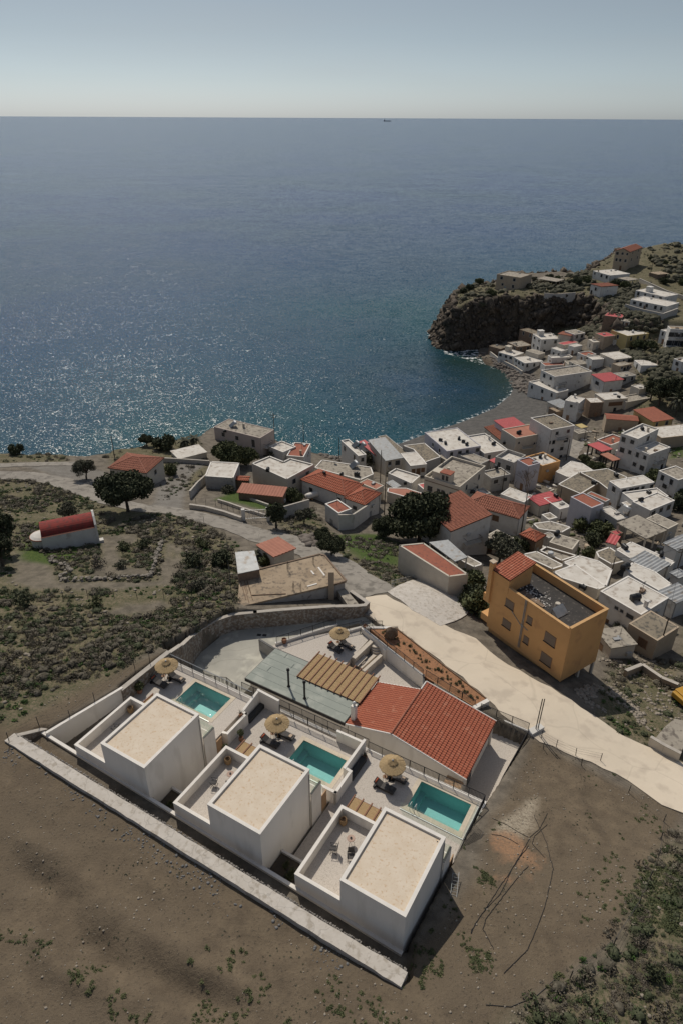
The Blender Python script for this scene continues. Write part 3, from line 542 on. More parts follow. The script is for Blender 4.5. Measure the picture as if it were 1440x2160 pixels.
def add_cracks(m, s, lo, dark):   # thin crack network
    t = m.node_tree; N = t.nodes; L = t.links; b = N['Principled BSDF']; src = b.inputs['Base Color'].links[0].from_socket
    tc = N.new('ShaderNodeTexCoord'); nz_ = N.new('ShaderNodeTexNoise'); nz_.inputs['Scale'].default_value = s*1.6; va = N.new('ShaderNodeVectorMath'); va.operation = 'ADD'; L.new(tc.outputs['Object'], nz_.inputs['Vector'])
    sc2 = N.new('ShaderNodeVectorMath'); sc2.operation = 'SCALE'; sc2.inputs['Scale'].default_value = 1.6; L.new(nz_.outputs['Color'], sc2.inputs[0]); L.new(tc.outputs['Object'], va.inputs[0]); L.new(sc2.outputs[0], va.inputs[1])
    vo = N.new('ShaderNodeTexVoronoi'); vo.feature = 'DISTANCE_TO_EDGE'; vo.inputs['Scale'].default_value = s; L.new(va.outputs[0], vo.inputs['Vector'])
    r = N.new('ShaderNodeMapRange'); r.inputs['From Min'].default_value = 0; r.inputs['From Max'].default_value = lo; r.inputs['To Min'].default_value = dark; r.inputs['To Max'].default_value = 1; L.new(vo.outputs['Distance'], r.inputs[0])
    cb = N.new('ShaderNodeCombineColor'); [L.new(r.outputs[0], cb.inputs[i]) for i in range(3)]
    mm = N.new('ShaderNodeMix'); mm.data_type = 'RGBA'; mm.blend_type = 'MULTIPLY'; mm.inputs['Factor'].default_value = 1; L.new(src, mm.inputs['A']); L.new(cb.outputs[0], mm.inputs['B']); L.new(mm.outputs['Result'], b.inputs['Base Color'])
add_cracks(ROADC, .11, .010, .88); add_cracks(ROADG, .3, .02, .7); add_cracks(CURB, .5, .02, .75); add_cracks(DRIVE, .14, .010, .86)
# ------------------------------------------------------------ glass and water
def glassmat(name, tint, fac=.12, rough=.02):
    m = bpy.data.materials.new(name); m.use_nodes = True; t = m.node_tree; N = t.nodes; L = t.links; N.remove(N['Principled BSDF'])
    tr = N.new('ShaderNodeBsdfTransparent'); tr.inputs[0].default_value = (*tint, 1); gl = N.new('ShaderNodeBsdfGlossy'); gl.inputs['Roughness'].default_value = rough
    fr = N.new('ShaderNodeFresnel'); fr.inputs[0].default_value = 1.33; ms = N.new('ShaderNodeMixShader'); ms.inputs[0].default_value = .07
    if 'water' in name: L.new(fr.outputs[0], ms.inputs[0])
    L.new(tr.outputs[0], ms.inputs[1]); L.new(gl.outputs[0], ms.inputs[2]); L.new(ms.outputs[0], N['Material Output'].inputs[0])
    if 'water' in name:
        tc = N.new('ShaderNodeTexCoord'); nn = N.new('ShaderNodeTexNoise'); nn.inputs['Scale'].default_value = 2.5; nn.inputs['Detail'].default_value = 3; bp = N.new('ShaderNodeBump'); bp.inputs['Distance'].default_value = .03; bp.inputs['Strength'].default_value = .6
        L.new(tc.outputs['Object'], nn.inputs['Vector']); L.new(nn.outputs['Fac'], bp.inputs['Height']); L.new(bp.outputs[0], gl.inputs['Normal']); L.new(bp.outputs[0], fr.inputs['Normal'])
    return m
GLASS = glassmat('clear_glass', (.93,.97,.95)); WATER = glassmat('pool_water', (.80,.94,.92), rough=.05)
POOLT = M('pool_mosaic', (.30,.54,.53), (.265,.49,.48), 3, .5, .1, 30)
def pool(label, P, z, depth=1.75, m=.42):
    u0, u1, v0, v1 = P; o = thing('swimming_pool', label, 'swimming pool', CZ(u0, v0, z), ANG, 'turquoise plunge pools'); w, d = u1 - u0, v1 - v0
    b = MB(); T = .08
    b.box(-T, w+T, -T, d+T, -depth-.1, -depth); b.box(-T, 0, -T, d+T, -depth, -.02); b.box(w, w+T, -T, d+T, -depth, -.02); b.box(0, w, -T, 0, -depth, -.02); b.box(0, w, d, d+T, -depth, -.02)
    b.box(.0, .5, 0, d, -depth, -depth + .45)
    part('basin', b, POOLT, o)
    wt = MB().add([(0,0,-.12),(w,0,-.12),(w,d,-.12),(0,d,-.12)], [(0,1,2,3)]); part('water_surface', wt, WATER, o)
    cp = MB(); t0 = .02
    cp.box(-m, 0, -m, d+m, -.1, t0); cp.box(w, w+m, -m, d+m, -.1, t0); cp.box(0, w, -m, 0, -.1, t0); cp.box(0, w, d, d+m, -.1, t0); part('coping', cp, COPE, o)
    ld = MB()
    for k in (0, .45): ld.tube([(.35+k, -.25, .02), (.35+k, -.25, .75), (.38+k, .05, .85), (.38+k, .12, -.5)], .022)
    part('handrail', ld, METALL, o)
    return o
pool('turquoise plunge pool on the far left raised terrace beside the stone wall', P1, D1)
pool('turquoise plunge pool behind the middle villa, enclosed by the white dividing wall', P2, D2)
pool('turquoise plunge pool nearest the camera, behind the right-hand villa', P3, D3)
# ------------------------------------------------------------ three villas
def ring(mb, x0, x1, y0, y1, z0, z1, t):
    mb.box(x0, x1, y0, y0+t, z0, z1); mb.box(x0, x1, y1-t, y1, z0, z1); mb.box(x0, x0+t, y0+t, y1-t, z0, z1); mb.box(x1-t, x1, y0+t, y1-t, z0, z1)
def pergola_part(par, x0, x1, y0, y1, z, nb):
    f = MB()
    for i in range(nb): x = x0 + (x1 - x0) * i / (nb - 1); f.box(x-.05, x+.05, y0, y1+.12, z, z+.13)
    f.box(x0-.08, x1+.08, y1-.12, y1-.03, z-.12, z-.003); f.box(x0-.08, x1+.08, y0+.02, y0+.1, z-.12, z-.003)
    for x in (x0, x1): f.box(x-.05, x+.05, y1-.13, y1-.02, z-2.2, z-.123)
    p = part('pergola_frame', f, WOODL if nb < 6 else WOOD, par)
    r = MB()
    for i in range(nb - 1):
        a = x0 + (x1 - x0) * i / (nb - 1) + .06; b = x0 + (x1 - x0) * (i + 1) / (nb - 1) - .06; nn = int((y1 - y0) / .06)
        for k in range(nn):
            y = y0 + (y1 - y0 - .12) * k / nn; zz = z + .03 + random.uniform(-.008, .008); r.box(a, b, y, y + .052, zz, zz + .03)
    part('reed_mat', r, REED, p); return p
def villa(label, u0, zb, D, bal):
    o = thing('white_villa', label, 'villa', CZ(u0, 0, 31), ANG, 'white cube villas in a row'); Z = lambda z: z - 31
    b = MB(); b.box(-4.92, 0, 0, 6.62, 0, Z(38.72)); ring(b, -4.92, 0, 0, 6.62, Z(38.72), Z(38.93), .24); part('wall', b, WHITE2, o)
    cp = MB(); ring(cp, -4.94, .02, -.02, 6.64, Z(38.93), Z(39.0), .27); part('parapet_cap', cp, CAPW, o)
    r = MB().box(-4.68, -.24, .24, 6.38, Z(38.72), Z(38.82)); rf = part('roof', r, VROOF, o)
    part('roof_drain', MB().lathe([(.05, Z(38.82)), (.05, Z(38.84))], 10, (-.4, 6.1)), METALD, rf)
    t = MB(); t.box(-8.72, -4.925, 0, 6.66, 0, Z(35.5)); x0, x1, y0, y1, T = -8.72, -4.925, 0, 6.66, .22
    t.box(x0, x1, y0, y0+T, Z(35.5), Z(36.53)); t.box(x0, x1, y1-T, y1, Z(35.5), Z(36.53)); t.box(x0, x0+T, y0+T, y1-T, Z(35.5), Z(36.53)); tw = part('terrace_wall', t, WHITE2, o)
    c2 = MB(); c2.box(x0-.02, x1, y0-.02, y0+T+.02, Z(36.53), Z(36.6)); c2.box(x0-.02, x1, y1-T-.02, y1+.02, Z(36.53), Z(36.6)); c2.box(x0-.02, x0+T+.02, y0+T+.02, y1-T-.02, Z(36.53), Z(36.6)); part('parapet_cap', c2, CAPW, tw)
    f = MB().box(x0+T, x1, y0+T, y1-T, Z(35.5), Z(35.54)); part('terrace_floor', f, PAVE, o)
    # door and window from the box to the roof terrace
    dr = MB().box(-4.98, -4.921, 3.4, 5.2, Z(35.56), Z(37.8)); d_ = part('glass_door', dr, FRAMEB, o); part('pane', MB().box(-5.0, -4.982, 3.5, 5.1, Z(35.66), Z(37.7)), GLASSD, d_)
    # lower rear block with balcony
    lb = MB(); lb.box(-2.3, .12, 6.66, 8.1, 0, Z(35.1)); lb.box(-.02, .12, 6.66, 8.1, Z(35.1), Z(35.95)); part('rear_block', lb, WHITE2, o)
    part('balcony_floor', MB().box(-2.2, -.03, 6.67, 8.0, Z(35.1), Z(35.14)), PAVE, o)
    cm = part('balcony_rail', MB().box(-.04, .13, 6.68, 8.12, Z(35.95), Z(36.0)), METALD, o)
    gl = part('glass_panel', MB().box(-2.3, .1, 8.06, 8.075, Z(35.15), Z(36.15)).box(-.01, .005, 6.7, 8.05, Z(36.0), Z(36.35)), GLASS, cm)
    w2 = part('rear_window', MB().box(-4.6, -2.6, 6.62, 6.68, Z(32.3), Z(34.5)), FRAMEB, o); part('pane', MB().box(-4.5, -2.7, 6.68, 6.7, Z(32.4), Z(34.4)), GLASSD, w2)
    dp = MB().tube([(.05, 6.45, Z(38.5)), (.05, 6.45, 1.1)], .035); part('downpipe', dp, GREYW, o)
    lamp = MB().box(.0, .1, 7.2, 7.6, Z(34.55), Z(34.6)); part('wall_lamp', lamp, METALL, o)
    dr2 = part('side_door', MB().box(-.02, .06, 8.12, 8.2, 1.1, Z(34.2)).box(.06, .14, 8.12, 8.9, 1.1, 3.1), WOODL, o)
    pergola_part(o, -9.1, -5.0, 6.7, 9.5, Z(34.15), bal)
    return o
villa('white cube villa farthest from the camera, next to the tall tapering wall', -23.04, 0, D1, 6)
villa('middle one of the three white cube villas', -11.63, 0, D2, 6)
villa('white cube villa nearest the camera, beside the open bare field', 0, 0, D3, 6)
# planting pits between villas
for u0, lab in ((-23.04, 'first'), (-11.63, 'second')):
    nm = {'first': 'small sunken planting bed between the far left and middle villas', 'second': 'small sunken planting bed between the middle and nearest villas'}[lab]
    o = thing('planting_bed', nm, 'planting bed', CZ(u0 + .05, .15, 32), ANG)
    part('soil', MB().box(0, 2.8, 0, 2.1, 0, 1.9), M('dark_bed_soil', (.09,.07,.05), (.06,.05,.04), 3, .95, .6), o); part('bed_wall', MB().box(0, 2.8, 2.1, 2.3, 0, 2.15), CAPW, o)
# ------------------------------------------------------------ railings
def railing(label, pts, base_h=0.0, h=1.05, group='metal baluster railings', mat=METALD, sp=.12, post=1.5, toprail=None, name='railing'):
    o = thing(name, label, 'railing', CZ(*pts[0]), 0, group); org = np.array(CZ(*pts[0])); P = [np.array(CZ(*p)) - org for p in pts]
    b, f = MB(), MB(); seen = []
    for a, c_ in zip(P[:-1], P[1:]):
        l = np.linalg.norm(c_ - a); n = max(2, int(l / sp)); 
        for k in range(n + 1):
            x = a + (c_ - a) * k / n; b.box(x[0]-.014, x[0]+.014, x[1]-.014, x[1]+.014, x[2]+.1, x[2]+h)
        n = max(1, round(l / post))
        for k in range(n + 1):
            x = a + (c_ - a) * k / n
            if not any(np.linalg.norm(x - s_) < .1 for s_ in seen): seen.append(x); part('post', MB().box(x[0]-.03, x[0]+.03, x[1]-.03, x[1]+.03, x[2]-.1, x[2]+h+.01), mat, o)
        f.tube([tuple(a + np.array([0,0,h])), tuple(c_ + np.array([0,0,h]))], .04, 4); b.tube([tuple(a + np.array([0,0,.1])), tuple(c_ + np.array([0,0,.1]))], .016, 4)
    part('top_rail', f, toprail or mat, o); part('balusters', b, mat, o); return o
railing('dark railing with pale handrail along the back of the far left pool terrace', [(-34.8,14.75,33.25),(-23.8,14.75,33.25)], toprail=METALL)
railing('dark railing between two white wall sections behind the middle parasol', [(-21.0,15.5,32.3),(-14.4,15.55,32.3)], h=1.0)
railing('long dark railing on the terrace edge in front of the green flat roof', [(-26.4,16.3,32.0),(-11.45,16.4,32.0)])
railing('dark railing behind the nearest pool and parasol, facing the tiled roof', [(-11.3,16.15,32.0),(0.15,16.15,32.0)])
railing('dark railing down the outer right edge of the nearest pool terrace', [(0.2,16.1,32.0),(0.22,9.2,32.0)])
railing('dark railing along the outer right edge of the lower side terrace', [(.72,28.7,28.45),(0.32,22,28.45),(0.2,16.6,28.45)])
railing('short dark railing between side terrace and concrete road', [(-4.6,28.95,29.15),(.6,28.9,29.15)])
railing('zigzag dark railing of the steps going down beside the green roof', [(-33.0,17.1,29.6),(-31.2,17.4,29.6),(-30.2,18.2,29.3),(-28.6,18.0,29.0),(-28.4,16.8,29.0)], h=1.0)
railing('railing on the white kerb between driveway and upper terrace', [(*cuv('d',222,370,29.1),29.1),(*cuv('d',820,175,29.1),29.1)], h=.9)
railing('railing at the far tip of the upper terrace behind its parasol', [(*cuv('d',830,255,29.1),29.1),(*cuv('d',1075,197,29.1),29.1)], h=.95)
railing('railing above the courtyard wall along the red soil planting bed', [(*cuv('d',1085,200,29.55),29.55),(-12.0,30.35,29.5)], h=.9)
railing('short railing between the red soil bed and the tiled roof', [(-11.7,30.5,29.4),(-5.3,29.0,29.4)], h=.9)
railing('railing beyond the boulder at the top of the white kerb', [(*cuv('d',1085,195,29.3),29.3),(*cuv('d',1285,190,29.3),29.3)], h=.8)
fl = thing('loose_railing', 'dark railing panel fallen against the bank right of the nearest villa', 'railing', CZ(.9, 12.2, float(gz(*cw(.9, 12.2))) + .25), ANG)
mb = MB()
for k in range(34): mb.box(.0, .02, -3.4 + k * .115, -3.38 + k * .115, -.45 , .75)
mb.tube([(.01,-3.45,.75),(.01,-1.5,.8),(.01,.55,.75)], .02, 4); mb.tube([(.01,-3.45,-.45),(.01,.55,-.45)], .02, 4); mb.tr(Matrix.Rotation(math.radians(-62), 4, 'Y')); part('balusters', mb, METALD, fl)
cwall('terrace_kerb', 'white kerb wall carrying the railing beside the driveway', [(*cuv('d',222,370,29.1),29.08),(*cuv('d',820,178,29.1),29.08)], .3, 28.3, WHITE2, CAPW)
cwall('terrace_kerb', 'white kerb at the far tip of the upper terrace', [(*cuv('d',940,240,29.1),29.06),(*cuv('d',1075,200,29.1),29.06)], .25, 28.3, WHITE2, CAPW)
cwall('terrace_kerb', 'rounded white kerb between road and red soil bed next to the boulder', [(*cuv('e',165,195,29.3),29.3),(*cuv('e',372,195,29.3),29.3)], .4, 28.0, WHITE2, CAPW)
cwall('courtyard_wall', 'plain pale retaining wall between the courtyard and the red soil bed', [(*cuv('d',1090,215,29.55),29.5),(-12.0,30.4,29.45)], .25, 27, WHITE2, CAPW, capw=.03)
cwall('courtyard_wall', 'short dark-edged wall closing the courtyard behind the red tiled roof', [(-11.9,30.4,29.5),(-10.7,27.6,29.4)], .2, 27, WHITE2, METALD)
cwall('courtyard_wall', 'low white wall under the railing between side terrace and road', [(-4.9,28.95,29.1),(.6,28.9,29.1)], .22, 26.8, WHITE2, CAPW)
cwall('courtyard_wall', 'white retaining wall dropping to the bare field on the right of the side terrace', [(.75,28.9,28.4),(.35,22,28.4),(.25,16.3,28.4)], .25, 25.5, WHITE2, CAPW)
cwall('courtyard_wall', 'white side wall below the railing beside the nearest pool', [(.25,16.25,31.95),(.25,6.7,31.95)], .2, 27.5, WHITE2, CAPW)
cwall('courtyard_wall', 'dark sided wall between driveway and the corner of the green roof', [(*cuv('d',55,345,30.2),30.2),(*cuv('d',190,425,30.4),30.4),(*cuv('d',545,545,30.4),30.0)], .25, 28, GREYW, METALD)
cwall('end_wall', 'white block wall at the lower end of the red soil bed', [(*cuv('e',1300,875,29.9),29.8),(*cuv('e',1200,930,29.9),29.8)], .45, 27, WHITE2, CAPW)
o = cwall('gate_pillar', 'whitewashed concrete pillar with loose cables at the road corner of the side terrace', [(1.0,28.9,29.3),(1.5,29.9,29.3)], .7, 26.5, WHITE, None)
cwall('kerb_block', 'white sloping block against the bank beside the cable pillar', [(1.6,28.6,28.0),(1.25,26.9,27.6)], .3, 26, CAPW)
# red soil planting bed
bed = thing('planting_bed', 'long strip of red soil planted with small seedlings beside the concrete road', 'planting bed', CZ(-20.5, 34.4, 27)); org = cw(-20.5, 34.4)
bp_ = [(-21.3,34.7),(-18.3,36.3),(-4.7,30.7),(-5.1,28.95),(-12,30.5)]
mbs = MB().prism([tuple(cw(u, v) - org) for u, v in bp_], 0, 2.3); part('soil', mbs, SOILR, bed)
mbe = MB(); p = [cw(-18.3, 36.35) - org, cw(-4.6, 30.75) - org]; mbe.obox(p[0], p[1], .12, 0, 2.42); part('kerb_edging', mbe, ROCKM, bed)
# lower house: green roof wing, reed pergola wing and tiled wing
lh = thing('lower_house', 'low white house with green flat roof wing and red tiled wing below the pool terraces', 'house', CZ(-28, 18.8, 27), ANG); X = lambda u: u + 28; Y = lambda v: v - 18.8; Z = lambda z: z - 27
w = MB(); w.box(X(-27.6), X(-15.3), Y(19.1), Y(24.2), 0, Z(30.35)); part('wall', w, WHITE2, lh)
gp = [(X(-28.05),Y(18.75)),(X(-15.45),Y(18.75)),(X(-15.45),Y(21.75)),(X(-15.45),Y(24.45)),(X(-28.0),Y(24.45))]
part('flat_roof', MB().prism(gp, Z(30.36), Z(30.78)), METALD, lh); part('roof_membrane', MB().prism([(x + (.06 if x < 5 else -.06), y + (.06 if y < 3 else -.06)) for x, y in gp], Z(30.78), Z(30.81)), GREENR, lh)
jo = MB()
for v in np.arange(19.8, 24.3, .98): jo.box(X(-28.0), X(-15.6), Y(v), Y(v)+.03, Z(30.812), Z(30.817))
for u, v in ((-26.2,23.6),(-24.6,22.6),(-20.5,19.2),(-26.6,20.9)): jo.box(X(u), X(u)+.06, Y(v), Y(v)+.7, Z(30.82), Z(30.835))
part('membrane_seams', jo, M('seam_grey', (.13,.15,.14)), lh)
def flue(u, v, h, label):
    f = thing('flue_pipe', label, 'flue', CZ(u, v, 30.82)); part('pipe', MB().tube([(0,0,0),(0,0,h)], .11, 12), METALD, f, True); part('cowl', MB().lathe([(.11,h-.1),(.19,h-.05),(.19,h+.02),(.12,h+.05),(.16,h+.16),(.10,h+.24)], 12), METALD, f); part('flashing', MB().lathe([(.2,0),(.13,.12)], 12), METALD, f)
flue(*cuv('d', 350, 810, 30.82), 2.35, 'black flue pipe with cowl on the left of the green roof'); flue(*cuv('d', 512, 930, 30.82), 2.3, 'black flue pipe with cowl on the right of the green roof, nearer the railing')
pf = thing('reed_pergola', 'large pergola of brown beams over reed mats between green roof and tiled roof', 'pergola', CZ(-23.15, 21.8, 27.5), ANG)
f = MB(); r = MB(); x1, y1, z = 7.75, 4.25, 3.4
for i in range(11): x = x1 * i / 10; f.box(x-.05, x+.05, -.1, y1+.35, z, z+.16)
f.box(-.1, x1+.1, .05, .15, z-.15, z-.003); f.box(-.1, x1+.1, y1-.15, y1-.05, z-.15, z-.003); fb_ = part('beam_frame', f, WOOD, pf)
for i in range(10):
    a_ = x1 * i / 10 + .06; b_ = x1 * (i + 1) / 10 - .06; n_ = int(y1 / .06)
    for k in range(n_): y = y1 * k / n_; zz = z + .04 + random.uniform(-.01, .01); r.box(a_, b_, y, y + .052, zz, zz + .03)
part('reed_mat', r, REED, pf)
for x, y in ((0, y1-.1), (x1/2, y1-.1), (x1, y1-.1)): part('post', MB().box(x-.07, x+.07, y-.07, y+.07, 0, z-.153), WOOD, pf)
# tiled roofs
def tiles(poly, period=.25, amp=.055, row=.4, lap=.035, seg=4):
    """corrugated tile surface over a planar convex polygon (list of xyz)"""
    P = [Vector(p) for p in poly]; n = (P[1]-P[0]).cross(P[2]-P[1])
    if n.z < 0: n = -n
    n.normalize(); d = Vector((n.x*n.z, n.y*n.z, -(n.x**2+n.y**2))); d = d.normalized() if d.length > 1e-5 else (P[1]-P[0]).normalized(); s = n.cross(d)
    o = P[0]; Q = [((p-o).dot(s), (p-o).dot(d)) for p in P]; s0, s1 = min(x for x, _ in Q), max(x for x, _ in Q)
    def rng_(x):
        ys = []
        for i in range(len(Q)):
            a, b = Q[i], Q[(i+1) % len(Q)]
            if abs(a[0]-b[0]) < 1e-9:
                if abs(x-a[0]) < 1e-6: ys += [a[1], b[1]]
                continue
            t = (x-a[0])/(b[0]-a[0])
            if -1e-6 <= t <= 1+1e-6: ys.append(a[1]+(b[1]-a[1])*t)
        return (min(ys), max(ys)) if ys else (0, 0)
    mb = MB(); nc = max(4, int(round((s1-s0)/period*seg))); xs = [s0+(s1-s0)*i/nc for i in range(nc+1)]
    H = [amp*(.5+.5*math.cos(2*math.pi*i/seg)) for i in range(nc+1)]; R = [rng_(min(max(x, s0+1e-5), s1-1e-5)) for x in xs]; d0 = min(r[0] for r in R); d1 = max(r[1] for r in R); nr = max(1, int(math.ceil((d1-d0)/row)))
    for i in range(nc):
        for k in range(nr):
            u0, u1 = d0+row*k, d0+row*(k+1)
            a0, a1 = max(u0, R[i][0]), min(u1, R[i][1]); b0, b1 = max(u0, R[i+1][0]), min(u1, R[i+1][1])
            if a1 <= a0 and b1 <= b0: continue
            a1 = max(a0, a1); b1 = max(b0, b1); g = lambda q_, h: o + s*q_[0] + d*q_[1] + n*h; l = lambda y: lap*(y-u0)/row
            mb.add([g((xs[i],a0),H[i]+l(a0)), g((xs[i+1],b0),H[i+1]+l(b0)), g((xs[i+1],b1),H[i+1]+l(b1)), g((xs[i],a1),H[i]+l(a1))], [(0,1,2,3)])
    return mb
zr, ze_, zl = Z(32.15), Z(30.55), Z(30.7)
U0, U1, U2 = X(-15.3), X(-10.25), X(-2.35); V0, V1 = Y(18.8), Y(27.0); V2 = Y(25.6)
b = MB().box(U1-.003, U2-.35, V0+.25, V1-.3, 0, ze_-.12); b.box(U0+.1, U1, V0+.3, V2-.2, 0, zl-.12)
b.add([(U1,V0+.25,ze_-.12),(U2-.35,V0+.25,ze_-.12),(U1,V0+.25,zr-.12),(U1,V1-.3,ze_-.12),(U2-.35,V1-.3,ze_-.12),(U1,V1-.3,zr-.12)], [(0,1,2),(3,5,4),(0,3,4,1)])
b.add([(U0+.1,V0+.3,zl-.12),(U1-.01,V0+.3,zl-.12),(U1-.01,V0+.3,zr-.12),(U0+.1,V2-.2,zl-.12),(U1-.01,V2-.2,zl-.12),(U1-.01,V2-.2,zr-.12)], [(0,1,2),(3,5,4)])
part('gable_wall', b, WHITE2, lh)
for nm, pl in (('tiled_roof', [(U1,V0,zr),(U2,V0,ze_),(U2,V1,ze_),(U1,V1,zr)]), ('tiled_roof', [(U1,V0,zr),(U1,V2,zr),(U0,V2,zl),(U0,V0,zl)])):
    r = part(nm, tiles(pl, .29, .08, .38, .065, 6), TILE if pl[1][0] == U2 else TILE, lh)
    vs = [(x, y, z-.03) for x, y, z in pl] + [(x, y, z-.13) for x, y, z in pl]; part('underlay', MB().add(vs, [(0,1,2,3),(7,6,5,4),(0,1,5,4),(1,2,6,5),(2,3,7,6),(3,0,4,7)]), TILEU, r)
vg = MB(); 
for v in (V0-.05, V1+.05): vg.tube([(U1,v,zr+.02),(U2+.02,v,ze_+.02)], .09, 6)
vg.tube([(U1,V0-.05,zr+.02),(U0,V0-.05,zl+.02)], .09, 6); vg.tube([(U1,V2+.05,zr+.02),(U0,V2+.05,zl+.02)], .09, 6); vg.tube([(U1,V2,zr+.05),(U1,V1,zr+.05)], .09, 6); part('verge', vg, CAPW, lh)
rd = MB().tube([(U1,V0-.05,zr+.08),(U1,V2+.05,zr+.08)], .11, 8); part('ridge_cap', rd, TILEB, lh)
ch = MB(); cx_, cy_ = cuv('c', 1215, 340, 30.9); cx_, cy_ = X(cx_), Y(cy_); ch.box(cx_-.24, cx_+.24, cy_-.24, cy_+.24, Z(29), Z(32.75)); cy0 = part('chimney', ch, WHITE2, lh)
part('chimney_pot', MB().lathe([(.13,Z(32.75)),(.13,Z(33.05)),(.2,Z(33.08)),(.17,Z(33.2)),(.05,Z(33.3))], 12, (cx_, cy_)), METALL, cy0)
part('door', MB().box(U2-.36, U2-.28, V0+1.6, V0+2.5, Z(27.6), Z(29.7)), GLASSD, lh)
part('door_post', MB().box(U2-.3, U2-.1, V1-.6, V1-.4, Z(27.6), ze_-.13), WHITE2, lh)
gs = MB()
for k in range(14): gs.box(X(-4.15)+k*.115, X(-4.15)+k*.115+.07, Y(17.1), Y(18.75), Z(30.1), Z(30.15))
gs.box(X(-4.2), X(-2.5), Y(17.15), Y(17.22), Z(30.0), Z(30.097)); gs.box(X(-4.2), X(-2.5), Y(18.6), Y(18.67), Z(30.0), Z(30.097)); part('door_canopy', gs, WOODL, lh)
# upper terrace built-in seating, steps, table
st = thing('built_in_seating', 'pale plastered built-in bench walls around the sunken seating corner', 'bench', CZ(-20.6, 29.4, 27.6)); org = cw(-20.6, 29.4)
def seg_(mb, k, x0, y0, x1, y1, w, z0, z1): a = cw(*cuv(k, x0, y0, z1)) - org; b = cw(*cuv(k, x1, y1, z1)) - org; mb.obox(a, b, w, z0 - 27.6, z1 - 27.6)
SEAT = M('warm_bench_plaster', (.52,.46,.385), (.47,.41,.34), 2, .9, .1)
m_ = MB(); seg_(m_, 'd', 1000, 515, 1200, 320, .5, 27.6, 29.05); seg_(m_, 'd', 1100, 645, 1280, 480, .38, 27.6, 28.6); part('bench_wall', m_, SEAT, st)
m_ = MB(); seg_(m_, 'd', 1068, 610, 1240, 455, .45, 27.6, 28.1); part('bench_seat', m_, SEAT, st)
tb = thing('bench_table', 'pale plaster table slab in the sunken seating corner', 'table', CZ(-20.6, 29.4, 27.6)); m_ = MB(); seg_(m_, 'd', 1025, 590, 1120, 495, .5, 28.25, 28.38); part('table_top', m_, SEAT, tb); m_ = MB(); seg_(m_, 'd', 1080, 575, 1110, 545, .2, 27.6, 28.24); part('table_base', m_, SEAT, tb)
sp_ = thing('garden_steps', 'five rounded pale steps rising from the courtyard to the upper terrace', 'steps', CZ(-20.6, 29.4, 27.6))
for k in range(5):
    z1 = 27.85 + .24 * k; c_ = cw(*cuv('d', 1235 - 4*k, 480 - 27*k, z1)) - org
    part('step', MB().lathe([(.62,-27.6+27.6),(.62,z1-27.6)], 20, tuple(c_)).tr(Matrix.Identity(4)), SEAT, sp_)
cwall('gate_post', 'short pale post beside the rounded garden steps', [(*cuv('d',1310,420,29.2),29.2),(*cuv('d',1320,425,29.2),29.2)], .3, 27.6, WHITE2)
# boulder and gravel covers
bd = thing('boulder', 'tall brown standing boulder on the red soil bed', 'boulder', (*cw(*cuv('e', 385, 290, 29.3)), 29.2)); mb = MB().ico((0, 0, .75), .75, 3, .04, 1.35)
for i, v in enumerate(mb.v): k = 1 + .16 * math.sin(7*v[0] + 3*v[2]) + .1 * math.sin(11*v[1] + 5*v[2]); mb.v[i] = (v[0]*k*1.0, v[1]*k*.6, max(v[2], -.1))
part('rock', mb, ROCKM, bd)
for k, (x, y) in enumerate(((45, 293), (100, 295))): 
    h_ = thing('manhole_cover', ['left', 'right'][k] + ' one of two square grey covers set in the driveway', 'manhole cover', (*cw(*cuv('d', x, y, 28.63)), 28.625), ANG + .4); part('cover', MB().box(-.25,.25,-.2,.2,0,.02), METALD, h_)
# ------------------------------------------------------------ parasols, loungers and small furniture
def make_parasol():
    o = thing('straw_parasol', '', 'parasol', group='round straw parasols')
    part('pole', MB().tube([(0,0,0),(0,0,2.45)], .03, 10), WOODL, o); part('base', MB().lathe([(.28,0),(.28,.06),(.05,.09)], 16), METALD, o)
    mb = MB(); n = 72
    def thatch(r0, z0, r1, z1, layers, sd):
        rr = random.Random(sd)
        for l in range(layers):
            for k in range(n):
                a0 = 2*math.pi*(k + rr.random()*.4)/n; a1 = a0 + 2*math.pi/n*1.15; e = rr.uniform(-.05, .05); dz = rr.uniform(-.012, .012) + l*.012
                mb.add([(r0*math.cos(a0),r0*math.sin(a0),z0+dz),(r0*math.cos(a1),r0*math.sin(a1),z0+dz),((r1+e)*math.cos(a1),(r1+e)*math.sin(a1),z1+dz-.01),((r1+e)*math.cos(a0),(r1+e)*math.sin(a0),z1+dz+.01)], [(0,1,2,3)])
    thatch(.05, 2.5, 1.15, 2.02, 2, 1); thatch(1.13, 2.03, 1.17, 1.94, 2, 2); part('thatch_canopy', mb, STRAW, o)
    mb = MB(); thatch(.04, 2.62, .42, 2.44, 2, 3); thatch(.41, 2.44, .43, 2.38, 1, 4); part('thatch_cap', mb, STRAW, o)
    part('finial', MB().lathe([(.07,2.6),(.09,2.66),(.05,2.72),(.02,2.76)], 12), METALL, o)
    mb = MB()
    for k in range(8): a = math.pi*k/4; mb.tube([(0,0,2.42),(1.1*math.cos(a),1.1*math.sin(a),1.97)], .014, 4)
    part('ribs', mb, WOODL, o); return o
par0 = make_parasol()
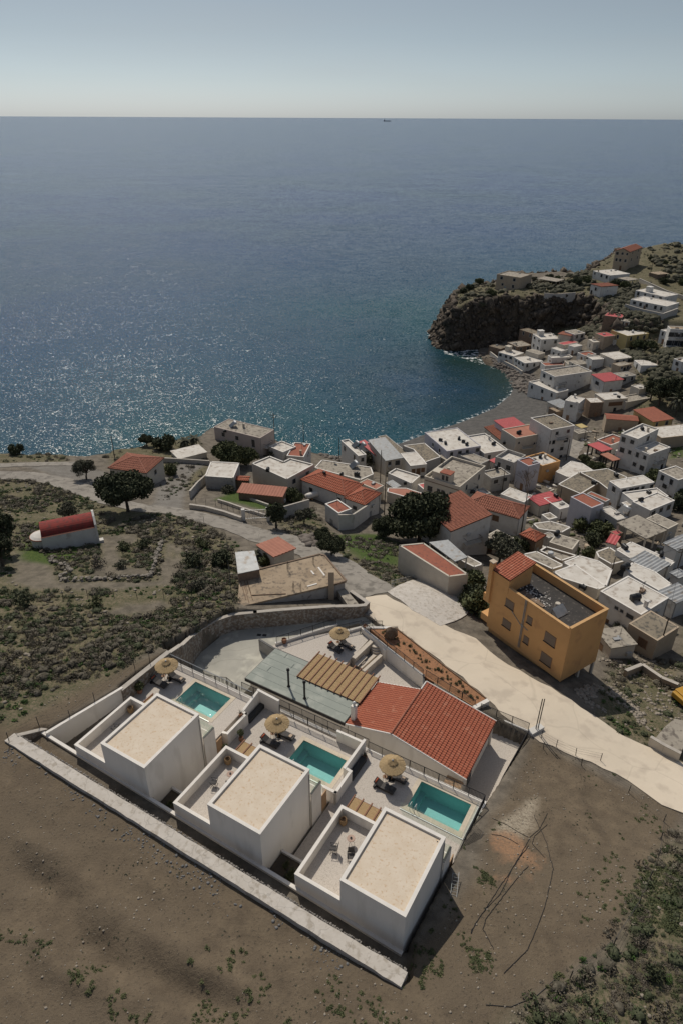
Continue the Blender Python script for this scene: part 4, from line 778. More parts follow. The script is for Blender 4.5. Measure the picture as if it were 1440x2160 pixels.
def make_lounger():
    o = thing('sun_lounger', '', 'sun lounger', group='charcoal sun loungers by the pools')
    part('frame', MB().box(0,1.95,-.34,.34,.16,.24), METALD, o)
    for x, y in ((.2,-.28),(.2,.28),(1.75,-.28),(1.75,.28)): part('leg', MB().box(x-.03,x+.03,y-.03,y+.03,0,.157), METALD, o)
    part('mattress', MB().box(.62,2.0,-.34,.34,.245,.37), FABG, o, bevel=.04)
    b = MB().box(0,.75,-.34,.34,0,.12); b.tr(Matrix.Translation((.64,0,.27)) @ Matrix.Rotation(math.radians(180+28), 4, 'Y') @ Matrix.Translation((0,0,-.12))); bk = part('backrest', b, FABD, o, bevel=.03)
    part('strut', MB().tube([(.25,-.25,.2),(.12,-.25,.42)], .015).tube([(.25,.25,.2),(.12,.25,.42)], .015), METALD, o)
    part('wheel', MB().tube([(.12,-.42,.12),(.12,-.36,.12)], .12, 14), METALD, o); part('wheel', MB().tube([(.12,.36,.12),(.12,.42,.12)], .12, 14), METALD, o)
    p = MB().tube([(.16,-.26,.62),(.16,.26,.62)], .085, 12); part('bolster', p, RUST, o, True); return o
lo0 = make_lounger()
def make_towel():
    o = thing('folded_towel', '', 'towel'); part('towel_fold', MB().box(-.17,.17,-.23,.23,0,.05), BEIGEF, o, bevel=.015); part('towel_top', MB().box(-.15,.15,-.2,.2,.052,.09), BEIGEF, o, bevel=.015); return o
tw0 = make_towel(); tw1 = thing('beach_bag', '', 'bag'); part('bag_body', MB().box(-.24,.24,-.27,.27,0,.12), FABD, tw1, bevel=.04); part('bag_pocket', MB().box(-.14,.14,-.16,.16,.122,.15), FABG, tw1, bevel=.01)
def make_side_table():
    o = thing('side_table', '', 'side table'); part('table_top', MB().lathe([(.2,.48),(.22,.5),(.22,.52),(.2,.53)], 18), FRAMEB, o); mb = MB()
    for k in range(3): a = k*2.1; mb.tube([(.15*math.cos(a),.15*math.sin(a),.48),(.22*math.cos(a),.22*math.sin(a),0)], .014, 5)
    part('leg_frame', mb, METALD, o); part('candle_holder', MB().lathe([(.05,.53),(.06,.6),(.05,.68),(.045,.68),(.04,.56)], 12), CLAY, o); return o
ta0 = make_side_table(); used = set()
def put(src, u, v, z, label, group=None, rz=0.0):
    if src.name not in used:
        used.add(src.name); src.location = CZ(u, v, z); src.rotation_euler = (0,0,ANG+rz); src['label'] = label
        if group: src['group'] = group
        return src
    return copy_thing(src, CZ(u, v, z), ANG+rz, label, group)
for nm, (pu, pv), z, la, lb, rz in (('by the far left pool', (-32.95,12.55), D1, (-34.3,11.6), (-33.3,13.05), 0), ('by the middle pool', (-19.45,12.9), D2, (-20.65,11.95), (-19.95,13.45), 0),
        ('by the nearest pool', (-7.85,14.15), D3, (-8.95,13.0), (-8.5,14.5), 0), ('on the upper terrace', (-22.95,30.45), 28.8, (-24.0,29.9), (-23.1,31.1), -.2)):
    put(par0, pu, pv, z, 'round straw parasol ' + nm, 'round straw parasols', rz)
    for (x, y), w in ((la, 'nearer the camera'), (lb, 'behind the parasol pole')):
        put(lo0, x, y, z, 'charcoal sun lounger with rust bolster ' + nm + ', ' + w, 'charcoal sun loungers by the pools', rz)
    c_, s_ = math.cos(rz), math.sin(rz); f_ = lambda p, a: (p[0] + a*c_, p[1] + a*s_)
    put(tw1, *f_(la, 1.68), z+.375, 'black beach bag at the foot of the front lounger ' + nm, 'beach bags on loungers', rz); put(tw0, *f_(lb, 1.62), z+.375, 'folded beige towel on the rear lounger ' + nm, 'beige towels on loungers', rz)
    put(ta0, (la[0]+lb[0])/2 + .35, (la[1]+lb[1])/2 + .05, z, 'small round side table between the two loungers ' + nm, 'small round side tables', rz)
def make_basket():
    o = thing('basket_planter', '', 'planter'); part('basket', MB().lathe([(.2,0),(.3,.18),(.32,.35),(.27,.6),(.25,.62),(.22,.6),(.24,.4),(.2,.3)], 22), BASKET, o)
    mb = MB()
    for k in range(9): a = k*.7; mb.tube([(.12*math.cos(a),.12*math.sin(a),.35),(.17*math.cos(a+.3),.17*math.sin(a+.3),.68+.03*(k%3))], .025, 5)
    part('dry_stems', mb, ROCKM, o); return o
bk0 = make_basket()
put(bk0, -8.1, 5.9, 35.55, 'woven basket planter in the corner of the nearest villa roof terrace', 'woven baskets on the roof terraces'); put(bk0, -19.6, 5.9, 35.55, 'woven basket planter in the corner of the middle villa roof terrace', 'woven baskets on the roof terraces'); put(bk0, -31.15, 5.9, 35.55, 'woven basket planter in the corner of the far left villa roof terrace', 'woven baskets on the roof terraces')
def make_chair():
    o = thing('folding_chair', '', 'chair', group='black folding chairs'); part('seat', MB().box(-.24,.24,-.24,.24,.42,.45), FABG, o)
    b = MB().box(-.24,.24,-.012,.012,0,.5); b.tr(Matrix.Translation((0,.27,.46)) @ Matrix.Rotation(-.25,4,'X')); part('backrest', b, FABG, o)
    for s in (-1,1):
        part('leg', MB().tube([(s*.25,-.26,0),(s*.25,.24,.62)], .016, 5), METALD, o); part('leg', MB().tube([(s*.25,.3,0),(s*.25,-.26,.62)], .016, 5), METALD, o); part('armrest', MB().tube([(s*.27,-.28,.64),(s*.27,.28,.66)], .022, 5), METALD, o)
    part('crossbar', MB().tube([(-.25,-.2,.06),(.25,-.2,.06)], .012, 5).tube([(-.25,.26,.06),(.25,.26,.06)], .012, 5), METALD, o); return o
chr0 = make_chair()
def make_bistro():
    o = thing('bistro_table', '', 'table', group='round bistro tables'); part('table_top', MB().lathe([(.3,.62),(.32,.64),(.3,.66)], 22), M('pinkish_table_top', (.42,.30,.24)), o); mb = MB()
    for k in range(3): a = k*2.1+.4; mb.tube([(.1*math.cos(a),.1*math.sin(a),.62),(.26*math.cos(a),.26*math.sin(a),0)], .014, 5)
    part('leg_frame', mb, METALD, o); part('lantern', MB().lathe([(.08,.66),(.09,.7),(.08,.74),(.05,.74),(.05,.68)], 12), METALD, o); return o
bi0 = make_bistro()
for u0, w in ((0, 'nearest'), (-11.63, 'middle'), (-23.04, 'far left')):
    put(bi0, u0-6.75, 4.75, 35.55, 'round bistro table on the %s villa roof terrace' % w, 'round bistro tables')
    put(chr0, u0-7.55, 3.5, 35.55, 'black folding chair on the %s villa roof terrace, against the outer parapet' % w, 'black folding chairs', -1.2)
    put(chr0, u0-6.1, 3.6, 35.55, 'black folding chair on the %s villa roof terrace, beside the box wall' % w, 'black folding chairs', .5)
def make_bench():
    o = thing('outdoor_bench', '', 'bench', group='black built-in benches'); part('bench_seat', MB().box(0,.55,0,2.6,0,.42), FABD, o, bevel=.03); part('seat_cushion', MB().box(.02,.53,.03,2.57,.423,.5), FABD, o, bevel=.03); return o
bn0 = make_bench(); put(bn0, -23.4, 12.95, D2, 'long black bench along the left wall of the middle terrace', 'black built-in benches'); put(bn0, -11.35, 12.25, D3, 'long black bench along the left wall of the nearest terrace', 'black built-in benches')
# foliage generator ------------------------------------------------------------
def leafball(c, r, n, s, rg, flat=.8):
    """n leaf quads spread through a ball"""
    d = rg.normal(size=(n, 3)); d /= np.linalg.norm(d, axis=1)[:, None]; rad = r * rg.random(n) ** .42; p = d * rad[:, None]; p[:, 2] *= flat; p += c
    a = rg.normal(size=(n, 3)) + d * .6; a /= np.linalg.norm(a, axis=1)[:, None]; b = np.cross(a, rg.normal(size=(n, 3))); b /= np.linalg.norm(b, axis=1)[:, None]; c2 = np.cross(a, b)
    sz = s * rg.uniform(.6, 1.3, n)[:, None]; V = np.stack([p - b*sz - c2*sz*.6, p + b*sz - c2*sz*.5, p + b*sz*.9 + c2*sz*.6, p - b*sz*.8 + c2*sz*.55], 1)
    return V.reshape(-1, 3)
def leafmesh(name, V): return mesh_np(name, V, np.arange(len(V)).reshape(-1, 4))
def make_tree(name, crown_r, height, leaf, seed, dens=1.0, ls=.2, trunk_h=None, flat=.75, lumps=26, open_=.0, gap=.55):
    rg = np.random.default_rng(seed); rd_ = random.Random(seed); o = thing(name, '', 'tree'); th = trunk_h if trunk_h is not None else height * .35
    tb = MB(); lean = rd_.uniform(-.3, .3); tb.tube([(0,0,-.4),(lean*.3,0,th*.5),(lean,0.1,th)], .045*height, 8, .03*height); V = []
    cz = (height + th * .75) / 2; rz = (height - th * .75) / 2
    for i in range(lumps):
        d = rg.normal(size=3); d /= np.linalg.norm(d); 
        if d[2] < -.55: d[2] *= -.5
        rr = gap + (1 - gap) * rg.random(); c = np.array([d[0]*crown_r*rr*.8, d[1]*crown_r*rr*.8, cz + d[2]*rz*rr*.85]); r = crown_r * rg.uniform(.24, .4)
        tb.tube([(lean,0.1,th*.95), tuple((np.array([lean,0.1,th]) + c)/2 + rg.normal(size=3)*.1*crown_r*.5), tuple(c)], .016*height, 5, .005*height)
        V.append(leafball(c, r, int(170*dens*(r/ls/6)**1.2+40), ls, rg, flat))
    part('trunk', tb, BARK, o); part('crown', leafmesh('crown', np.concatenate(V)), leaf, o); return o
def make_bush(name, r, h, leaf, seed, n=420, ls=.13):
    rg = np.random.default_rng(seed); o = thing(name, '', 'shrub'); V = []
    for i in range(9):
        d = rg.normal(size=3); d[2] = abs(d[2]); d /= np.linalg.norm(d); V.append(leafball(np.array([d[0]*r*.6, d[1]*r*.6, h*.35 + d[2]*h*.45]), r*.45, n//9, ls, rg, min(1, h/r*.8)))
    V.append(leafball(np.array([0,0,h*.3]), r*.7, n//4, ls, rg, .7)); st = MB()
    for k in range(4): st.tube([(0,0,-.1),(r*.3*math.cos(k*1.6),r*.3*math.sin(k*1.6),h*.4)], .03, 4)
    part('stems', st, BARK, o); part('foliage', leafmesh('foliage', np.concatenate(V)), leaf, o); return o
def pot_plant(u, v, z, label, kindp, s=1.0):
    o = thing('potted_plant', label, 'potted plant', CZ(u, v, z), 0, None, (s, s, s)); part('pot', MB().lathe([(.15,0),(.22,.12),(.24,.3),(.2,.42),(.22,.45),(.18,.45),(.17,.36)], 18), CLAY, o); rg = np.random.default_rng(int(abs(u)*100))
    if kindp == 'ball': part('stem', MB().tube([(0,0,.4),(0,0,.85)], .025), BARK, o); part('foliage', leafmesh('foliage', leafball(np.array([0,0,1.1]), .34, 420, .05, rg, 1)), LF['mid'], o)
    elif kindp == 'bush': part('foliage', leafmesh('foliage', leafball(np.array([0,0,.8]), .42, 420, .07, rg, 1)), LF['mid'], o)
    elif kindp == 'spike':
        mb = MB()
        for k in range(22): a = k*2.4; l = .5+.2*math.sin(k); mb.tube([(0,0,.4),(.15*math.cos(a),.15*math.sin(a),.4+l*.7),(.42*math.cos(a),.42*math.sin(a),.4+l)], .02, 4, .004)
        part('foliage', mb, LF['olive'], o)
    return o
pot_plant(-11.05, 14.95, D3, 'clay pot with spiky plant at the end of the black bench on the nearest terrace', 'spike'); pot_plant(-22.3, 10.85, D2, 'round topiary ball in a clay pot on the middle terrace', 'ball')
pot_plant(-22.75, 9.0, D2, 'dark leafy pot plant at the passage between the two left villas', 'bush', .8); pot_plant(-34.2, 9.7, D1, 'large urn with bushy plant beside the far left parasol', 'bush', 1.2)
pot_plant(-23.45, 12.4, D1 - .02, 'small spiky plant in the corner of the far left patio wall', 'spike', .8); pot_plant(-11.35, 9.9, D2, 'small leafy pot behind the stepped dividing wall', 'bush', .6)
pot_plant(*cuv('d', 300, 370, 28.8), 28.8, 'empty clay urn beside the railing of the upper terrace', 'none', 1.35); pot_plant(*cuv('d', 1115, 225, 28.8), 28.8, 'brown clay urn at the far corner of the upper terrace', 'none', 1.35)
hs = thing('garden_hose', 'coiled green hose on the upper terrace floor', 'hose', (*cw(*cuv('d', 1080, 262, 28.82)), 28.83)); part('hose_coil', MB().tube([((.25+.01*k%.06)*math.cos(k*.5), (.25+.015*(k%5))*math.sin(k*.5), .02+.004*(k%9)) for k in range(60)], .018, 5), LF['mid'], hs)
# glass fence round the nearest pool
gf = thing('glass_fence', 'frameless glass fence round the nearest pool', 'fence', CZ(-5.9, 11.85, D3), ANG)
for k in range(4): part('glass_panel', MB().box(.02+1.45*k, 1.42+1.45*k, 0, .015, .06, 1.0), GLASS, gf)
for k in range(2): part('glass_panel', MB().box(5.82, 5.835, .05+1.8*k, 1.8+1.8*k, .06, 1.0), GLASS, gf)
part('base_channel', MB().box(0,5.85,-.03,.05,0,.06).box(5.8,5.86,.05,3.65,0,.06), METALL, gf)
for p_, z_, w_ in ((P2, D2, 'middle'), (P1, D1, 'far left')):
    gf = thing('glass_fence', 'frameless glass fence on the near side of the %s pool' % w_, 'fence', CZ(p_[0], p_[2]-.5, z_), ANG)
    for k in range(3): part('glass_panel', MB().box(.02+1.55*k, 1.5+1.55*k, 0, .015, .06, 1.0), GLASS, gf)
    part('base_channel', MB().box(0,4.7,-.03,.05,0,.06), METALL, gf)
for k_, (kk, x, y) in enumerate(((4, 235, 650), (5, 290, 888), (1, 672, 970), (1, 1095, 1215))):
    p_ = cw(*cuv(kk, x, y, 34.6)); hz = thing('hose_loop', ['loop of black hose below the front wall of the middle villa', 'loop of black hose below the front wall of the nearest villa', 'loop of black hose below the front wall of the far left villa', 'tangle of black hose at the left front corner of the middle villa'][k_], 'hose', (p_[0], p_[1], 34.62))
    part('hose_coil', MB().tube([(.3*math.cos(t*.4), .12*math.sin(t*.4)-.05, .15+.28*math.sin(t*.4)) for t in range(34)], .035, 6), BLACKP, hz)
# ------------------------------------------------------------ village houses
def gzmin(P): return min(float(gz(x, y)) for x, y in P)
def solve_z(k, F, h): return hit(*q(k, *F), h)[2]
FLATCACHE = {}
def house(label, k, F, Lc, Rc, h, wall=WHITE, roof=ROOFW, wl='', wr='', rtype='flat', par=.35, name='village_house', z=None, rise=None, shut=None, cat='house', cap=None, ov=.25, tile=TILEB, floors=None, open_=False, kL=None):
    """corner pixels at roof level: F front, Lc left, Rc right. wl/wr: windows 'CxR' on the F-L and F-R walls"""
    Fp, Lp, Rp = q(k, *F), q(k, *Lc), q(k, *Rc)
    zr = z if z is not None else solve_z(k, F, h); f, l, r = W(*Fp, zr), W(*Lp, zr), W(*Rp, zr)
    ex = r - f; ey = l - f; w, d = np.hypot(*ex), np.hypot(*ey); ax, ay = math.atan2(ex[1], ex[0]), math.atan2(ey[1], ey[0])
    err = (ay - ax - math.pi/2 + math.pi) % (2*math.pi) - math.pi; ax += err * .5; rz = ax
    X_ = np.array([math.cos(rz), math.sin(rz)]); Y_ = np.array([-X_[1], X_[0]])
    ctr = [f, f + X_*w, f + X_*w + Y_*d, f + Y_*d]; zb = min(gzmin(ctr), zr - h) - .8; H = zr - zb
    o = thing(name, label, cat, (f[0], f[1], zb), rz); b = MB(); T = .2
    if open_:
        for x, y in ((T, T), (w-T, T), (w-T, d-T), (T, d-T), (w/2, T), (w/2, d-T)): part('post', MB().box(x-.13, x+.13, y-.13, y+.13, 0, H-.22), wall, o)
        part('roof_slab', MB().box(-.1, w+.1, -.1, d+.1, H-.217, H), roof, o); return o, rz, w, d, H, f
    if rtype == 'flat':
        b.box(0, w, 0, d, 0, H-par)
        if par > .05: ring(b, 0, w, 0, d, H-par, H-.06, T)
        part('wall', b, wall, o); cpm = MB(); ring(cpm, -.03, w+.03, -.03, d+.03, H-.06, H, T+.05) if par > .05 else None
        if par > .05: part('parapet_cap', cpm, cap or (CAPW if wall in (WHITE,) else wall), o)
        part('roof', MB().box(T, w-T, T, d-T, H-par, H-par+.03) if par > .05 else MB().box(-.15, w+.15, -.15, d+.15, H-.003, H+.16), roof, o)
    else:
        e = H; rs = rise if rise is not None else min(w, d) * .18
        b.box(0, w, 0, d, 0, e - .05); part('wall', b, wall, o) if rtype != 'gablex' and rtype != 'gabley' and not rtype.startswith('shed') else None
        v = ov; P = [(-v,-v,e),(w+v,-v,e),(w+v,d+v,e),(-v,d+v,e)]
        if rtype == 'hip':
            if w >= d: r0, r1 = (d/2, d/2, e+rs), (w-d/2, d/2, e+rs); pl = [[P[0],P[1],r1,r0],[P[1],P[2],r1],[P[2],P[3],r0,r1],[P[3],P[0],r0]]
            else: r0, r1 = (w/2, w/2, e+rs), (w/2, d-w/2, e+rs); pl = [[P[0],P[1],r0],[P[1],P[2],r1,r0],[P[2],P[3],r1],[P[3],P[0],r0,r1]]
            rdg = [(r0, r1)] + [(P[0], r0), (P[2], r1), (P[1], r1 if w >= d else r0), (P[3], r0 if w >= d else r1)]
        elif rtype == 'gablex': r0, r1 = (-v, d/2, e+rs), (w+v, d/2, e+rs); pl = [[P[0],P[1],r1,r0],[P[2],P[3],r0,r1]]; rdg = [(r0, r1)]
        elif rtype == 'gabley': r0, r1 = (w/2, -v, e+rs), (w/2, d+v, e+rs); pl = [[P[1],P[2],r1,r0],[P[3],P[0],r0,r1]]; rdg = [(r0, r1)]
        elif rtype == 'shedy': P2_, P3_ = (w+v,d+v,e+rs), (-v,d+v,e+rs); pl = [[P[0],P[1],P2_,P3_]]; rdg = []
        elif rtype == 'shedx': pl = [[(-v,-v,e+rs),P[1],P[2],(-v,d+v,e+rs)]]; rdg = []
        elif rtype == 'shedX': pl = [[P[0],(w+v,-v,e+rs),(w+v,d+v,e+rs),P[3]]]; rdg = []
        elif rtype == 'shedY': pl = [[(-v,-v,e+rs),(w+v,-v,e+rs),P[2],P[3]]]; rdg = []
        if not rtype.startswith('hip'):
            e2 = e - .06; g = {'gablex': [((0,0),(0,d),(0,d/2)),((w,0),(w,d),(w,d/2))], 'gabley': [((0,0),(w,0),(w/2,0)),((0,d),(w,d),(w/2,d))]}.get(rtype)
            if g:
                (a0,a1,a2),(c0,c1,c2) = g; b.add([(*a0,e2),(*a1,e2),(*a2,e2+rs),(*c0,e2),(*c1,e2),(*c2,e2+rs)], [(0,1,2),(3,5,4),(0,2,5,3),(1,4,5,2)])
            else:
                hz = {'shedy': (0,0,rs,rs), 'shedx': (rs,0,0,rs), 'shedX': (0,rs,rs,0), 'shedY': (rs,rs,0,0)}[rtype]; c4 = [(0,0),(w,0),(w,d),(0,d)]
                b.add([(*c4[i], e2-.01) for i in range(4)] + [(*c4[i], e2+hz[i]) for i in range(4)], [(4,5,6,7),(0,1,5,4),(1,2,6,5),(2,3,7,6),(3,0,4,7)])
            part('wall', b, wall, o)
        if tile in (TILE, TILEB, METALG, ROOFP, ROOFS):
            sheet = tile in (METALG, ROOFP, ROOFS)
            for p in pl:
                r_ = part('roof', tiles(p, .42 if not sheet else .6, .10 if not sheet else .08, .6 if not sheet else 99, .05, 4), tile, o)
                n_ = len(p); part('underlay', MB().add([(x,y,z_-.02) for x,y,z_ in p] + [(x,y,z_-.12) for x,y,z_ in p], [tuple(range(n_)), tuple(range(n_,2*n_))[::-1]] + [(i,(i+1)%n_,n_+(i+1)%n_,n_+i) for i in range(n_)]), TILEU if not sheet else tile, r_)
        else:
            for p in pl: n_ = len(p); part('roof', MB().add([(x,y,z_+.02) for x,y,z_ in p] + [(x,y,z_-.12) for x,y,z_ in p], [tuple(range(n_)), tuple(range(n_,2*n_))[::-1]] + [(i,(i+1)%n_,n_+(i+1)%n_,n_+i) for i in range(n_)]), tile, o)
        if rdg and tile in (TILE, TILEB):
            m_ = MB()
            for a_, c_ in rdg: m_.tube([(a_[0],a_[1],a_[2]+.06),(c_[0],c_[1],c_[2]+.06)], .1, 6)
            part('ridge_cap', m_, TILEB if tile is TILE else ROOFS, o)
    # windows
    def wins(spec, side):
        if not spec: return
        rd_ = random.Random(label + side); Ln = d if side == 'L' else w; top = H - (par + .35 if rtype == 'flat' else .45)
        if isinstance(spec, str): c, r_ = map(int, spec.split('x')); items = [((i+.5)/c + rd_.uniform(-.04,.04), top - 2.75*j, rd_.choice([.8,1.0,1.2]), rd_.choice([1.0,1.25,1.25]), 0) for j in range(r_) for i in range(c)]
        else: items = spec
        for it in items:
            u, zt, ww, hh = it[:4]; u *= Ln
            if not isinstance(spec, str): zt = H - zt
            if zt - hh < .9: continue
            def bx_(mb, e0, e1, a0, a1, b0, b1):
                if side == 'L': mb.box(-e1, -e0, a0, a1, b0, b1)
                else: mb.box(a0, a1, -e1, -e0, b0, b1)
            fr = MB(); bx_(fr, -.02, .05, u-ww/2-.08, u+ww/2+.08, zt, zt+.08); bx_(fr, -.02, .05, u-ww/2-.08, u-ww/2, zt-hh, zt); bx_(fr, -.02, .05, u+ww/2, u+ww/2+.08, zt-hh, zt); bx_(fr, -.02, .1, u-ww/2-.12, u+ww/2+.12, zt-hh-.08, zt-hh)
            wn_ = part('window', fr, FRAME if shut is not SHUT else FRAMEB, o); p_ = MB(); bx_(p_, -.01, .02, u-ww/2, u+ww/2, zt-hh, zt); part('pane' if shut is None else 'shutter', p_, shut or GLASSD, wn_)
    wins(wl, 'L'); wins(wr, 'R'); details(o, label, w, d, H, par, rtype, wl or wr)
    return o, rz, w, d, H, f
def details(o, label, w, d, H, par, rtype, has):
    rd_ = random.Random(label + 'd'); rz_ = H - par + .03 if rtype == 'flat' else H
    if name_ok(label) and w > 2.5 and d > 2.5:
        if rtype == 'flat':
            if rd_.random() < .6: x, y = rd_.uniform(.5, w-.5), rd_.uniform(.5, d-.5); part('aerial', MB().tube([(x,y,rz_),(x,y,rz_+2.3)], .03, 4).box(x-.5,x+.5,y-.02,y+.02,rz_+2.0,rz_+2.04).box(x-.35,x+.35,y-.02,y+.02,rz_+2.2,rz_+2.24), METALD, o)
            if rd_.random() < .4 and min(w, d) > 4: x, y = rd_.uniform(.7, w-.7), rd_.uniform(.7, d-.7); part('roof_chimney', MB().box(x-.22,x+.22,y-.22,y+.22,rz_-.02,rz_+1.0).box(x-.3,x+.3,y-.3,y+.3,rz_+1.003,rz_+1.1), rd_.choice([WHITE, CREAM, TANW]), o)
            if rd_.random() < .22 and w > 6 and d > 5: x, y = rd_.uniform(.4, w-3), rd_.uniform(d*.5, d-2.4); part('stair_head', MB().box(x,x+2.1,y,y+1.9,rz_-.02,rz_+1.9).box(x-.1,x+2.2,y-.1,y+2.0,rz_+1.903,rz_+2.02), rd_.choice([WHITE, CREAM]), o)
            if rd_.random() < .5: x, y = rd_.uniform(.6, w-1.4), rd_.uniform(.6, d-1.2); part('roof_junk', MB().box(x,x+.8,y,y+.5,rz_-.01,rz_+.35).box(x+.9,x+1.2,y+.1,y+.9,rz_-.01,rz_+.2).tube([(x-.3,y,rz_+.05),(x+1.2,y+1.1,rz_+.08)], .05, 4), rd_.choice([BROWNW, GREYW, METALG]), o)
        if H > 3.2:
            dz = .8 + .75; s = rd_.random(); 
            if s < .5: u = rd_.uniform(.15, .85)*w; part('door', MB().box(u-.45,u+.45,-.04,.02,.75,2.85), rd_.choice([SHUT, METALG, FRAMEB, GLASSD]), o)
            else: u = rd_.uniform(.15, .85)*d; part('door', MB().box(-.04,.02,u-.45,u+.45,.75,2.85), rd_.choice([SHUT, METALG, FRAMEB, GLASSD]), o)
        if H > 6 and has and rd_.random() < .6:
            u0 = rd_.uniform(.05, .4)*w; u1 = u0 + min(3.2, w*.5); zb_ = H - 3.1; b = part('balcony', MB().box(u0,u1,-1.1,-.003,zb_-.15,zb_), CREAM, o); r = MB()
            for t in np.arange(u0, u1, .22): r.box(t-.012,t+.012,-1.07,-1.05,zb_,zb_+.9)
            r.box(u0,u1,-1.08,-1.04,zb_+.9,zb_+.95).box(u0,u0+.04,-1.04,0,zb_+.9,zb_+.95).box(u1-.04,u1,-1.04,0,zb_+.9,zb_+.95); part('balcony_rail', r, METALD, b)
        if rd_.random() < .35: u = rd_.uniform(.2, .8)*w; z_ = H - par - 1.0; part('wall_unit', MB().box(u-.35,u+.35,-.32,-.003,z_-.5,z_), METALL, o)
        if rd_.random() < .5: u = rd_.choice([.12, w-.12]); part('downpipe', MB().tube([(u,-.06,.4),(u,-.06,H-par)], .045, 5), METALG, o)
def name_ok(l): return not any(k in l for k in ('awning', 'forecourt', 'hut', 'shelter'))
def phouse(label, k, pts, h, wall=WHITE, roof=ROOFW, par=.3, name='village_house', cat='house', z=None, f0=0, cap=None, wins=None, open_=False):
    zr = z if z is not None else solve_z(k, pts[f0], h); P = [W(*q(k, *p), zr) for p in pts]; zb = min(gzmin(P), zr - h) - .8; c = sum(P) / len(P)
    o = thing(name, label, cat, (c[0], c[1], zb)); Q = [tuple(p - c) for p in P]; H = zr - zb; n = len(Q)
    ar = sum(Q[i][0]*Q[(i+1)%n][1] - Q[(i+1)%n][0]*Q[i][1] for i in range(n)); Q = Q[::-1] if ar < 0 else Q
    if open_:
        for x, y in Q: part('post', MB().box(x*.94-.1, x*.94+.1, y*.94-.1, y*.94+.1, 0, H-.2), wall, o)
        part('roof_slab', MB().prism(Q, H-.19, H), roof, o); return o, H
    b = MB().prism(Q, 0, H-par); 
    if par > .05:
        for i in range(n): b.obox(*inset(Q, i, .1), .2, H-par, H-.05)
    part('wall', b, wall, o); S = [tuple(np.array(p)*(1-.25/max(np.hypot(*p),1))) for p in Q]; part('roof', MB().prism(S if par > .05 else [tuple(np.array(p)*1.01) for p in Q], H-par-.02, H-par+(.035 if par > .05 else .08)), roof, o)
    if par > .05:
        m_ = MB()
        for i in range(n): m_.obox(*inset(Q, i, .1), .26, H-.05, H)
        part('parapet_cap', m_, cap or CAPW, o)
    for i, cnt, rows in (wins or []):
        a_, b_ = np.array(Q[i]), np.array(Q[(i+1) % n]); dd = (b_ - a_) / np.hypot(*(b_ - a_)); nn = np.array([dd[1], -dd[0]])
        for j in range(rows):
            for t in range(cnt):
                m = a_ + (b_ - a_) * (t+.5)/cnt; zt = H - par - .45 - 2.8*j
                if zt < 2: continue
                fr = part('window', MB().obox(m - dd*.6 + nn*.0, m + dd*.6, .12, zt-1.2, zt), FRAME, o); part('pane', MB().obox(m - dd*.5 + nn*.05, m + dd*.5 + nn*.05, .06, zt-1.1, zt-.1), GLASSD, fr)
    return o, H
def inset(Q, i, t):
    n = len(Q); a, b = np.array(Q[i]), np.array(Q[(i+1) % n]); d = (b-a)/max(np.hypot(*(b-a)), 1e-6); nn = np.array([-d[1], d[0]]) * t; return a + nn + d*.0, b + nn - d*.0
# --- crop A : seafront and middle
house('large pinkish seafront house with stained flat roof at the cliff edge behind the palm', 'A', (530,380), (155,312), (650,318), 4.6, PINKB, ROOFC, [(.15,.9,1.0,2.0),(.5,1.0,1,1.1),(.8,1.0,1,1.1)], '', par=.15)
house('white flat-roofed annex between the pinkish seafront house and the red shed roof', 'A', (705,485), (600,440), (800,440), 3.0, WHITE, ROOFW, par=.3)
house('small white house with red single-pitch roof by the shore', 'A', (862,520), (730,525), (972,425), 3.6, WHITE, ROOFR, '', [(.7,1.2,.7,.9)], rtype='flat', par=.25)
phouse('white house with notched flat roof and black tank, in front of the seafront houses', 'A', [(735,690),(942,575),(760,530),(710,555),(605,515),(470,572)], 3.8, CREAM, ROOFW, .3, wins=[(0,2,1)])
phouse('square concrete shed with pale flat roof beside the walled lane', 'A', [(330,685),(375,570),(160,560),(115,672)], 3.0, GREYW, ROOFW, .12)
house('tiny dark red lean-to shed right of the square concrete shed', 'A', (440,702), (350,715), (470,680), 2.2, BROWNW, ROOFR, rtype='gabley', tile=TILE)
house('garden shed under a wide pinkish corrugated roof above green planting', 'A', (700,822), (375,785), (726,765), 2.0, BROWNW, ROOFS, rtype='shedX', rise=.3, tile=ROOFS)
phouse('old flat concrete roof house with tanks behind the hipped tile roof', 'A', [(1290,690),(1390,645),(1370,592),(1000,540),(945,600)], 3.2, CREAM, ROOFC, .15)
house('long white house with dark red hipped tile roof in the middle of the village edge', 'A', (1175,808), (838,700), (1312,728), 3.4, WHITE, None, [(.12,1.0,.8,.9),(.78,1.1,.9,.9)], '', rtype='hip', rise=1.3, tile=TILE)
house('small white wing with dark red pyramid tile roof joined to the long hipped house', 'A', (1325,876), (1180,828), (1440,792), 3.2, WHITE, None, [(.5,1.1,.9,.8)], '', rtype='hip', rise=1.2, tile=TILE)
house('white walled store with flat red roof at the foot of the hipped tile house', 'A', (1130,945), (990,892), (1245,925), 3.2, WHITE, ROOFR, par=.2, z=None)
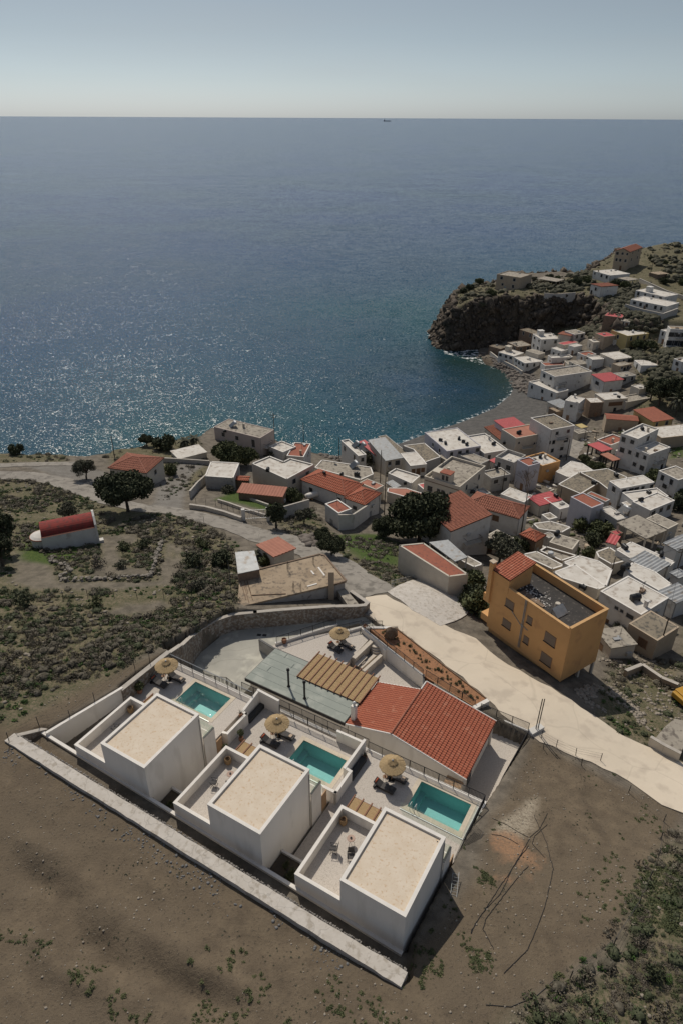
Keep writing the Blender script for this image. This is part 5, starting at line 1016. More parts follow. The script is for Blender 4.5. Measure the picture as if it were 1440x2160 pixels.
# --- crop B
house('white seafront house with row of solar panels on its roof terrace', 'B', (195,400), (98,278), (250,385), 5.0, WHITE, ROOFW, '2x1', '1x1', par=.4)
house('long shed with pink-red corrugated roof beside the shore', 'B', (370,425), (232,290), (405,415), 3.6, WHITE, ROOFP, rtype='shedX', rise=.25, tile=ROOFP)
house('cream house with pale corrugated roof next to the pink-red sheet roof', 'B', (405,432), (290,280), (525,412), 4.2, CREAM, METALG, '', '2x1', rtype='shedX', rise=.2, tile=METALG)
house('narrow seafront building with olive-brown flat roof', 'B', (525,398), (352,248), (585,385), 3.4, GREYW, ROOFO, par=.12)
house('little white house with brown shuttered windows between olive-brown roofs', 'B', (590,472), (548,375), (705,448), 2.9, WHITE, ROOFW, '', [(.2,1.0,.8,1.0),(.5,1.0,.9,1.9),(.78,1.0,.8,1.0)], par=.1, shut=SHUT)
phouse('long olive-brown flat roof behind the beach, left of the large white seafront block', 'B', [(700,442),(820,400),(695,297),(530,318),(610,345)], 3.0, GREYW, ROOFO, .12)
house('large white seafront block with five black tanks on its bright roof', 'B', (865,358), (705,215), (1118,312), 5.0, LILAC, ROOFW, [(.3,1.0,.8,1),(.6,1.0,.8,1)], '4x1', par=.15)  # white walls, their blue-grey shade painted in with the lilac tone
house('white terrace roof with a tank right of the large white seafront block', 'B', (1150,372), (1045,238), (1300,325), 4.0, WHITE, ROOFW, '', '2x1', par=.35)
house('beach house with narrow red tile roof right of the terrace roof', 'B', (1290,282), (1135,178), (1385,272), 3.4, CREAM, ROOFR, '', '2x1', rtype='shedX', rise=.5, tile=TILEB)
house('grey flat roof with pipe frame behind the turreted beige house', 'B', (1125,452), (925,388), (1200,425), 3.2, GREYW, ROOFC, par=.12)
o_ = house('large beige house with red-capped turret and brown band under the parapet', 'B', (965,628), (692,552), (1172,470), 5.6, CREAM, ROOFC, [(.2,1.9,1.0,1.0),(.45,2.0,.8,1.1),(.57,2.0,.8,1.1),(.82,2.0,1.2,1.2)], '2x2', par=.6)
part('brown_band', MB().box(-.03, -.001, .1, o_[3]-.1, o_[4]-1.0, o_[4]-.8), BROWNW, o_[0])
tr_ = MB().box(.4, 2.3, 2.6, 5.0, o_[4]-.65, o_[4]+1.7); tt_ = part('turret', tr_, CREAM, o_[0]); part('turret_roof', MB().box(.3, 2.4, 2.5, 5.1, o_[4]+1.7, o_[4]+1.85), ROOFR, tt_); part('turret_window', MB().box(.36, .399, 3.0, 3.6, o_[4]+.2, o_[4]+1.3).box(.36, .399, 3.9, 4.5, o_[4]+.2, o_[4]+1.3), GLASSD, tt_)
house('small shaded house with crimson awning roof right of the turreted beige house', 'B', (1205,560), (1150,505), (1330,515), 3.6, GREYW, ROOFC, '', '2x1', par=.3)
house('crimson sheet awning above the small shaded house', 'B', (1300,475), (1200,418), (1338,455), 3.0, METALL, ROOFP, open_=True, name='awning', cat='awning', z=None)
phouse('low white flat roof with walled edge in front of the olive trees', 'B', [(600,605),(665,545),(480,490),(420,528)], 3.0, WHITE, ROOFW, .35)
house('flat salmon roof directly behind the pyramid tile roof', 'B', (330,655), (205,602), (388,622), 2.8, CREAM, ROOFS, par=.1)
phouse('long irregular salmon tiled roof running behind the round-crowned dark tree', 'B', [(610,722),(780,770),(830,725),(560,640),(420,640),(415,670)], 2.6, CREAM, ROOFS, .08)
house('white house with corrugated tile roof sloping towards the dark tree', 'B', (903,965), (800,760), (1120,838), 5.2, WHITE, None, '', [(.15,3.8,.8,.9)], rtype='shedX', rise=1.3, tile=TILEB, ov=.15)
house('white roof box with raised parapet behind the sloping tile roof', 'B', (1060,810), (950,750), (1142,785), 4.5, WHITE, ROOFW, par=.6)
house('white house with broad orange hipped tile roof and one brown window', 'B', (1415,862), (1028,742), (1262,668) if False else (1478,772), 4.2, WHITE, None, [(.42,.9,1.2,1.1)], '', rtype='hip', rise=1.3, tile=TILEB, shut=SHUT)
house('small beige box with bare concrete roof below the orange hipped house', 'B', (1290,1062), (1155,1003), (1388,1015), 2.6, CREAM, ROOFC, par=.08)
house('tiny beige hut beside the small concrete-roofed box', 'B', (1150,1062), (1105,1042), (1185,1045), 1.6, CREAM, ROOFC, par=.05)
phouse('long low building with flat red roof in front of the round-crowned dark tree', 'B', [(890,1310),(1035,1290),(695,1055),(508,1075)], 3.2, CREAM, ROOFR, .10, cap=CREAM)
phouse('grey corrugated lean-to canopy joined to the long red-roofed building', 'B', [(935,1195),(1030,1160),(880,1030),(735,1050)], 3.0, METALL, METALG, .1, name='canopy', cat='canopy', open_=True)
phouse('low concrete roof right of the grey corrugated canopy', 'B', [(1080,1235),(1148,1213),(1030,1150),(960,1178)], 2.2, CREAM, ROOFC, .1)
# --- crop C
house('lilac-grey house with pink-red corrugated roof near the beach', 'C', (90,185), (15,122), (225,160), 6.0, LILAC, ROOFP, '', '', rtype='shedX', rise=.3, tile=ROOFP)
house('big beige block with orange tile and white terrace roof', 'C', (165,255), (60,185), (425,200), 6.2, CREAM, ROOFS, '', [(.1,1.2,.5,.6),(.55,2.2,.5,.6),(.62,2.2,.5,.6),(.9,1.2,.9,1.4),(.9,4.0,.9,1.2)], par=.2)
house('tall pale four-storey block with olive flat roof and small square windows', 'C', (430,187), (280,97), (607,150), 9.0, WHITE, ROOFO, '', [(.28,.9,.9,.9),(.75,.9,.9,.9),(.2,3.2,.9,1.1),(.72,3.2,1.3,1.2),(.2,5.6,.9,1.1),(.6,5.6,1.1,1.0),(.05,3.2,.4,.9),(.62,8.0,.9,.9)], par=.3)
house('tall lilac house with red terrace roof behind the bare tree', 'C', (262,465), (150,428), (372,455), 6.6, LILAC, ROOFR, '', '', par=.25)
house('house with deep white parapet left of the tall lilac house', 'C', (150,440), (0,402), (262,388), 5.0, GREYW, ROOFW, '2x2', '', par=.8)
house('small bright orange-walled house with tank on its terrace', 'C', (368,462), (262,388), (480,412), 4.6, ORANGE, ROOFW, '', '', par=.45)
phouse('low white irregular roof beside the hedge', 'C', [(560,545),(755,492),(670,440),(585,422),(468,505)], 2.6, WHITE, ROOFW, .08)
phouse('large olive-brown flat roof, left half, in the village centre', 'C', [(660,672),(800,585),(640,508),(487,600)], 3.0, TANW, ROOFO, .1)
phouse('large olive-brown flat roof, right half with black tanks, in the village centre', 'C', [(880,645),(1015,542),(860,476),(650,507),(800,583)], 3.0, TANW, ROOFO, .1)
house('white two-storey house with bare pale upper roof slab', 'C', (960,628), (880,572), (1210,572), 5.6, WHITE, ROOFW, '1x1', '5x1', par=.1)
house('white terrace roof stepping down from the two-storey house', 'C', (1060,722), (990,655), (1300,665), 4.0, WHITE, ROOFW, '', '', par=.25)
house('white lower roof with red edge at its far corner, lowest of the three steps', 'C', (1190,792), (1048,730), (1392,722), 3.4, WHITE, ROOFW, '', '3x1', par=.2)
house('plain lilac house with flat red membrane roof in the village centre', 'C', (745,778), (568,703), (850,750), 5.6, LILAC, ROOFR, '', '', par=.15)
house('red lean-to roof just behind the plain lilac house', 'C', (850,730), (700,672), (885,715), 4.2, GREYW, ROOFR, par=.08)
house('grey house with white roof and dark tank right of the plain lilac house', 'C', (940,870), (835,775), (1005,838), 3.6, GREYW, ROOFW, [(.5,1.2,.9,1.3)], '', par=.15)
house('open carport under a broad bare concrete slab', 'C', (1160,1005), (945,888), (1308,938), 3.0, CREAM, ROOFC, open_=True, name='carport', cat='carport')
house('brown concrete roof behind the open carport', 'C', (1325,932), (1165,852), (1395,888), 3.0, CREAM, ROOFC, par=.08)
house('dark red tiled pavilion below the orange hipped house', 'C', (320,1035), (212,985), (385,990), 2.8, BROWNW, None, rtype='hip', rise=.9, tile=TILE)
phouse('tumbledown grey roofs patched with rubble near the bare tree', 'C', [(520,965),(590,925),(430,880),(300,900),(340,940)], 2.4, CREAM, ROOFC, .08)
house('tan concrete roof box left of the dark shrubs', 'C', (600,1095), (415,1062), (690,1040), 2.6, CREAM, ROOFC, par=.06)
phouse('broad white roof with rusting starter bars behind the orange house', 'C', [(860,1372),(905,1245),(800,1178),(655,1140),(530,1192)], 3.0, WHITE, ROOFW, .08)
phouse('cream roof directly behind the black roof of the orange house', 'C', [(800,1395),(860,1372),(620,1205),(460,1265),(520,1310)], 2.8, CREAM, ROOFW, .06)
phouse('tan walled roof with deep parapet behind the orange house chimney', 'C', [(520,1180),(640,1140),(400,1072),(350,1105)], 2.4, TANW, ROOFC, .4)
phouse('small tan roof with a white tank stand beside the orange house', 'C', [(450,1245),(540,1215),(330,1110),(215,1135),(330,1190)], 2.2, TANW, ROOFC, .08)
phouse('brown triangular concrete roof below the small red roof', 'C', [(900,1205),(1030,1170),(880,1072),(780,1110),(800,1150)], 2.2, CREAM, ROOFO, .06)
phouse('white terrace roof crossed by a path of tanks, right of the brown triangular roof', 'C', [(1330,1225),(1380,1180),(1045,1030),(930,1092),(1050,1162),(1170,1112)], 2.8, WHITE, ROOFW, .08)
house('little house with small red sheet roof beside the dark shrubs', 'C', (920,1050), (865,1040), (975,1010), 2.6, WHITE, ROOFP, rtype='shedX', rise=.2, tile=ROOFP)
house('white corrugated roof between the white terraces', 'C', (1230,1262), (1060,1165), (1320,1195), 2.8, WHITE, METALG, rtype='shedX', rise=.15, tile=METALG)
phouse('white stepped roof with pipe chimney in front of the white corrugated roof', 'C', [(1270,1405),(1358,1350),(1230,1255),(1060,1185),(1000,1240),(1080,1300)], 2.8, WHITE, ROOFW, .08)
house('stepped white block with upper terrace and tank, tallest house in the right village', 'C', (1090,250), (955,212), (1280,182), 8.6, WHITE, ROOFW, '2x2', '1x1', par=.4)
house('lower wing with grey roof and shaded balconies of the stepped white block', 'C', (1180,368), (1065,322), (1342,312), 5.6, WHITE, ROOFW, '2x2', '', par=.35)
house('narrow balcony wing with railings on the left of the stepped white block', 'C', (1000,370), (930,335), (1065,335), 3.4, WHITE, ROOFW, '2x1', '', par=.4)
house('long white roof running off the right edge behind the stepped white block', 'C', (1270,242), (1228,165), (1450,152), 3.6, TANW, ROOFW, '', '', par=.1)
house('tan stone building with low red ridge roof near the square', 'C', (850,100), (862,62), (1078,95), 4.2, TANW, None, rtype='gablex', rise=.5, tile=ROOFR, ov=.05)
house('ochre house under a broad dark red roof by the palms', 'C', (1205,118), (1105,38), (1318,78), 3.0, YELW, None, '', '2x1', rtype='shedy', rise=.5, tile=ROOFR)
house('crimson corrugated restaurant awning', 'C', (815,348), (732,292), (878,320), 2.8, METALD, ROOFP, open_=True, name='awning', cat='awning')
house('orange awning below the crimson restaurant awning', 'C', (900,418), (828,366), (945,400), 2.8, METALD, ROOFS, open_=True, name='awning', cat='awning')
house('low white house with red patio roof between square and stepped white block', 'C', (885,300), (792,255), (978,245), 3.2, WHITE, ROOFR, par=.3)
house('crimson sheet-roofed patio beside the bare tree', 'C', (350,762), (285,700), (490,712), 2.8, CREAM, ROOFP, rtype='shedX', rise=.2, tile=ROOFP)
house('white roof terrace between the orange hipped house and crimson patio', 'C', (230,740), (50,680), (300,690), 3.0, WHITE, ROOFW, par=.1)
house('white terrace with umbrella-like tank in front of the plain lilac house', 'C', (500,790), (430,700), (560,755), 2.6, WHITE, ROOFW, par=.1)
house('white villa with terrace at the right edge below the stepped white block', 'C', (1400,560), (1290,482), (1480,500), 4.4, WHITE, ROOFC, '2x1', '', par=.2)
# --- crop G right of orange house
house('white house with black water tank on its roof beside the orange house', 'G', (1190,548), (925,418), (1382,458), 3.8, WHITE, ROOFW, [(.42,.9,.5,.5),(.55,.9,.6,.5),(.22,.9,1.1,.7)], '', par=.1)
house('old brown-roofed concrete house with dark red shutters', 'G', (1290,705), (1115,603), (1425,622), 3.2, TANW, ROOFO, [(.35,1.0,.55,1.2),(.5,1.0,.55,1.2)], '', par=.06, shut=SHUT)
house('white corrugated roof at the right edge behind the brown-roofed house', 'G', (1400,470), (1308,405), (1500,420), 3.0, WHITE, METALG, rtype='shedX', rise=.15, tile=METALG)
house('low concrete annex left of the brown-roofed concrete house', 'G', (1010,755), (985,650), (1110,690), 1.6, CREAM, ROOFC, par=.05)
house('white house with sheet roof at the right edge above the carport', 'C', (1395,1090), (1325,1035), (1480,1010), 4.0, WHITE, METALG, rtype='shedX', rise=.2, tile=METALG)
# --- crop D : village under the cliff
house('big blank white block, the largest house under the cliff', 'D', (455,612), (352,562), (735,566), 7.4, WHITE, ROOFC, '2x2', [(.7,.9,.35,.4),(.68,3.0,.35,.4)], par=.4)
house('lower balcony wing of the big blank white block facing the sea', 'D', (470,735), (345,640), (520,700), 3.5, WHITE, ROOFW, '3x1', '', par=.4)
house('pale house with satellite dish below the big blank white block', 'D', (640,812), (528,802), (728,786), 6.2, WHITE, ROOFW, [(.5,1,.8,.8)], '', par=.1)
house('narrow house with brown rendered wall next to the pale house', 'D', (728,808), (690,770), (825,800), 5.0, BROWNW, ROOFW, par=.1)
house('beige house with long brown balcony and tank under the big pines', 'D', (835,785), (772,735), (1002,764), 4.8, CREAM, ROOFW, '', [(.5,1.0,4.5,1.1)], par=.1, shut=SHUT)
house('white house with bright red flat roof and veranda under the cliff', 'D', (830,645), (772,592), (948,620), 4.2, WHITE, ROOFP, [(.5,1.2,2.0,1.2)], '', rtype='shedX', rise=.15, tile=ROOFP)
house('cream house with white slab roof and metal door above the red flat roof', 'D', (905,478), (812,430), (1034,455), 3.2, CREAM, ROOFW, '', '3x1', par=.08)
house('small brown box house with white door below the cream slab-roofed house', 'D', (945,528), (880,512), (1058,520), 2.8, TANW, ROOFC, '', '2x1', par=.08)
house('ochre and white two-storey house with white roof at the foot of the slope', 'D', (1005,298), (895,252), (1152,272), 5.4, YELW, ROOFW, [(.55,.9,1.0,1.3)], '3x1', par=.15)
house('tall narrow tan house with crimson roof left of the ochre house', 'D', (828,305), (776,276), (900,290), 5.0, TANW, ROOFP, [(.5,1,.5,.8)], '', par=.15, cap=TANW)
house('beige porch wing of the tall narrow tan house', 'D', (745,348), (705,325), (835,342), 3.2, CREAM, ROOFW, [(.5,1,.5,1.5)], '', par=.08)
house('small white house with red tiled porch under the cliff', 'D', (570,312), (480,296), (590,280), 3.0, CREAM, None, '', '', rtype='shedx', rise=.6, tile=TILEB)
house('white house with grey flat roof tucked against the cliff', 'D', (600,290), (545,262), (665,272), 3.4, WHITE, ROOFC, '', '2x1', par=.1)
house('white three-level house with many roof tanks against the cliff', 'D', (350,330), (303,288), (482,316), 5.6, WHITE, ROOFW, '2x2', '2x1', par=.25)
house('dark weathered house pressed against the cliff', 'D', (300,292), (213,252), (345,275), 4.2, BROWNW, ROOFO, '2x1', '', par=.1)
house('brown flat-roofed house nearest the cliff foot', 'D', (170,390), (80,357), (288,378), 3.2, BROWNW, ROOFC, '2x1', '2x1', par=.1)
house('white house with wide windows on the sea wall under the cliff', 'D', (140,460), (30,428), (212,432), 3.4, WHITE, ROOFW, '3x1', '', par=.1)
house('white waterfront house with corner windows at the end of the sea wall', 'D', (225,512), (150,468), (362,494), 4.0, WHITE, ROOFW, '3x1', '3x1', par=.1)
house('patched grey roof between the waterfront house and three-level house', 'D', (330,445), (238,415), (375,430), 3.0, CREAM, ROOFC, par=.06)
house('cluster house with crimson roof left of the white domes', 'D', (520,372), (475,355), (620,345), 3.4, CREAM, ROOFP, '', '', par=.1)
house('little white house with pale roof behind the crimson cluster roof', 'D', (600,385), (560,370), (655,370), 3.0, WHITE, ROOFW, par=.1)
house('long white terrace wall house in the middle of the cliff-foot cluster', 'D', (430,470), (405,450), (585,458), 3.2, WHITE, ROOFW, '', '', par=.35)
house('white house with red tiled terrace right of the long terrace wall', 'D', (680,450), (640,425), (752,432), 3.0, WHITE, ROOFR, par=.3)
house('white house with plain side wall above the big blank block', 'D', (740,480), (690,455), (832,475), 4.0, WHITE, ROOFW, '', '', par=.2)
house('row roof with two small red tiled patches left of the big blank block', 'D', (380,530), (360,505), (520,512), 3.0, WHITE, ROOFR, par=.2)
house('square brown rooftop room on the big blank white block', 'D', (560,520), (545,490), (665,510), 2.4, CREAM, ROOFC, par=.1)
house('grey house with brown lean-to right of the white red-roofed house', 'D', (960,610), (905,580), (1060,590), 3.4, GREYW, ROOFC, '', '2x1', par=.1)
house('long low white roof behind the dark pines', 'D', (1110,520), (1065,480), (1318,512), 2.6, WHITE, ROOFW, par=.06)
house('small white cube house at the far right above the pines', 'D', (1420,490), (1370,465), (1500,470), 4.4, WHITE, ROOFW, '1x1', '', par=.25)
house('big white apartment house with dark arcaded balconies at the right edge', 'D', (1330,240), (1300,218), (1520,250), 7.2, WHITE, ROOFT, '', [(.12,1.2,2.2,1.5),(.35,1.2,2.2,1.5),(.6,1.2,2.2,1.5),(.12,4.0,2.4,1.7),(.36,4.0,2.4,1.7),(.6,4.0,2.4,1.7)], par=.15)
house('low white wing on the left of the arcaded apartment house', 'D', (1300,262), (1255,248), (1345,255), 4.5, WHITE, ROOFW, '1x1', '', par=.15)
house('ruined shed with red and grey roofs on the slope below the white villa', 'D', (960,160), (820,150), (1010,140), 2.4, BROWNW, ROOFP, par=.06)
house('pair of sheet roofs on the slope below the white villa', 'D', (1020,190), (950,180), (1060,165), 2.6, CREAM, ROOFC, '2x1', '', par=.06)
# --- crop E : headland
house('tan two-storey house with white-edged roof standing on the headland cliff', 'E', (545,262), (435,240), (580,238), 4.8, TANW, ROOFC, '2x2', '', par=.3)
house('tall three-storey tan house with red tile roof at the top of the headland road', 'E', (1135,118), (1055,112), (1235,96), 8.2, TANW, None, '3x2', '2x2', rtype='gablex', rise=1.3, tile=TILEB)
house('low white house with tanks in front of the tall tan house', 'E', (1030,245), (950,220), (1128,232), 3.2, WHITE, ROOFW, '3x1', '', par=.1)
house('little white house with red roof at the top edge of the cliff', 'E', (983,312), (953,296), (1032,292), 4.0, WHITE, None, '1x1', '', rtype='shedx', rise=.4, tile=TILEB)
house('white two-storey villa with veranda above the cliff village', 'E', (1330,358), (1185,322), (1388,342), 3.6, WHITE, ROOFW, '4x1', '', par=.1)
house('broad lower floor and terrace of the white villa above the cliff village', 'E', (1340,410), (1150,372), (1400,388), 3.0, WHITE, ROOFW, '5x1', '', par=.2)
house('flat shelter roof on the headland road', 'E', (1130,272), (1080,258), (1172,262), 2.4, CREAM, ROOFC, open_=True, name='shelter', cat='shelter')
house('small dark hut on the slope beyond the headland road', 'E', (1290,240), (1258,228), (1328,230), 2.0, BROWNW, ROOFT, par=.05)
house('long garden pergola on the headland lawn', 'E', (740,282), (650,262), (765,268), 2.2, TANW, ROOFC, open_=True, name='pergola', cat='pergola')
house('small white store at the back of the pebble beach under the pale house', 'D', (500,850), (440,800), (560,820), 2.6, CREAM, METALG, rtype='shedX', rise=.2, tile=METALG)
house('patchwork shed with brown sheet roof between the beach and the pale house', 'D', (470,880), (420,850), (540,860), 2.0, BROWNW, ROOFT, par=.06)
house('dark boathouse beside the sea wall at the cliff foot', 'E', (440,650), (395,630), (462,632), 2.6, BROWNW, ROOFO, par=.08)
house('white porch with flat roof in front of the crimson cluster roof', 'D', (500,418), (440,392), (545,400), 2.6, WHITE, ROOFW, par=.08)
house('small cream house between terrace wall house and rooftop room', 'D', (620,520), (590,492), (680,498), 3.0, CREAM, ROOFC, '1x1', '', par=.1)
house('small white shed left of the ochre two-storey house', 'D', (905,330), (880,312), (950,322), 2.0, WHITE, ROOFR, par=.06)
house('grey terrace house stepping down between beige balcony house and pines', 'D', (1000,800), (960,760), (1110,730), 2.6, CREAM, ROOFC, par=.3)
house('cream courtyard house at the foot of the pine grove', 'D', (1100,700), (1055,670), (1150,680), 2.6, CREAM, ROOFW, par=.2)
house('small house with tan roof between four-storey block and orange-walled house', 'C', (640,215), (605,190), (700,195), 2.2, CREAM, ROOFC, par=.15)
house('low white kiosk on the square beside the poles', 'C', (660,175), (635,150), (690,160), 2.6, WHITE, YELW, par=.05)
house('white balcony house at the right edge above the green bushes', 'C', (1330,590), (1285,560), (1390,570), 3.0, WHITE, ROOFW, '1x1', '1x1', par=.2)
house('cream lean-to behind the long irregular salmon roof', 'B', (700,655), (655,610), (750,640), 2.4, WHITE, ROOFP, par=.08)
house('grey stair block between the beige turreted house and orange hipped house', 'B', (1140,690), (1090,650), (1190,665), 2.6, GREYW, ROOFW, par=.2)
house('small white house with cream roof above the rubble roofs', 'C', (420,870), (370,830), (480,850), 2.6, WHITE, ROOFC, par=.1)
house('grey block wall room beside the dark red pavilion', 'C', (420,1010), (375,980), (470,990), 2.2, GREYW, ROOFC, par=.1)
house('narrow white stair house in front of the stepped lower roofs', 'C', (1010,760), (975,735), (1050,745), 3.0, WHITE, ROOFW, par=.1)
house('brown shed roof at the left of the open carport', 'C', (930,985), (885,955), (985,965), 2.2, BROWNW, ROOFP, par=.06)
house('white wash house right of the white stepped roof', 'C', (1410,1300), (1360,1265), (1460,1275), 2.4, WHITE, METALG, rtype='shedX', rise=.15, tile=METALG)
house('cream roof between the large white seafront block and the turreted beige house', 'B', (860,425), (800,395), (920,405), 2.8, CREAM, ROOFC, '', '1x1', par=.1)
house('low blue-grey sheet roof beside the low white walled roof', 'B', (470,640), (425,600), (505,625), 2.0, CREAM, METALG, rtype='shedX', rise=.15, tile=METALG)
# --- free-standing village walls
def wline(name, label, k, pts, h, th=.25, mat=WHITE, cap=None, below=1.2):
    P = [hit(*q(k, *p), h) for p in pts]; zb = min(p[2] for p in P) - h - below; o = thing(name, label, 'wall', (P[0][0], P[0][1], zb)); mb, mc = MB(), MB()
    for a, b in zip(P[:-1], P[1:]):
        a2, b2 = (a - P[0])[:2], (b - P[0])[:2]; mb.obox(a2, b2, th, 0, a[2]-zb, b[2]-zb)
        m2 = len(mc.v); mc.obox(a2, b2, th+.08, a[2]-zb+.002, a[2]-zb+.09, b[2]-zb+.09); mc.v[m2+1] = (*mc.v[m2+1][:2], b[2]-zb+.002); mc.v[m2+2] = (*mc.v[m2+2][:2], b[2]-zb+.002)
    part('wall_body', mb, mat, o); part('coping', mc, cap or STONEC, o); return o
wline('garden_wall', 'whitewashed wall along the road between gate and hipped tile house', 'A', [(700,905),(905,845)], 2.4, .25, GREYW)
wline('garden_wall', 'curved white wall with peeling paint at the end of the hipped tile house', 'A', [(1130,960),(1240,955),(1330,895),(1440,800)], 3.0, .3, WHITE)
wline('garden_wall', 'low stone-faced wall along the upper side of the hillside road up to the gate', 'A', [(0,890),(120,905),(260,940),(395,985)], .7, .4, CREAM)
wline('garden_wall', 'low kerb wall of the garden lane inside the gate', 'A', [(215,850),(300,875),(400,910),(600,970)], .6, .25, CREAM)
wline('garden_wall', 'stepped concrete wall beside the square shed', 'A', [(0,790),(60,720),(120,665)], 1.6, .25, GREYW)
wline('garden_wall', 'short wall in the green planting above the gate', 'A', [(440,830),(600,885)], .6, .25, CREAM)
wline('garden_wall', 'long concrete boundary wall of the seafront forecourt', 'Z', [(985,345),(1100,350),(1270,360)], 1.0, .3, GREYW)
wline('garden_wall', 'white retaining wall along the top of the cliff face', 'E', [(675,345),(740,350),(845,340)], 2.0, .3, GREYW)
wline('garden_wall', 'long concrete retaining wall along the headland road', 'E', [(1190,260),(1260,290),(1340,325),(1440,355)], 1.5, .4, CREAM)
wline('sea_wall', 'pale sea wall at the water under the cliff', 'E', [(385,665),(430,700),(520,745),(560,770)], 1.4, .5, GREYW)
wline('garden_wall', 'terrace wall in front of the white villa above the cliff village', 'E', [(1115,400),(1200,425),(1320,450),(1400,420)], 2.2, .4, GREYW)
wline('garden_wall', 'winding rubble wall on the waste ground right of the orange house', 'G', [(1100,890),(1200,850),(1320,930),(1420,970)], .9, .4, TANW)
wline('garden_wall', 'concrete slab wall at the bottom right below the waste ground', 'G', [(1255,1290),(1340,1340),(1440,1390)], 1.2, .3, CREAM)
slabc = phouse('pale crumbling concrete platform at the right edge beside the concrete road', 'G', [(1440,1390),(1500,1200),(1400,1180),(1340,1230),(1275,1310)], .7, TANW, ROOFC, .04, name='concrete_platform', cat='platform')
# --- gate on the hillside road
gp_ = [hit(*q('A', 412, 1005)), hit(*q('A', 600, 1010))]; g0 = thing('road_gate', 'grey metal gate between two white pillars on the hillside road', 'gate', (gp_[0][0], gp_[0][1], gp_[0][2]), math.atan2(gp_[1][1]-gp_[0][1], gp_[1][0]-gp_[0][0])); gl_ = float(np.hypot(*(gp_[1]-gp_[0])[:2]))
for x in (0, gl_): part('pillar', MB().box(x-.3, x+.3, -.3, .3, -.4, 2.2), WHITE, g0)
mb = MB(); mb.box(.3, gl_-.3, -.03, .03, .25, .32); mb.box(.3, gl_-.3, -.03, .03, 1.85, 1.92)
for k in range(9): mb.tube([(.3+(gl_-.6)*k/9, 0, .3), (.3+(gl_-.6)*(k+1)/9, 0, 1.87) if k % 2 else (.3+(gl_-.6)*k/9, 0, 1.87)], .03, 4)
part('gate_leaf', mb, METALL, g0)
def fence(label, k, pts, h=1.2, sp=3.5, mat=METALD, wires=3):
    P = []
    for a, b in zip(pts[:-1], pts[1:]):
        A_, B_ = hit(*q(k, *a)), hit(*q(k, *b)); n = max(1, int(np.hypot(*(B_-A_)[:2]) / sp))
        for i in range(n): c = A_ + (B_-A_)*i/n; P.append(c)
    P.append(B_); P = [np.array([p[0], p[1], float(gz(p[0], p[1]))]) for p in P]; o = thing('wire_fence', label, 'fence', tuple(P[0])); m_, w_ = MB(), MB()
    for p in P: d_ = p - P[0]; part('post', MB().tube([(d_[0], d_[1], d_[2]-.2), (d_[0]+random.uniform(-.08,.08), d_[1], d_[2]+h)], .035, 5), mat, o)
    for j in range(wires): w_.tube([tuple((p-P[0]) + np.array([0,0,h*(.4+.28*j)])) for p in P], .008, 3)
    part('wires', w_, mat, o)
fence('line of dark wire fence posts across the scrub below the chapel', 'Z', [(110,1210),(390,1200),(540,1190),(700,1190),(840,1195),(1000,1190),(1280,1130)])
fence('wire fence posts on the crest above the walled ruin', 'Z', [(800,770),(940,760),(1080,745),(1240,730)], 1.2, 2.5)
fence('sparse wire fence along the bare field beside the concrete road', 'G', [(590,1310),(680,1360),(800,1410),(950,1440)], 1.1, 3.0)
fence('sparse wire fence along the outside of the far left villa wall', 1, [(75,790),(255,690),(440,630),(590,540),(830,330),(920,290)], 1.3, 3.2)
fence('wire fence from the old concrete building down through the scrub', 'Z', [(1380,840),(1410,1180)], 1.3, 3.0)
fence('netting fence round the walled garden lane', 'A', [(50,880),(200,900),(380,950)], 1.3, 1.5)
# --- pale platform railing
def rail_g(label, k, pts, h=1.0):
    P = [hit(*q(k, *p)) for p in pts]; o = thing('railing', label, 'railing', tuple(P[0])); m_, b_ = MB(), MB()
    for a, b in zip(P[:-1], P[1:]):
        a = a - P[0] + [0,0,.1]; b = b - P[0] + [0,0,.1]; n = max(2, int(np.linalg.norm(b-a)/.25))
        for i in range(n+1): c = a+(b-a)*i/n; r_ = .035 if i % 8 == 0 else .012; b_.box(c[0]-r_, c[0]+r_, c[1]-r_, c[1]+r_, c[2]-.2, c[2]+h)
        for t in (.15, .5, 1): m_.tube([tuple(a+[0,0,h*t]), tuple(b+[0,0,h*t])], .03, 4)
    part('rails', m_, METALL, o); part('balusters', b_, METALL, o)
rail_g('pale metal railing along the far edges of the concrete parking platform', 'B', [(455,1395),(690,1330),(830,1290)]); rail_g('pale metal railing down the right side of the concrete parking platform', 'G', [(0,335),(80,420),(165,545)])
# ------------------------------------------------------------ orange house
zo = hit(*q('G', 768, 640), 8.0)[2]; f = W(*q('G', 768, 640), zo); r = W(*q('G', 1002, 525), zo); l = W(*q('G', 275, 330), zo)
ex, ey = r - f, l - f; w, d = float(np.hypot(*ex)), float(np.hypot(*ey)); ax, ay = math.atan2(ex[1], ex[0]), math.atan2(ey[1], ey[0]); rz = (ax + ay - math.pi/2) / 2
oh = thing('orange_house', 'tall orange rendered house with black flat roof and red-tiled stair tower beside the concrete road', 'house', (f[0], f[1], zo - 9.5), rz); H = 9.5; T = .25
b = MB(); b.box(0, w, 0, d, 1.7, H-1.15); b.box(.4, w*.45, .6, d, -2.5, 1.697); b.box(w*.45+.003, w, 1.5, d, -2.5, 1.697)
b.box(0, w, 0, T, H-1.15, H); b.box(0, T, T, d-2.6, H-1.15, H-.25); b.box(w-T, w, T, d, H-1.15, H); b.box(T, w-T, d-T, d, H-1.15, H-.1); part('wall', b, ORANGE, oh)
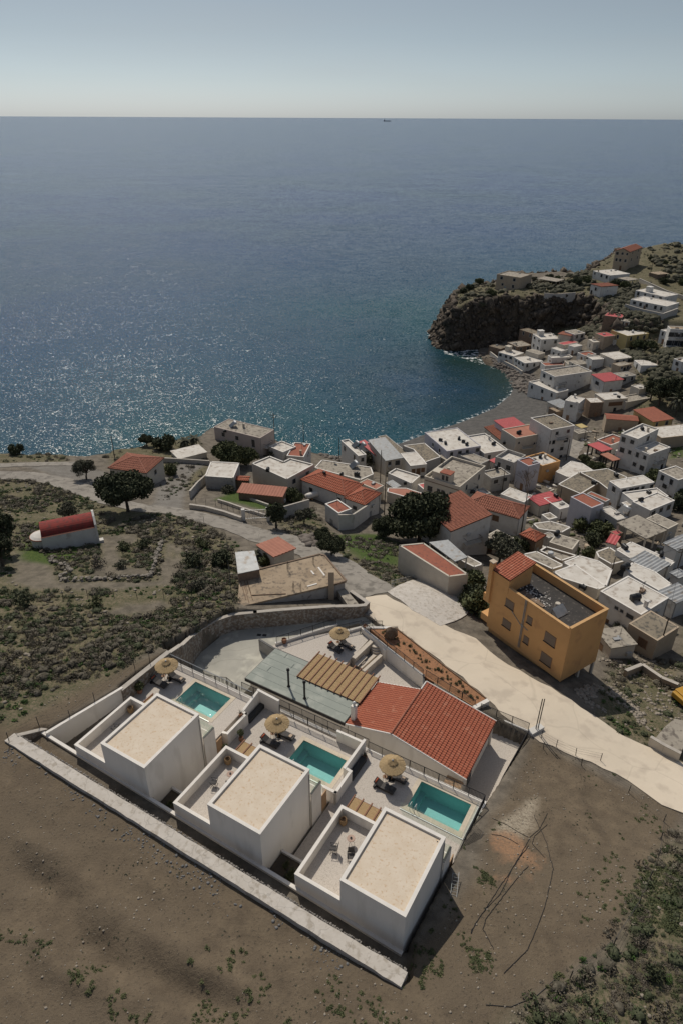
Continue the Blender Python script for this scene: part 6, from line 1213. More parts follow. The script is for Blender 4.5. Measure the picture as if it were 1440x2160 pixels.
cpm = MB(); cpm.box(-.05, w+.05, -.05, T+.05, H, H+.1); cpm.box(-.05, T+.05, T+.053, d-2.6, H-.25, H-.15); cpm.box(w-T-.05, w+.05, T+.053, d+.05, H, H+.1); part('parapet_cap', cpm, M('orange_cap', (.55,.33,.15)), oh)
rf = part('roof', MB().box(T, w-T, T, d-T, H-1.15, H-1.12), TARM, oh)
tw_ = MB(); tx1, ty0 = w*.62, d-2.55; tw_.box(0, tx1, ty0, d+.0, H-1.15+.0, H+1.0); tw_.add([(0,ty0,H+1.0),(tx1,ty0,H+1.0),(tx1,d,H+1.0),(0,d,H+1.0),(0,ty0,H+1.0),(tx1,ty0,H+1.9),(tx1,d,H+1.9),(0,d,H+1.0)], [(4,5,6,7),(1,2,6,5),(0,1,5,4),(2,3,7,6)]); tp = part('stair_tower', tw_, ORANGE, oh)
pl = [(-.2,ty0-.2,H+1.03),(tx1+.2,ty0-.2,H+2.0),(tx1+.2,d+.2,H+2.0),(-.2,d+.2,H+1.03)]; part('tiled_roof', tiles(pl, .34, .08, .45, .03, 6), TILE, tp); part('underlay', MB().add([(x,y,z-.03) for x,y,z in pl]+[(x,y,z-.15) for x,y,z in pl], [(0,1,2,3),(7,6,5,4),(0,1,5,4),(1,2,6,5),(2,3,7,6),(3,0,4,7)]), TILEU, tp)
ch = part('chimney', MB().box(-.3, .25, d+.02, d+.6, H-4, H+1.9), ORANGE, oh); part('chimney_cap', MB().box(-.38, .33, d-.05, d+.68, H+1.9, H+2.05), M('chimney_cap_stone', (.5,.4,.3)), ch)
part('balcony', MB().box(-.0, 3.0, d+.003, d+1.2, H-4.3, H-3.2).box(0, 3.0, d+.003, d+1.2, H-7.3, H-6.3), ORANGE, oh)
def owin(yc, zt, ww, hh):
    fr = MB(); fr.box(-.04, .02, yc-ww/2-.06, yc+ww/2+.06, zt-hh-.06, zt+.06); p = part('window', fr, FRAMEB, oh)
    m_ = MB(); m_.box(-.055, -.041, yc-ww/2, yc+ww/2, zt-hh, zt); part('roller_shutter', m_, M('roller_shutter', (.20,.15,.11), (.16,.12,.09), 3, .7, .3, 30, stretch=(1,1,9)), p); part('sill', MB().box(-.14, .0, yc-ww/2-.1, yc+ww/2+.1, zt-hh-.12, zt-hh-.06), METALD, p)
for yc, zt, ww, hh in ((.20, 1.9, 1.5, 1.3), (.20, 4.9, 1.5, 1.3), (.47, 1.5, .7, .9), (.47, 4.5, .7, .9), (.74, 1.2, 1.25, 1.0), (.74, 4.2, 1.25, 1.0)): owin(yc*d, H-1.0-zt+.4, ww, hh)
pp = MB()
for k, y in enumerate((.535, .55)): pp.tube([(-.08, y*d, H-.2), (-.08, y*d, 2.2)], .05, 6)
pp.tube([(-.08, .535*d, H-4.2), (-.06, .70*d, H-3.0)], .04, 5); pp.tube([(-.08, .56*d, H-3.9), (-.06, .47*d, H-4.1)], .04, 5); part('drainpipes', pp, METALG, oh)
gar = part('garage_shade_panel', MB().box(w*.5, w*.9, 1.44, 1.497, -.6, 1.6), GLASSD, oh)  # dark sheet painting the shade inside the open garage
for x in (w*.55, w-.15): part('column', MB().box(x-.15, x+.15, .05, .35, -2.5, 1.697), CREAM, oh)
def on_orange(name, label, cat, x, y): return thing(name, label, cat, (*(f + np.array([math.cos(rz)*x - math.sin(rz)*y, math.sin(rz)*x + math.cos(rz)*y])), zo - 1.12), rz)
sp2 = on_orange('solar_heater', 'fallen solar heater with white drum on the black roof of the orange house', 'solar heater', w*.35, d*.28); part('panel', MB().add([(-.9,-.5,.1),(.9,-.5,.1),(.9,.5,.9),(-.9,.5,.9),(-.9,-.5,.02),(.9,-.5,.02),(.9,.5,.82),(-.9,.5,.82)], [(0,1,2,3),(7,6,5,4),(0,1,5,4),(1,2,6,5),(2,3,7,6),(3,0,4,7)]), METALG, sp2); part('stand', MB().tube([(-.8,.5,0),(-.8,.5,.9)], .03).tube([(.8,.5,0),(.8,.5,.9)], .03), METALD, sp2); part('drum', MB().lathe([(.3,0),(.32,.1),(.32,.7),(.28,.78)], 14, (.6,.9)), CREAM, sp2)
rb = on_orange('rubble', 'scatter of pale rubble and boards on the black roof of the orange house', 'rubble', w*.45, d*.62); mb = MB()
for i in range(90): mb.ico((random.gauss(0,.6), random.gauss(0,1.6), .05), random.uniform(.03,.11), 1, .3)
part('stones', mb, CAPW, rb); part('boards', MB().box(-1.8,-.6,-1.2,1.4,.02,.06).box(-1.4,-.9,-2.2,.6,.065,.1), BROWNW, rb); rb['kind'] = 'stuff'
# ------------------------------------------------------------ chapel
zc_ = hit(*q('Z', 268, 868), 0)[2]; A0 = hit(*q('Z', 272, 915)); B0 = hit(*q('Z', 600, 868)); dx = (B0 - A0)[:2]; Lc = float(np.hypot(*dx)); rz = math.atan2(dx[1], dx[0])
cpl = thing('chapel', 'small white chapel with faded red barrel roof and rounded apse on the hillside', 'chapel', (A0[0], A0[1], min(A0[2], B0[2]) - .5), rz); wd_, ht = 4.3, 3.0
b = MB().box(0, Lc, 0, wd_, -.5, ht+.35); N_ = 14
vs = []; fs = []
for x in (Lc-.002, Lc+.3):
    vs += [(x, 0-.1, -.5), (x, wd_+.1, -.5), (x, wd_+.1, ht+.9), (x, wd_*.75, ht+1.75), (x, wd_*.5, ht+2.15), (x, wd_*.25, ht+1.75), (x, -.1, ht+.9)]
b.add(vs, [tuple(range(7))[::-1], tuple(range(7, 14))] + [(i, (i+1)%7, 7+(i+1)%7, 7+i) for i in range(7)]); part('wall', b, WHITE, cpl)
rfm = MB(); pr = [(wd_/2 - (wd_/2-.28)*math.cos(math.pi*i/N_), ht+.35+1.3*math.sin(math.pi*i/N_)) for i in range(N_+1)]
rfm.add([(x, y, z) for x in (.1, Lc-.01) for y, z in pr], [(i, i+1, N_+2+i, N_+1+i) for i in range(N_)] + [tuple(range(N_+1)), tuple(range(N_+1, 2*N_+2))[::-1]]); CHR = M('faded_red_chapel_roof', (.24,.04,.032), (.17,.034,.028), 1.2, .9, .2, 8, spot=(.13,.04,.034), spots=2.4, spott=.6); part('barrel_roof', rfm, CHR, cpl, False)
part('roof_gutter', MB().box(.0, Lc, -.03, .28, ht+.35, ht+.4).box(0, Lc, wd_-.28, wd_+.03, ht+.35, ht+.4), ROOFS, cpl)
ap = MB().lathe([(1.55,-.5),(1.55,ht-.5),(1.65,ht-.45),(1.65,ht-.3),(1.2,ht-.1),(.4,ht+.05)], 24, (.05, wd_/2)); part('apse', ap, WHITE, cpl); part('apse_rim', MB().lathe([(1.68,ht-.46),(1.72,ht-.4),(1.70,ht-.29),(1.66,ht-.29)], 24, (.05, wd_/2)), ROOFS, cpl)
part('buttress', MB().box(Lc+.3, Lc+.9, 0.2, 1.0, -.5, .8), WHITE, cpl); part('door', MB().box(Lc+.3, Lc+.34, 1.7, 2.6, -.2, 1.8), SHUT, cpl)
# ruin walls
wr = [hit(*q('Z', x, y))[:2] for x, y in [(320,965),(335,995),(420,1015),(430,1050),(375,1080),(385,1100),(560,1095),(760,1080),(920,1075),(940,1020),(960,940),(985,855)]]
ru = thing('ruined_wall', 'low tumbled dry-stone walls of a ruin in the scrub below the chapel', 'ruin', (*wr[0], float(gz(*wr[0])))); mb = MB(); rr_ = random.Random(3)
for a, b_ in zip(wr[:-1], wr[1:]):
    n = int(np.hypot(*(b_-a))/.16)
    for i in range(n):
        p = a + (b_-a)*i/n + np.array([rr_.gauss(0,.16), rr_.gauss(0,.16)]); mb.ico((p[0]-wr[0][0], p[1]-wr[0][1], float(gz(*p)) - float(gz(*wr[0])) + rr_.uniform(0,.55)), rr_.uniform(.14,.32), 1, .3, .7)
part('stones', mb, M('dry_stone', (.27,.24,.20), (.17,.15,.125), 3, .95, .5, 8), ru)
# ------------------------------------------------------------ old concrete building behind the stone wall
zt = hit(*q('f', 560, 600), 2.4)[2]; zt = 31.2
pts_ = [(172,612),(970,415),(1085,382),(905,172),(860,160),(190,335)]
P = [W(*q('f', *p), zt) for p in pts_]; c = sum(P)/len(P); ob = thing('old_concrete_building', 'unfinished building with broad tan concrete roof slab behind the curved stone wall', 'building', (c[0], c[1], 25)); Q = [tuple(p-c) for p in P]; Qi = [tuple(np.array(p)*.97) for p in Q]
part('wall', MB().prism(Qi, 0, zt-25-.25), GREYW, ob); part('roof_slab', MB().prism(Q, zt-25-.247, zt-25), ROOFT, ob)
mb = MB()
for i in (1,2,3,4): mb.obox(Q[i], Q[(i+1)%6], .22, zt-25, zt-25+.12)
part('roof_edge', mb, BROWNW, ob); mb = MB()
for x, y in ((215,345),(240,345),(200,400),(225,420),(255,400)): p = W(*q('f', x, y), zt)-c; p2 = W(*q('f', x+45, y+150), zt)-c; mb.obox(p, p2, .07, zt-25+.01, zt-25+.08)
for x, y in ((290,512),): p = W(*q('f', x, y), zt)-c; p2 = W(*q('f', x+290, y-15), zt)-c; mb.obox(p, p2, .08, zt-25+.01, zt-25+.1)
part('timber_battens', mb, SHUT, ob); mb = MB()
for x0_, y0_ in ((590,300),(805,245),(700,470),(640,470)):
    p = W(*q('f', x0_, y0_), zt)-c
    for k in range(4): mb.tube([(p[0]+.12*(k%2), p[1]+.12*(k//2), zt-25), (p[0]+.12*(k%2)+random.uniform(-.05,.05), p[1]+.12*(k//2), zt-25+random.uniform(.9,1.5))], .018, 4)
part('starter_bars', mb, METALD, ob); mb = MB()
for (x0_, y0_), (x1_, y1_) in (((790,300),(815,330)),((850,270),(905,340)),((760,432),(840,408))): mb.obox(W(*q('f', x0_, y0_), zt)-c, W(*q('f', x1_, y1_), zt)-c, .22, zt-25+.01, zt-25+.07)
part('white_boards', mb, CAPW, ob); p = W(*q('f', 962, 422), zt)-c; part('column', MB().box(p[0]-.4, p[0]+.35, p[1]-.3, p[1]+.3, 0, zt-25+2.3), TANW, ob)
part('lower_ledge', MB().prism([tuple(W(*q('f', *p_), 30.0)-c) for p_ in [(985,425),(1110,600),(1200,590),(1180,560),(1050,415)]], 0, 5.0), ROOFC, ob)
phouse('lean-to with grey corrugated sheet roof beside the old concrete building', 'f', [(175,330),(355,290),(310,135),(150,148)], 2.3, BROWNW, METALG, .05)
house('low shed under a salmon ribbed roof between road and old concrete building', 'f', (480,200), (285,115), (670,160), 1.8, CREAM, ROOFS, rtype='shedY', rise=.5, tile=ROOFS)
# ------------------------------------------------------------ water tanks, poles, wires
def tank_parts(o, s, mat):
    part('tank_body', MB().tube([(-s*.65,0,s*.6),(-s*.6,0,s*.6),(s*.6,0,s*.6),(s*.65,0,s*.6)], s*.48, 14), mat, o, True); part('stand', MB().box(-s*.6,-s*.5,-s*.45,s*.45,0,s*.3).box(s*.5,s*.6,-s*.45,s*.45,0,s*.3), METALD, o); part('lid', MB().lathe([(s*.18,s*1.05),(s*.18,s*1.14),(s*.12,s*1.16)], 12), mat, o)
def roofz(x, y):   # ray-cast down on everything built so far
    dg = bpy.context.evaluated_depsgraph_get(); ok, loc, *_ = sc.ray_cast(dg, Vector((x, y, 70)), Vector((0, 0, -1))); return loc.z if ok else float(gz(x, y))
def cast(k, x, y):
    dg = bpy.context.evaluated_depsgraph_get(); d = Vector(ray(*q(k, x, y))); ok, loc, *_ = sc.ray_cast(dg, Vector((0, 0, CH)), d.normalized(), distance=700)
    return np.array(loc) if ok else hit(*q(k, x, y))
bpy.context.view_layer.update()
TANKS = [('A',592,625,.75,'on the notched white roof'),('A',265,335,.7,'on the pinkish seafront house'),('A',1265,655,.9,'at the right end of the old flat concrete roof'),('A',1150,650,.6,'at the left of the old flat concrete roof'),('A',1020,640,.5,'tucked behind the hipped tile ridge'),
 ('B',815,275,.7,'leftmost on the large white seafront block'),('B',853,298,.7,'second from the left on the large white seafront block'),('B',955,262,.7,'in the middle of the large white seafront block'),('B',988,285,.7,'fourth along on the large white seafront block'),('B',1015,305,.7,'rightmost on the large white seafront block'),
 ('B',1218,300,.8,'on the terrace roof beside the pole'),('B',1298,292,.8,'against the narrow red tiled beach house'),('B',550,605,.7,'in front of the low white walled roof'),('B',1062,670,.8,'at the corner of the turreted beige house'),('B',1240,480,.7,'on the small shaded house'),
 ('C',185,215,.9,'on the white terrace roof above the lilac-grey house'),('C',348,395,.8,'on the small orange-walled house'),('C',758,590,.8,'in the middle of the olive-brown roofs'),('C',925,530,.8,'at the far end of the olive-brown roofs'),('C',1175,660,.7,'on the white terrace roof step'),('C',1115,715,.7,'at the joint of the two lower white roofs'),
 ('C',958,780,.9,'on the grey house with white roof'),('C',470,690,.7,'beside the crimson patio roof'),('C',1120,175,.8,'on top of the stepped white block'),('C',995,1080,.8,'on the white terrace of the low houses'),('C',1275,1130,.7,'at the back of the white terraces'),('C',1000,1235,1.0,'beside its collector panel on the stepped white roof'),
 ('C',680,1390,.8,'on the cream roof behind the orange house'),('G',1150,455,1.0,'alone on the broad white roof beside the orange house'),('C',480,980,.8,'near the rubble roofs'),('D',560,745,.8,'at the foot of the big blank white block'),('D',940,760,.7,'on the beige house under the pines'),('D',760,555,.6,'next to the red flat roof house'),
 ('D',700,470,.6,'right of the small red tiled terrace'),('D',480,440+0,.5,'behind the white terrace wall house'),('C',15,475,.7,'under the crimson sheet awning')]
tk0 = None
for i, (k, x, y, s, w_) in enumerate(TANKS):
    p = cast(k, x, y + 6)
    lab = 'black water tank ' + w_
    if tk0 is None: tk0 = thing('water_tank', lab, 'water tank', tuple(p), random.uniform(0,3), 'black roof water tanks', (s,s,s)); tank_parts(tk0, 1.0, BLACKP)
    else: copy_thing(tk0, tuple(p), random.uniform(0, 3), lab, 'black roof water tanks', (s,s,s))
for k, x, y, s, w_ in (('D',375,270,.45,'left on the three-level house against the cliff'),('D',440,290,.4,'right on the three-level house against the cliff'),('D',1042,268,.8,'on the ochre and white house'),('C',432,1150,.9,'on the stand beside the orange house'),('E',1035,218,.6,'on the low white headland house')):
    p = cast(k, x, y + 4); t_ = thing('water_tank', 'pale roof tank ' + w_, 'water tank', tuple(p), 0, 'pale roof water tanks', (s,s,s)); part('tank_body', MB().lathe([(.5,.1),(.55,.2),(.55,1.0),(.4,1.15)], 14), METALL, t_); part('stand', MB().box(-.5,.5,-.5,.5,0,.1), METALD, t_)
def solar(k, x, y, w_, rz=-1.2):
    p = cast(k, x, y); o = thing('solar_heater', w_, 'solar heater', tuple(p), rz); part('panel', MB().add([(-1,0,.15),(1,0,.15),(1,1.3,1.1),(-1,1.3,1.1),(-1,0,.07),(1,0,.07),(1,1.3,1.02),(-1,1.3,1.02)], [(0,1,2,3),(7,6,5,4),(0,1,5,4),(1,2,6,5),(2,3,7,6),(3,0,4,7)]), GLASSD, o); part('drum', MB().tube([(-.9,1.5,1.1),(.9,1.5,1.1)], .28, 12), METALL, o, True); part('stand', MB().tube([(-.8,1.4,0),(-.8,1.4,1)], .03).tube([(.8,1.4,0),(.8,1.4,1)], .03), METALD, o)
solar('A', 300, 300, 'solar heater on the pinkish seafront house'); solar('B', 150, 335, 'first solar heater on the white seafront terrace house'); solar('B', 195, 345, 'second solar heater on the white seafront terrace house'); solar('B', 245, 345, 'third solar heater on the white seafront terrace house'); solar('C', 940, 1280, 'solar collector panel beside the pole behind the orange house'); solar('C', 960, 820, 'solar heater at the edge of the grey house with white roof'); solar('A', 1215, 600, 'white solar drum on the old flat concrete roof')
bt = thing('boat', 'small upturned white boat on blocks beside the hipped tile house', 'boat', tuple(cast('A', 960, 830)), .5); part('hull', MB().tube([(-2.2,0,.75),(-1.7,0,.85),(0,0,.9),(1.6,0,.85),(2.1,0,.75)], .62, 12), CAPW, bt, True); part('trestle', MB().box(-1.2,-1,-.6,.6,0,.4).box(1,1.2,-.6,.6,0,.4), WOODL, bt)
def pole(label, base, top, arm=False, r=.11, mat=BARK):
    b = hit(*base); h = hgt(b[:2], *top) - b[2]; o = thing('utility_pole', label, 'utility pole', tuple(b)); part('pole', MB().tube([(0,0,-.5),(0,0,h)], r, 7, r*.7), mat, o)
    if arm: part('crossarm', MB().box(-.9,.9,-.05,.05,h-.6,h-.5).box(-.6,.6,-.05,.05,h-1.2,h-1.1), mat, o)
    return np.array([b[0], b[1], b[2]+h])
PL = {}
for n_, lab, k, b, t_, arm in (('a','utility pole with crossarms rising before the sea beside the pinkish seafront house','A',(645,475),(628,190),True),('b','thin dark pole behind the small red-roofed shore house','A',(862,430),(862,260),False),('c','utility pole on the shore left of the solar panel house','A',(1130,550),(1120,370),False),
  ('d','tall dark pole in front of the pyramid tile roof','B',(395,850),(408,545),False),('e','pole beside the feathery tree at the shore shed','B',(362,600),(362,355),False),('f','pole between shore shed and cream house','B',(462,490),(460,405),False),('g','pole rising from the terrace roof by the beach','B',(1215,395),(1222,290),False),
  ('h','pole at the left corner of the turreted house','B',(880,450),(880,360),False),('i','leaning dark pole beside the tall lilac house','C',(62,660),(100,490),False),('j','tall leaning pole through the bare tree','C',(210,975),(242,650),False),('k','pole in front of the big beige block','C',(360,375),(375,255),False),('l','pole at the corner of the four-storey block','C',(545,420),(560,255),False),
  ('m','pole on the white roof left of the plain lilac house','C',(490,780),(505,620),False),('n','thin pole with lamp in front of the plain lilac house','C',(500,900),(515,810),False),('o','leaning dark pole behind the orange house','C',(875,1375),(925,1150),False),('p','tall dark utility pole at the right edge','C',(1365,1345),(1440,1060),True),('r','leaning pole in front of the brown-roofed concrete house','G',(1290,795),(1345,560),False),
  ('s','pole before the beige balcony house under the pines','D',(900,715),(925,605),False),('t','pole at the beach end of the pale house','D',(535,910),(555,745),False),('u','lamp pole at the top of the headland road','E',(1245,255),(1275,120),False),('v','pole at the far left beside the red-roofed cottage','Z',(695,345),(668,215),False),('w','thin pole near the ruined shed','D',(1120,340),(1135,215),False),('x','short pole on the street by the square','C',(680,270),(690,190),False),('y','short pole beside the crimson awning','C',(765,270),(775,200),False)):
    PL[n_] = pole(lab, q(k, *b), q(k, *t_), arm)
def wire(a, b, label, sag=.8, r=.02):
    a, b = np.array(a), np.array(b); o = thing('overhead_wire', label, 'wire', tuple(a), 0, 'overhead wires'); P = [tuple((b-a)*t + np.array([0,0,-4*sag*t*(1-t)])) for t in np.linspace(0,1,12)]; part('cable', MB().tube(P, r, 4), METALD, o)
for a_, b_, l_ in (('b','c','wire from the thin shore pole to the pole left of the solar panel house'),('i','k','wire from the pole by the lilac house to the beige block'),('k','l','wire between beige block and four-storey block'),('m','i','wire from the white roof pole towards the lilac house'),('o','p','wire across the white roofs to the tall pole at the right edge'),('d','e','wire from the tall dark pole to the feathery tree pole'),('g','k','wire from the terrace roof pole to the beige block'),('r','p','wire from the brown-roofed house to the right edge pole')): wire(PL[a_], PL[b_], l_)
ps = thing('cable_poles', 'pair of thin dark poles standing on the cable pillar at the road corner', 'pole', (*cw(1.25, 29.4), 29.3)); 
for k in (0, 1): part('pole', MB().tube([(k*.22,0,0),(k*.22+.05,0,4.2)], .05, 6), METALD, ps)
# ------------------------------------------------------------ trees and shrubs
T0 = [make_tree('oak_tree', 4.2, 6.6, LF['dark'], 11, 1.8, .2, 1.9, .8, 30), make_tree('pine_tree', 3.4, 9.5, LF['dark'], 12, .9, .22, 2.6, .9, 34), make_tree('olive_tree', 2.6, 4.4, LF['olive'], 13, .75, .15, 1.3, .8, 22),
      make_tree('carob_tree', 4.0, 5.4, LF['mid'], 14, 1.6, .22, 1.2, .8, 30), make_tree('feathery_tree', 3.0, 5.2, LF['olive'], 15, .6, .14, 1.6, .9, 26), make_tree('round_dark_tree', 4.8, 7.4, LF['dark'], 16, 1.9, .22, 1.6, .8, 40)]
B0 = [make_bush('shrub', 1.3, 1.3, LF['mid'], 21, 380, .11), make_bush('shrub', 1.4, 1.6, LF['dark'], 22, 380, .12), make_bush('shrub', 1.2, 1.1, LF['olive'], 23, 340, .10), make_bush('shrub', 1.3, 1.4, LF['grey'], 24, 300, .09)]
BB = [make_bush('large_shrub', 2.0, 2.3, LF['dark'], 31, 1300, .16), make_bush('large_shrub', 2.0, 2.2, LF['mid'], 32, 1300, .16), make_bush('large_shrub', 1.9, 2.0, LF['olive'], 33, 1100, .13)]
def plant(src, k, x, y, label, s=1.0, cat=None, sz=None, group=None):
    if s <= .7 and src in (T0[0], T0[2], T0[3]) and 'tree' not in label.replace('shrub-tree', ''):
        r_ = {0: 4.2, 2: 2.6, 3: 4.0}[T0.index(src)]; src, s = BB[{0: 0, 2: 2, 3: 1}[T0.index(src)]], s * r_ / 1.75
    p = hit(*q(k, x, y)); z = float(gz(p[0], p[1])); sc_ = (s, s, s * (sz or 1))
    if src.name not in used:
        used.add(src.name); src.location = (p[0], p[1], z); src['label'] = label; src.scale = sc_; src.rotation_euler = (0,0,random.uniform(0,6)); r = src
    else: r = copy_thing(src, (p[0], p[1], z), random.uniform(0, 6), label, None, sc_)
    r['category'] = cat or ('tree' if 'tree' in src.name else 'shrub')
    if group: r['group'] = group
    return r
plant(T0[0], 'Z', 780, 668, 'dense dark oak standing alone below the red-roofed cottage', 1.12); plant(T0[4], 'Z', 525, 480, 'thin sparse tree left of the red-roofed cottage', .85); plant(T0[5], 'B', 660, 1050, 'large round-crowned dark tree in front of the sloping tile house', 1.22)
plant(T0[3], 'A', 300, 590, 'broad green carob tree below the pinkish seafront house', 1.0); plant(T0[3], 'A', 430, 590, 'second broad green tree right of the carob, above the notched roof house', .75)
plant(T0[1], 'A', 660, 1060, 'dark conical bush-like tree at the right pillar of the gate', .52); plant(T0[2], 'A', 870, 1030, 'small dark tree under the white road wall', .7); plant(T0[0], 'A', 1080, 1265, 'dark bushy tree on the slope above the old concrete building', .52); plant(T0[0], 'A', 1010, 1160, 'smaller dark bush uphill of the bushy slope tree', .36)
plant(T0[4], 'B', 290, 500, 'feathery grey-green tree beside the shore shed', 1.0); plant(T0[2], 'B', 460, 590, 'small olive tree at the low white walled roof', .7); plant(T0[2], 'B', 1270, 1190, 'grey olive tree below the small concrete-roofed box', 1.25); plant(T0[2], 'B', 1330, 1230, 'second grey olive tree closer to the orange house', 1.0)
plant(T0[5], 'B', 400, 1020, 'dark spreading shrub-tree left of the round-crowned dark tree', .5); plant(T0[1], 'D', 1240, 830, 'tall dark pine above the ochre red-roofed house', .95); plant(T0[1], 'D', 1180, 790, 'dark pine leftmost in the grove', .75); plant(T0[1], 'D', 1340, 840, 'dark pine in the middle of the grove', 1.05); plant(T0[1], 'D', 1410, 870, 'dark pine at the right edge of the grove', 1.05); plant(T0[4], 'D', 1300, 740, 'dry brownish tree among the pines', 1.0); plant(T0[5], 'D', 1440, 800, 'broad dark tree at the right edge behind the pines', .8)
plant(T0[3], 'D', 1080, 400, 'dark bushy tree right of the ochre house', .62); plant(T0[3], 'D', 1180, 400, 'low dark tree on the slope behind the ochre house', .55); plant(T0[2], 'D', 880, 215, 'pale bare-branched tree on the rocky slope under the white villa', 1.1); plant(T0[3], 'C', 730, 490, 'green hedge tree at the end of the hedge by the square', .42); plant(T0[3], 'C', 680, 440, 'green hedge tree in the middle of the hedge by the square', .42); plant(T0[3], 'C', 790, 500, 'green hedge tree nearest the olive-brown roofs', .42)
plant(T0[3], 'C', 700, 960, 'dark shrub-tree with red flowers in front of the plain lilac house', .6); plant(T0[3], 'C', 800, 1000, 'dark shrub-tree right of the red-flowering one', .62); plant(T0[0], 'C', 760, 1060, 'dark bush below the shrubs of the lilac house', .42); plant(T0[3], 'C', 730, 1150, 'light green bush by the cream roof', .35); plant(T0[3], 'C', 600, 1110, 'light green bush at the tan roof box', .3); plant(T0[0], 'C', 190, 1110, 'dark bush beside the dark red pavilion', .5)
plant(T0[3], 'C', 1200, 560, 'green bush row, left end, behind the white two-storey house', .5); plant(T0[3], 'C', 1280, 610, 'green bush row, middle, right of the white two-storey house', .55); plant(T0[3], 'C', 1360, 680, 'green bush row, right end, below the terrace villa', .6); plant(T0[0], 'C', 1410, 780, 'dark bush at the right edge below the row of green bushes', .6)
plant(T0[3], 'G', 130, 400, 'leafy green bush behind the concrete parking platform', .62); plant(T0[3], 'G', 210, 560, 'leafy bush against the left side of the orange house', .6); plant(T0[0], 'G', 160, 500, 'dark bush between platform and orange house', .5); plant(T0[3], 'G', 900, 460, 'green shrub behind the right parapet of the orange house', .4); plant(T0[2], 'G', 1060, 640, 'small shrub on the waste ground beside the orange house', .4)
plant(T0[1], 'Z', 10, 930, 'tall dark conifer cut by the left edge of the picture', .8); plant(T0[1], 'Z', 25, 1010, 'second dark conifer at the left edge, nearer the camera', .55); plant(T0[4], 'Z', 430, 730, 'sparse shrub-tree behind the chapel', .62)
plant(T0[0], 'Z', 100, 330, 'dark bush on the cliff edge at the far left', .4); plant(T0[0], 'Z', 890, 270, 'dark cliff-edge bush left of the two palm trees', .42); plant(T0[0], 'Z', 1000, 290, 'large dark bush beside the palm', .62); plant(T0[3], 'Z', 1040, 440, 'green shrub between red-roofed cottage and gravel yard', .42); plant(T0[3], 'Z', 960, 440, 'shrub against the right wall of the red-roofed cottage', .35)
plant(T0[0], 'A', 650, 520, 'dark shrub between annex and notched roof house', .45); plant(T0[3], 'A', 780, 860, 'flowering green hedge above the whitewashed road wall', .5); plant(T0[3], 'A', 1030, 850, 'small tree in the courtyard of the hipped tile house', .3); plant(T0[3], 'A', 1270, 930, 'shrub beside the small flat red roof', .28); plant(T0[2], 'A', 290, 800, 'sparse grey shrub in the walled lane', .5)
plant(T0[3], 'f', 560, 235, 'round dark green bush between salmon roof and old concrete building', .42); plant(T0[3], 'f', 440, 250, 'dark green bush below the small palms', .35); plant(T0[0], 'Z', 1350, 1000, 'dark scrub bush beside the old concrete building', .38)
for i, (x, y, s) in enumerate(((235,350,.42),(320,300,.55),(210,330,.3),(270,330,.45),(385,360,.5),(620,275,.6),(700,270,.45),(745,275,.4),(810,290,.65),(850,300,.6),(900,290,.6),(920,330,.5),(1060,300,.5),(1110,310,.5),(1160,300,.4),(1250,160,.3),(1330,180,.3),(1380,270,.5),(1320,290,.5),(1420,290,.5),(1240,210,.3))):
    plant(T0[(0,3,2)[i % 3]], 'E', x, y, ['dark','green','grey-green'][i % 3] + ' bush on the headland, ' + ['by its outermost tip','next to the palm of the headland house','below the headland house terrace','on the outer slope','left wall of the headland house','just right of the headland house','left of the garden pergola','right of the garden pergola','at the cliff top beyond the pergola','centre of the cliff-top thicket','right of the cliff-top thicket','above the little red-roofed house','in front of the low white house','below the flat shelter roof','beside the bend of the headland road','above the headland road','highest on the ridge','at the right edge by the road','left of the right-edge road bushes','at the far right road edge','next to the tall tan house'][i], s, 'bush')
def palm(k, x, y, label, h=4.0, r=2.2, s=1):
    p = hit(*q(k, x, y)); o = thing('palm_tree', label, 'palm tree', (p[0], p[1], float(gz(p[0], p[1]))), 0, None, (s,s,s)); part('trunk', MB().tube([(0,0,-.3),(.1,0,h*.5),(.05,.1,h)], .2, 8, .16), BARK, o); V = []
    for i in range(30):
        a = i*2.4; el = 1.2 - 1.9*(i/30); L0 = r*(.8+.3*random.random()); pr_ = np.array([.05,.1,h]); 
        for j in range(8):
            el2 = el - j*.16; nx_ = pr_ + np.array([math.cos(a)*math.cos(el2), math.sin(a)*math.cos(el2), math.sin(el2)])*L0/8; sd = np.array([-math.sin(a), math.cos(a), 0])*(.30*math.sin(math.pi*(j+1)/9.5)+.04); dn = np.array([0,0,-.12])
            V += [pr_, nx_, nx_+sd+dn, pr_+sd+dn, pr_, nx_, nx_-sd+dn, pr_-sd+dn]; pr_ = nx_
    part('fronds', leafmesh('fronds', np.array(V)), LF['olive'], o)
palm('Z', 1120, 275, 'left one of two low fan palms by the seafront forecourt', 1.5, 2.0, 1); palm('Z', 1175, 265, 'right one of two low fan palms by the seafront forecourt', 1.8, 2.0, .9); palm('E', 398, 280, 'palm beside the headland house', 3.5, 2.4, 1); palm('A', 565, 1300, 'small palm beside the salmon ribbed roof', 1.8, 1.3, 1); palm('A', 530, 1310, 'smaller palm left of the salmon ribbed roof', 1.2, 1.2, .9)
palm('D', 1370, 905, 'tall palm beside the ochre red-roofed house', 5, 3.2, 1)
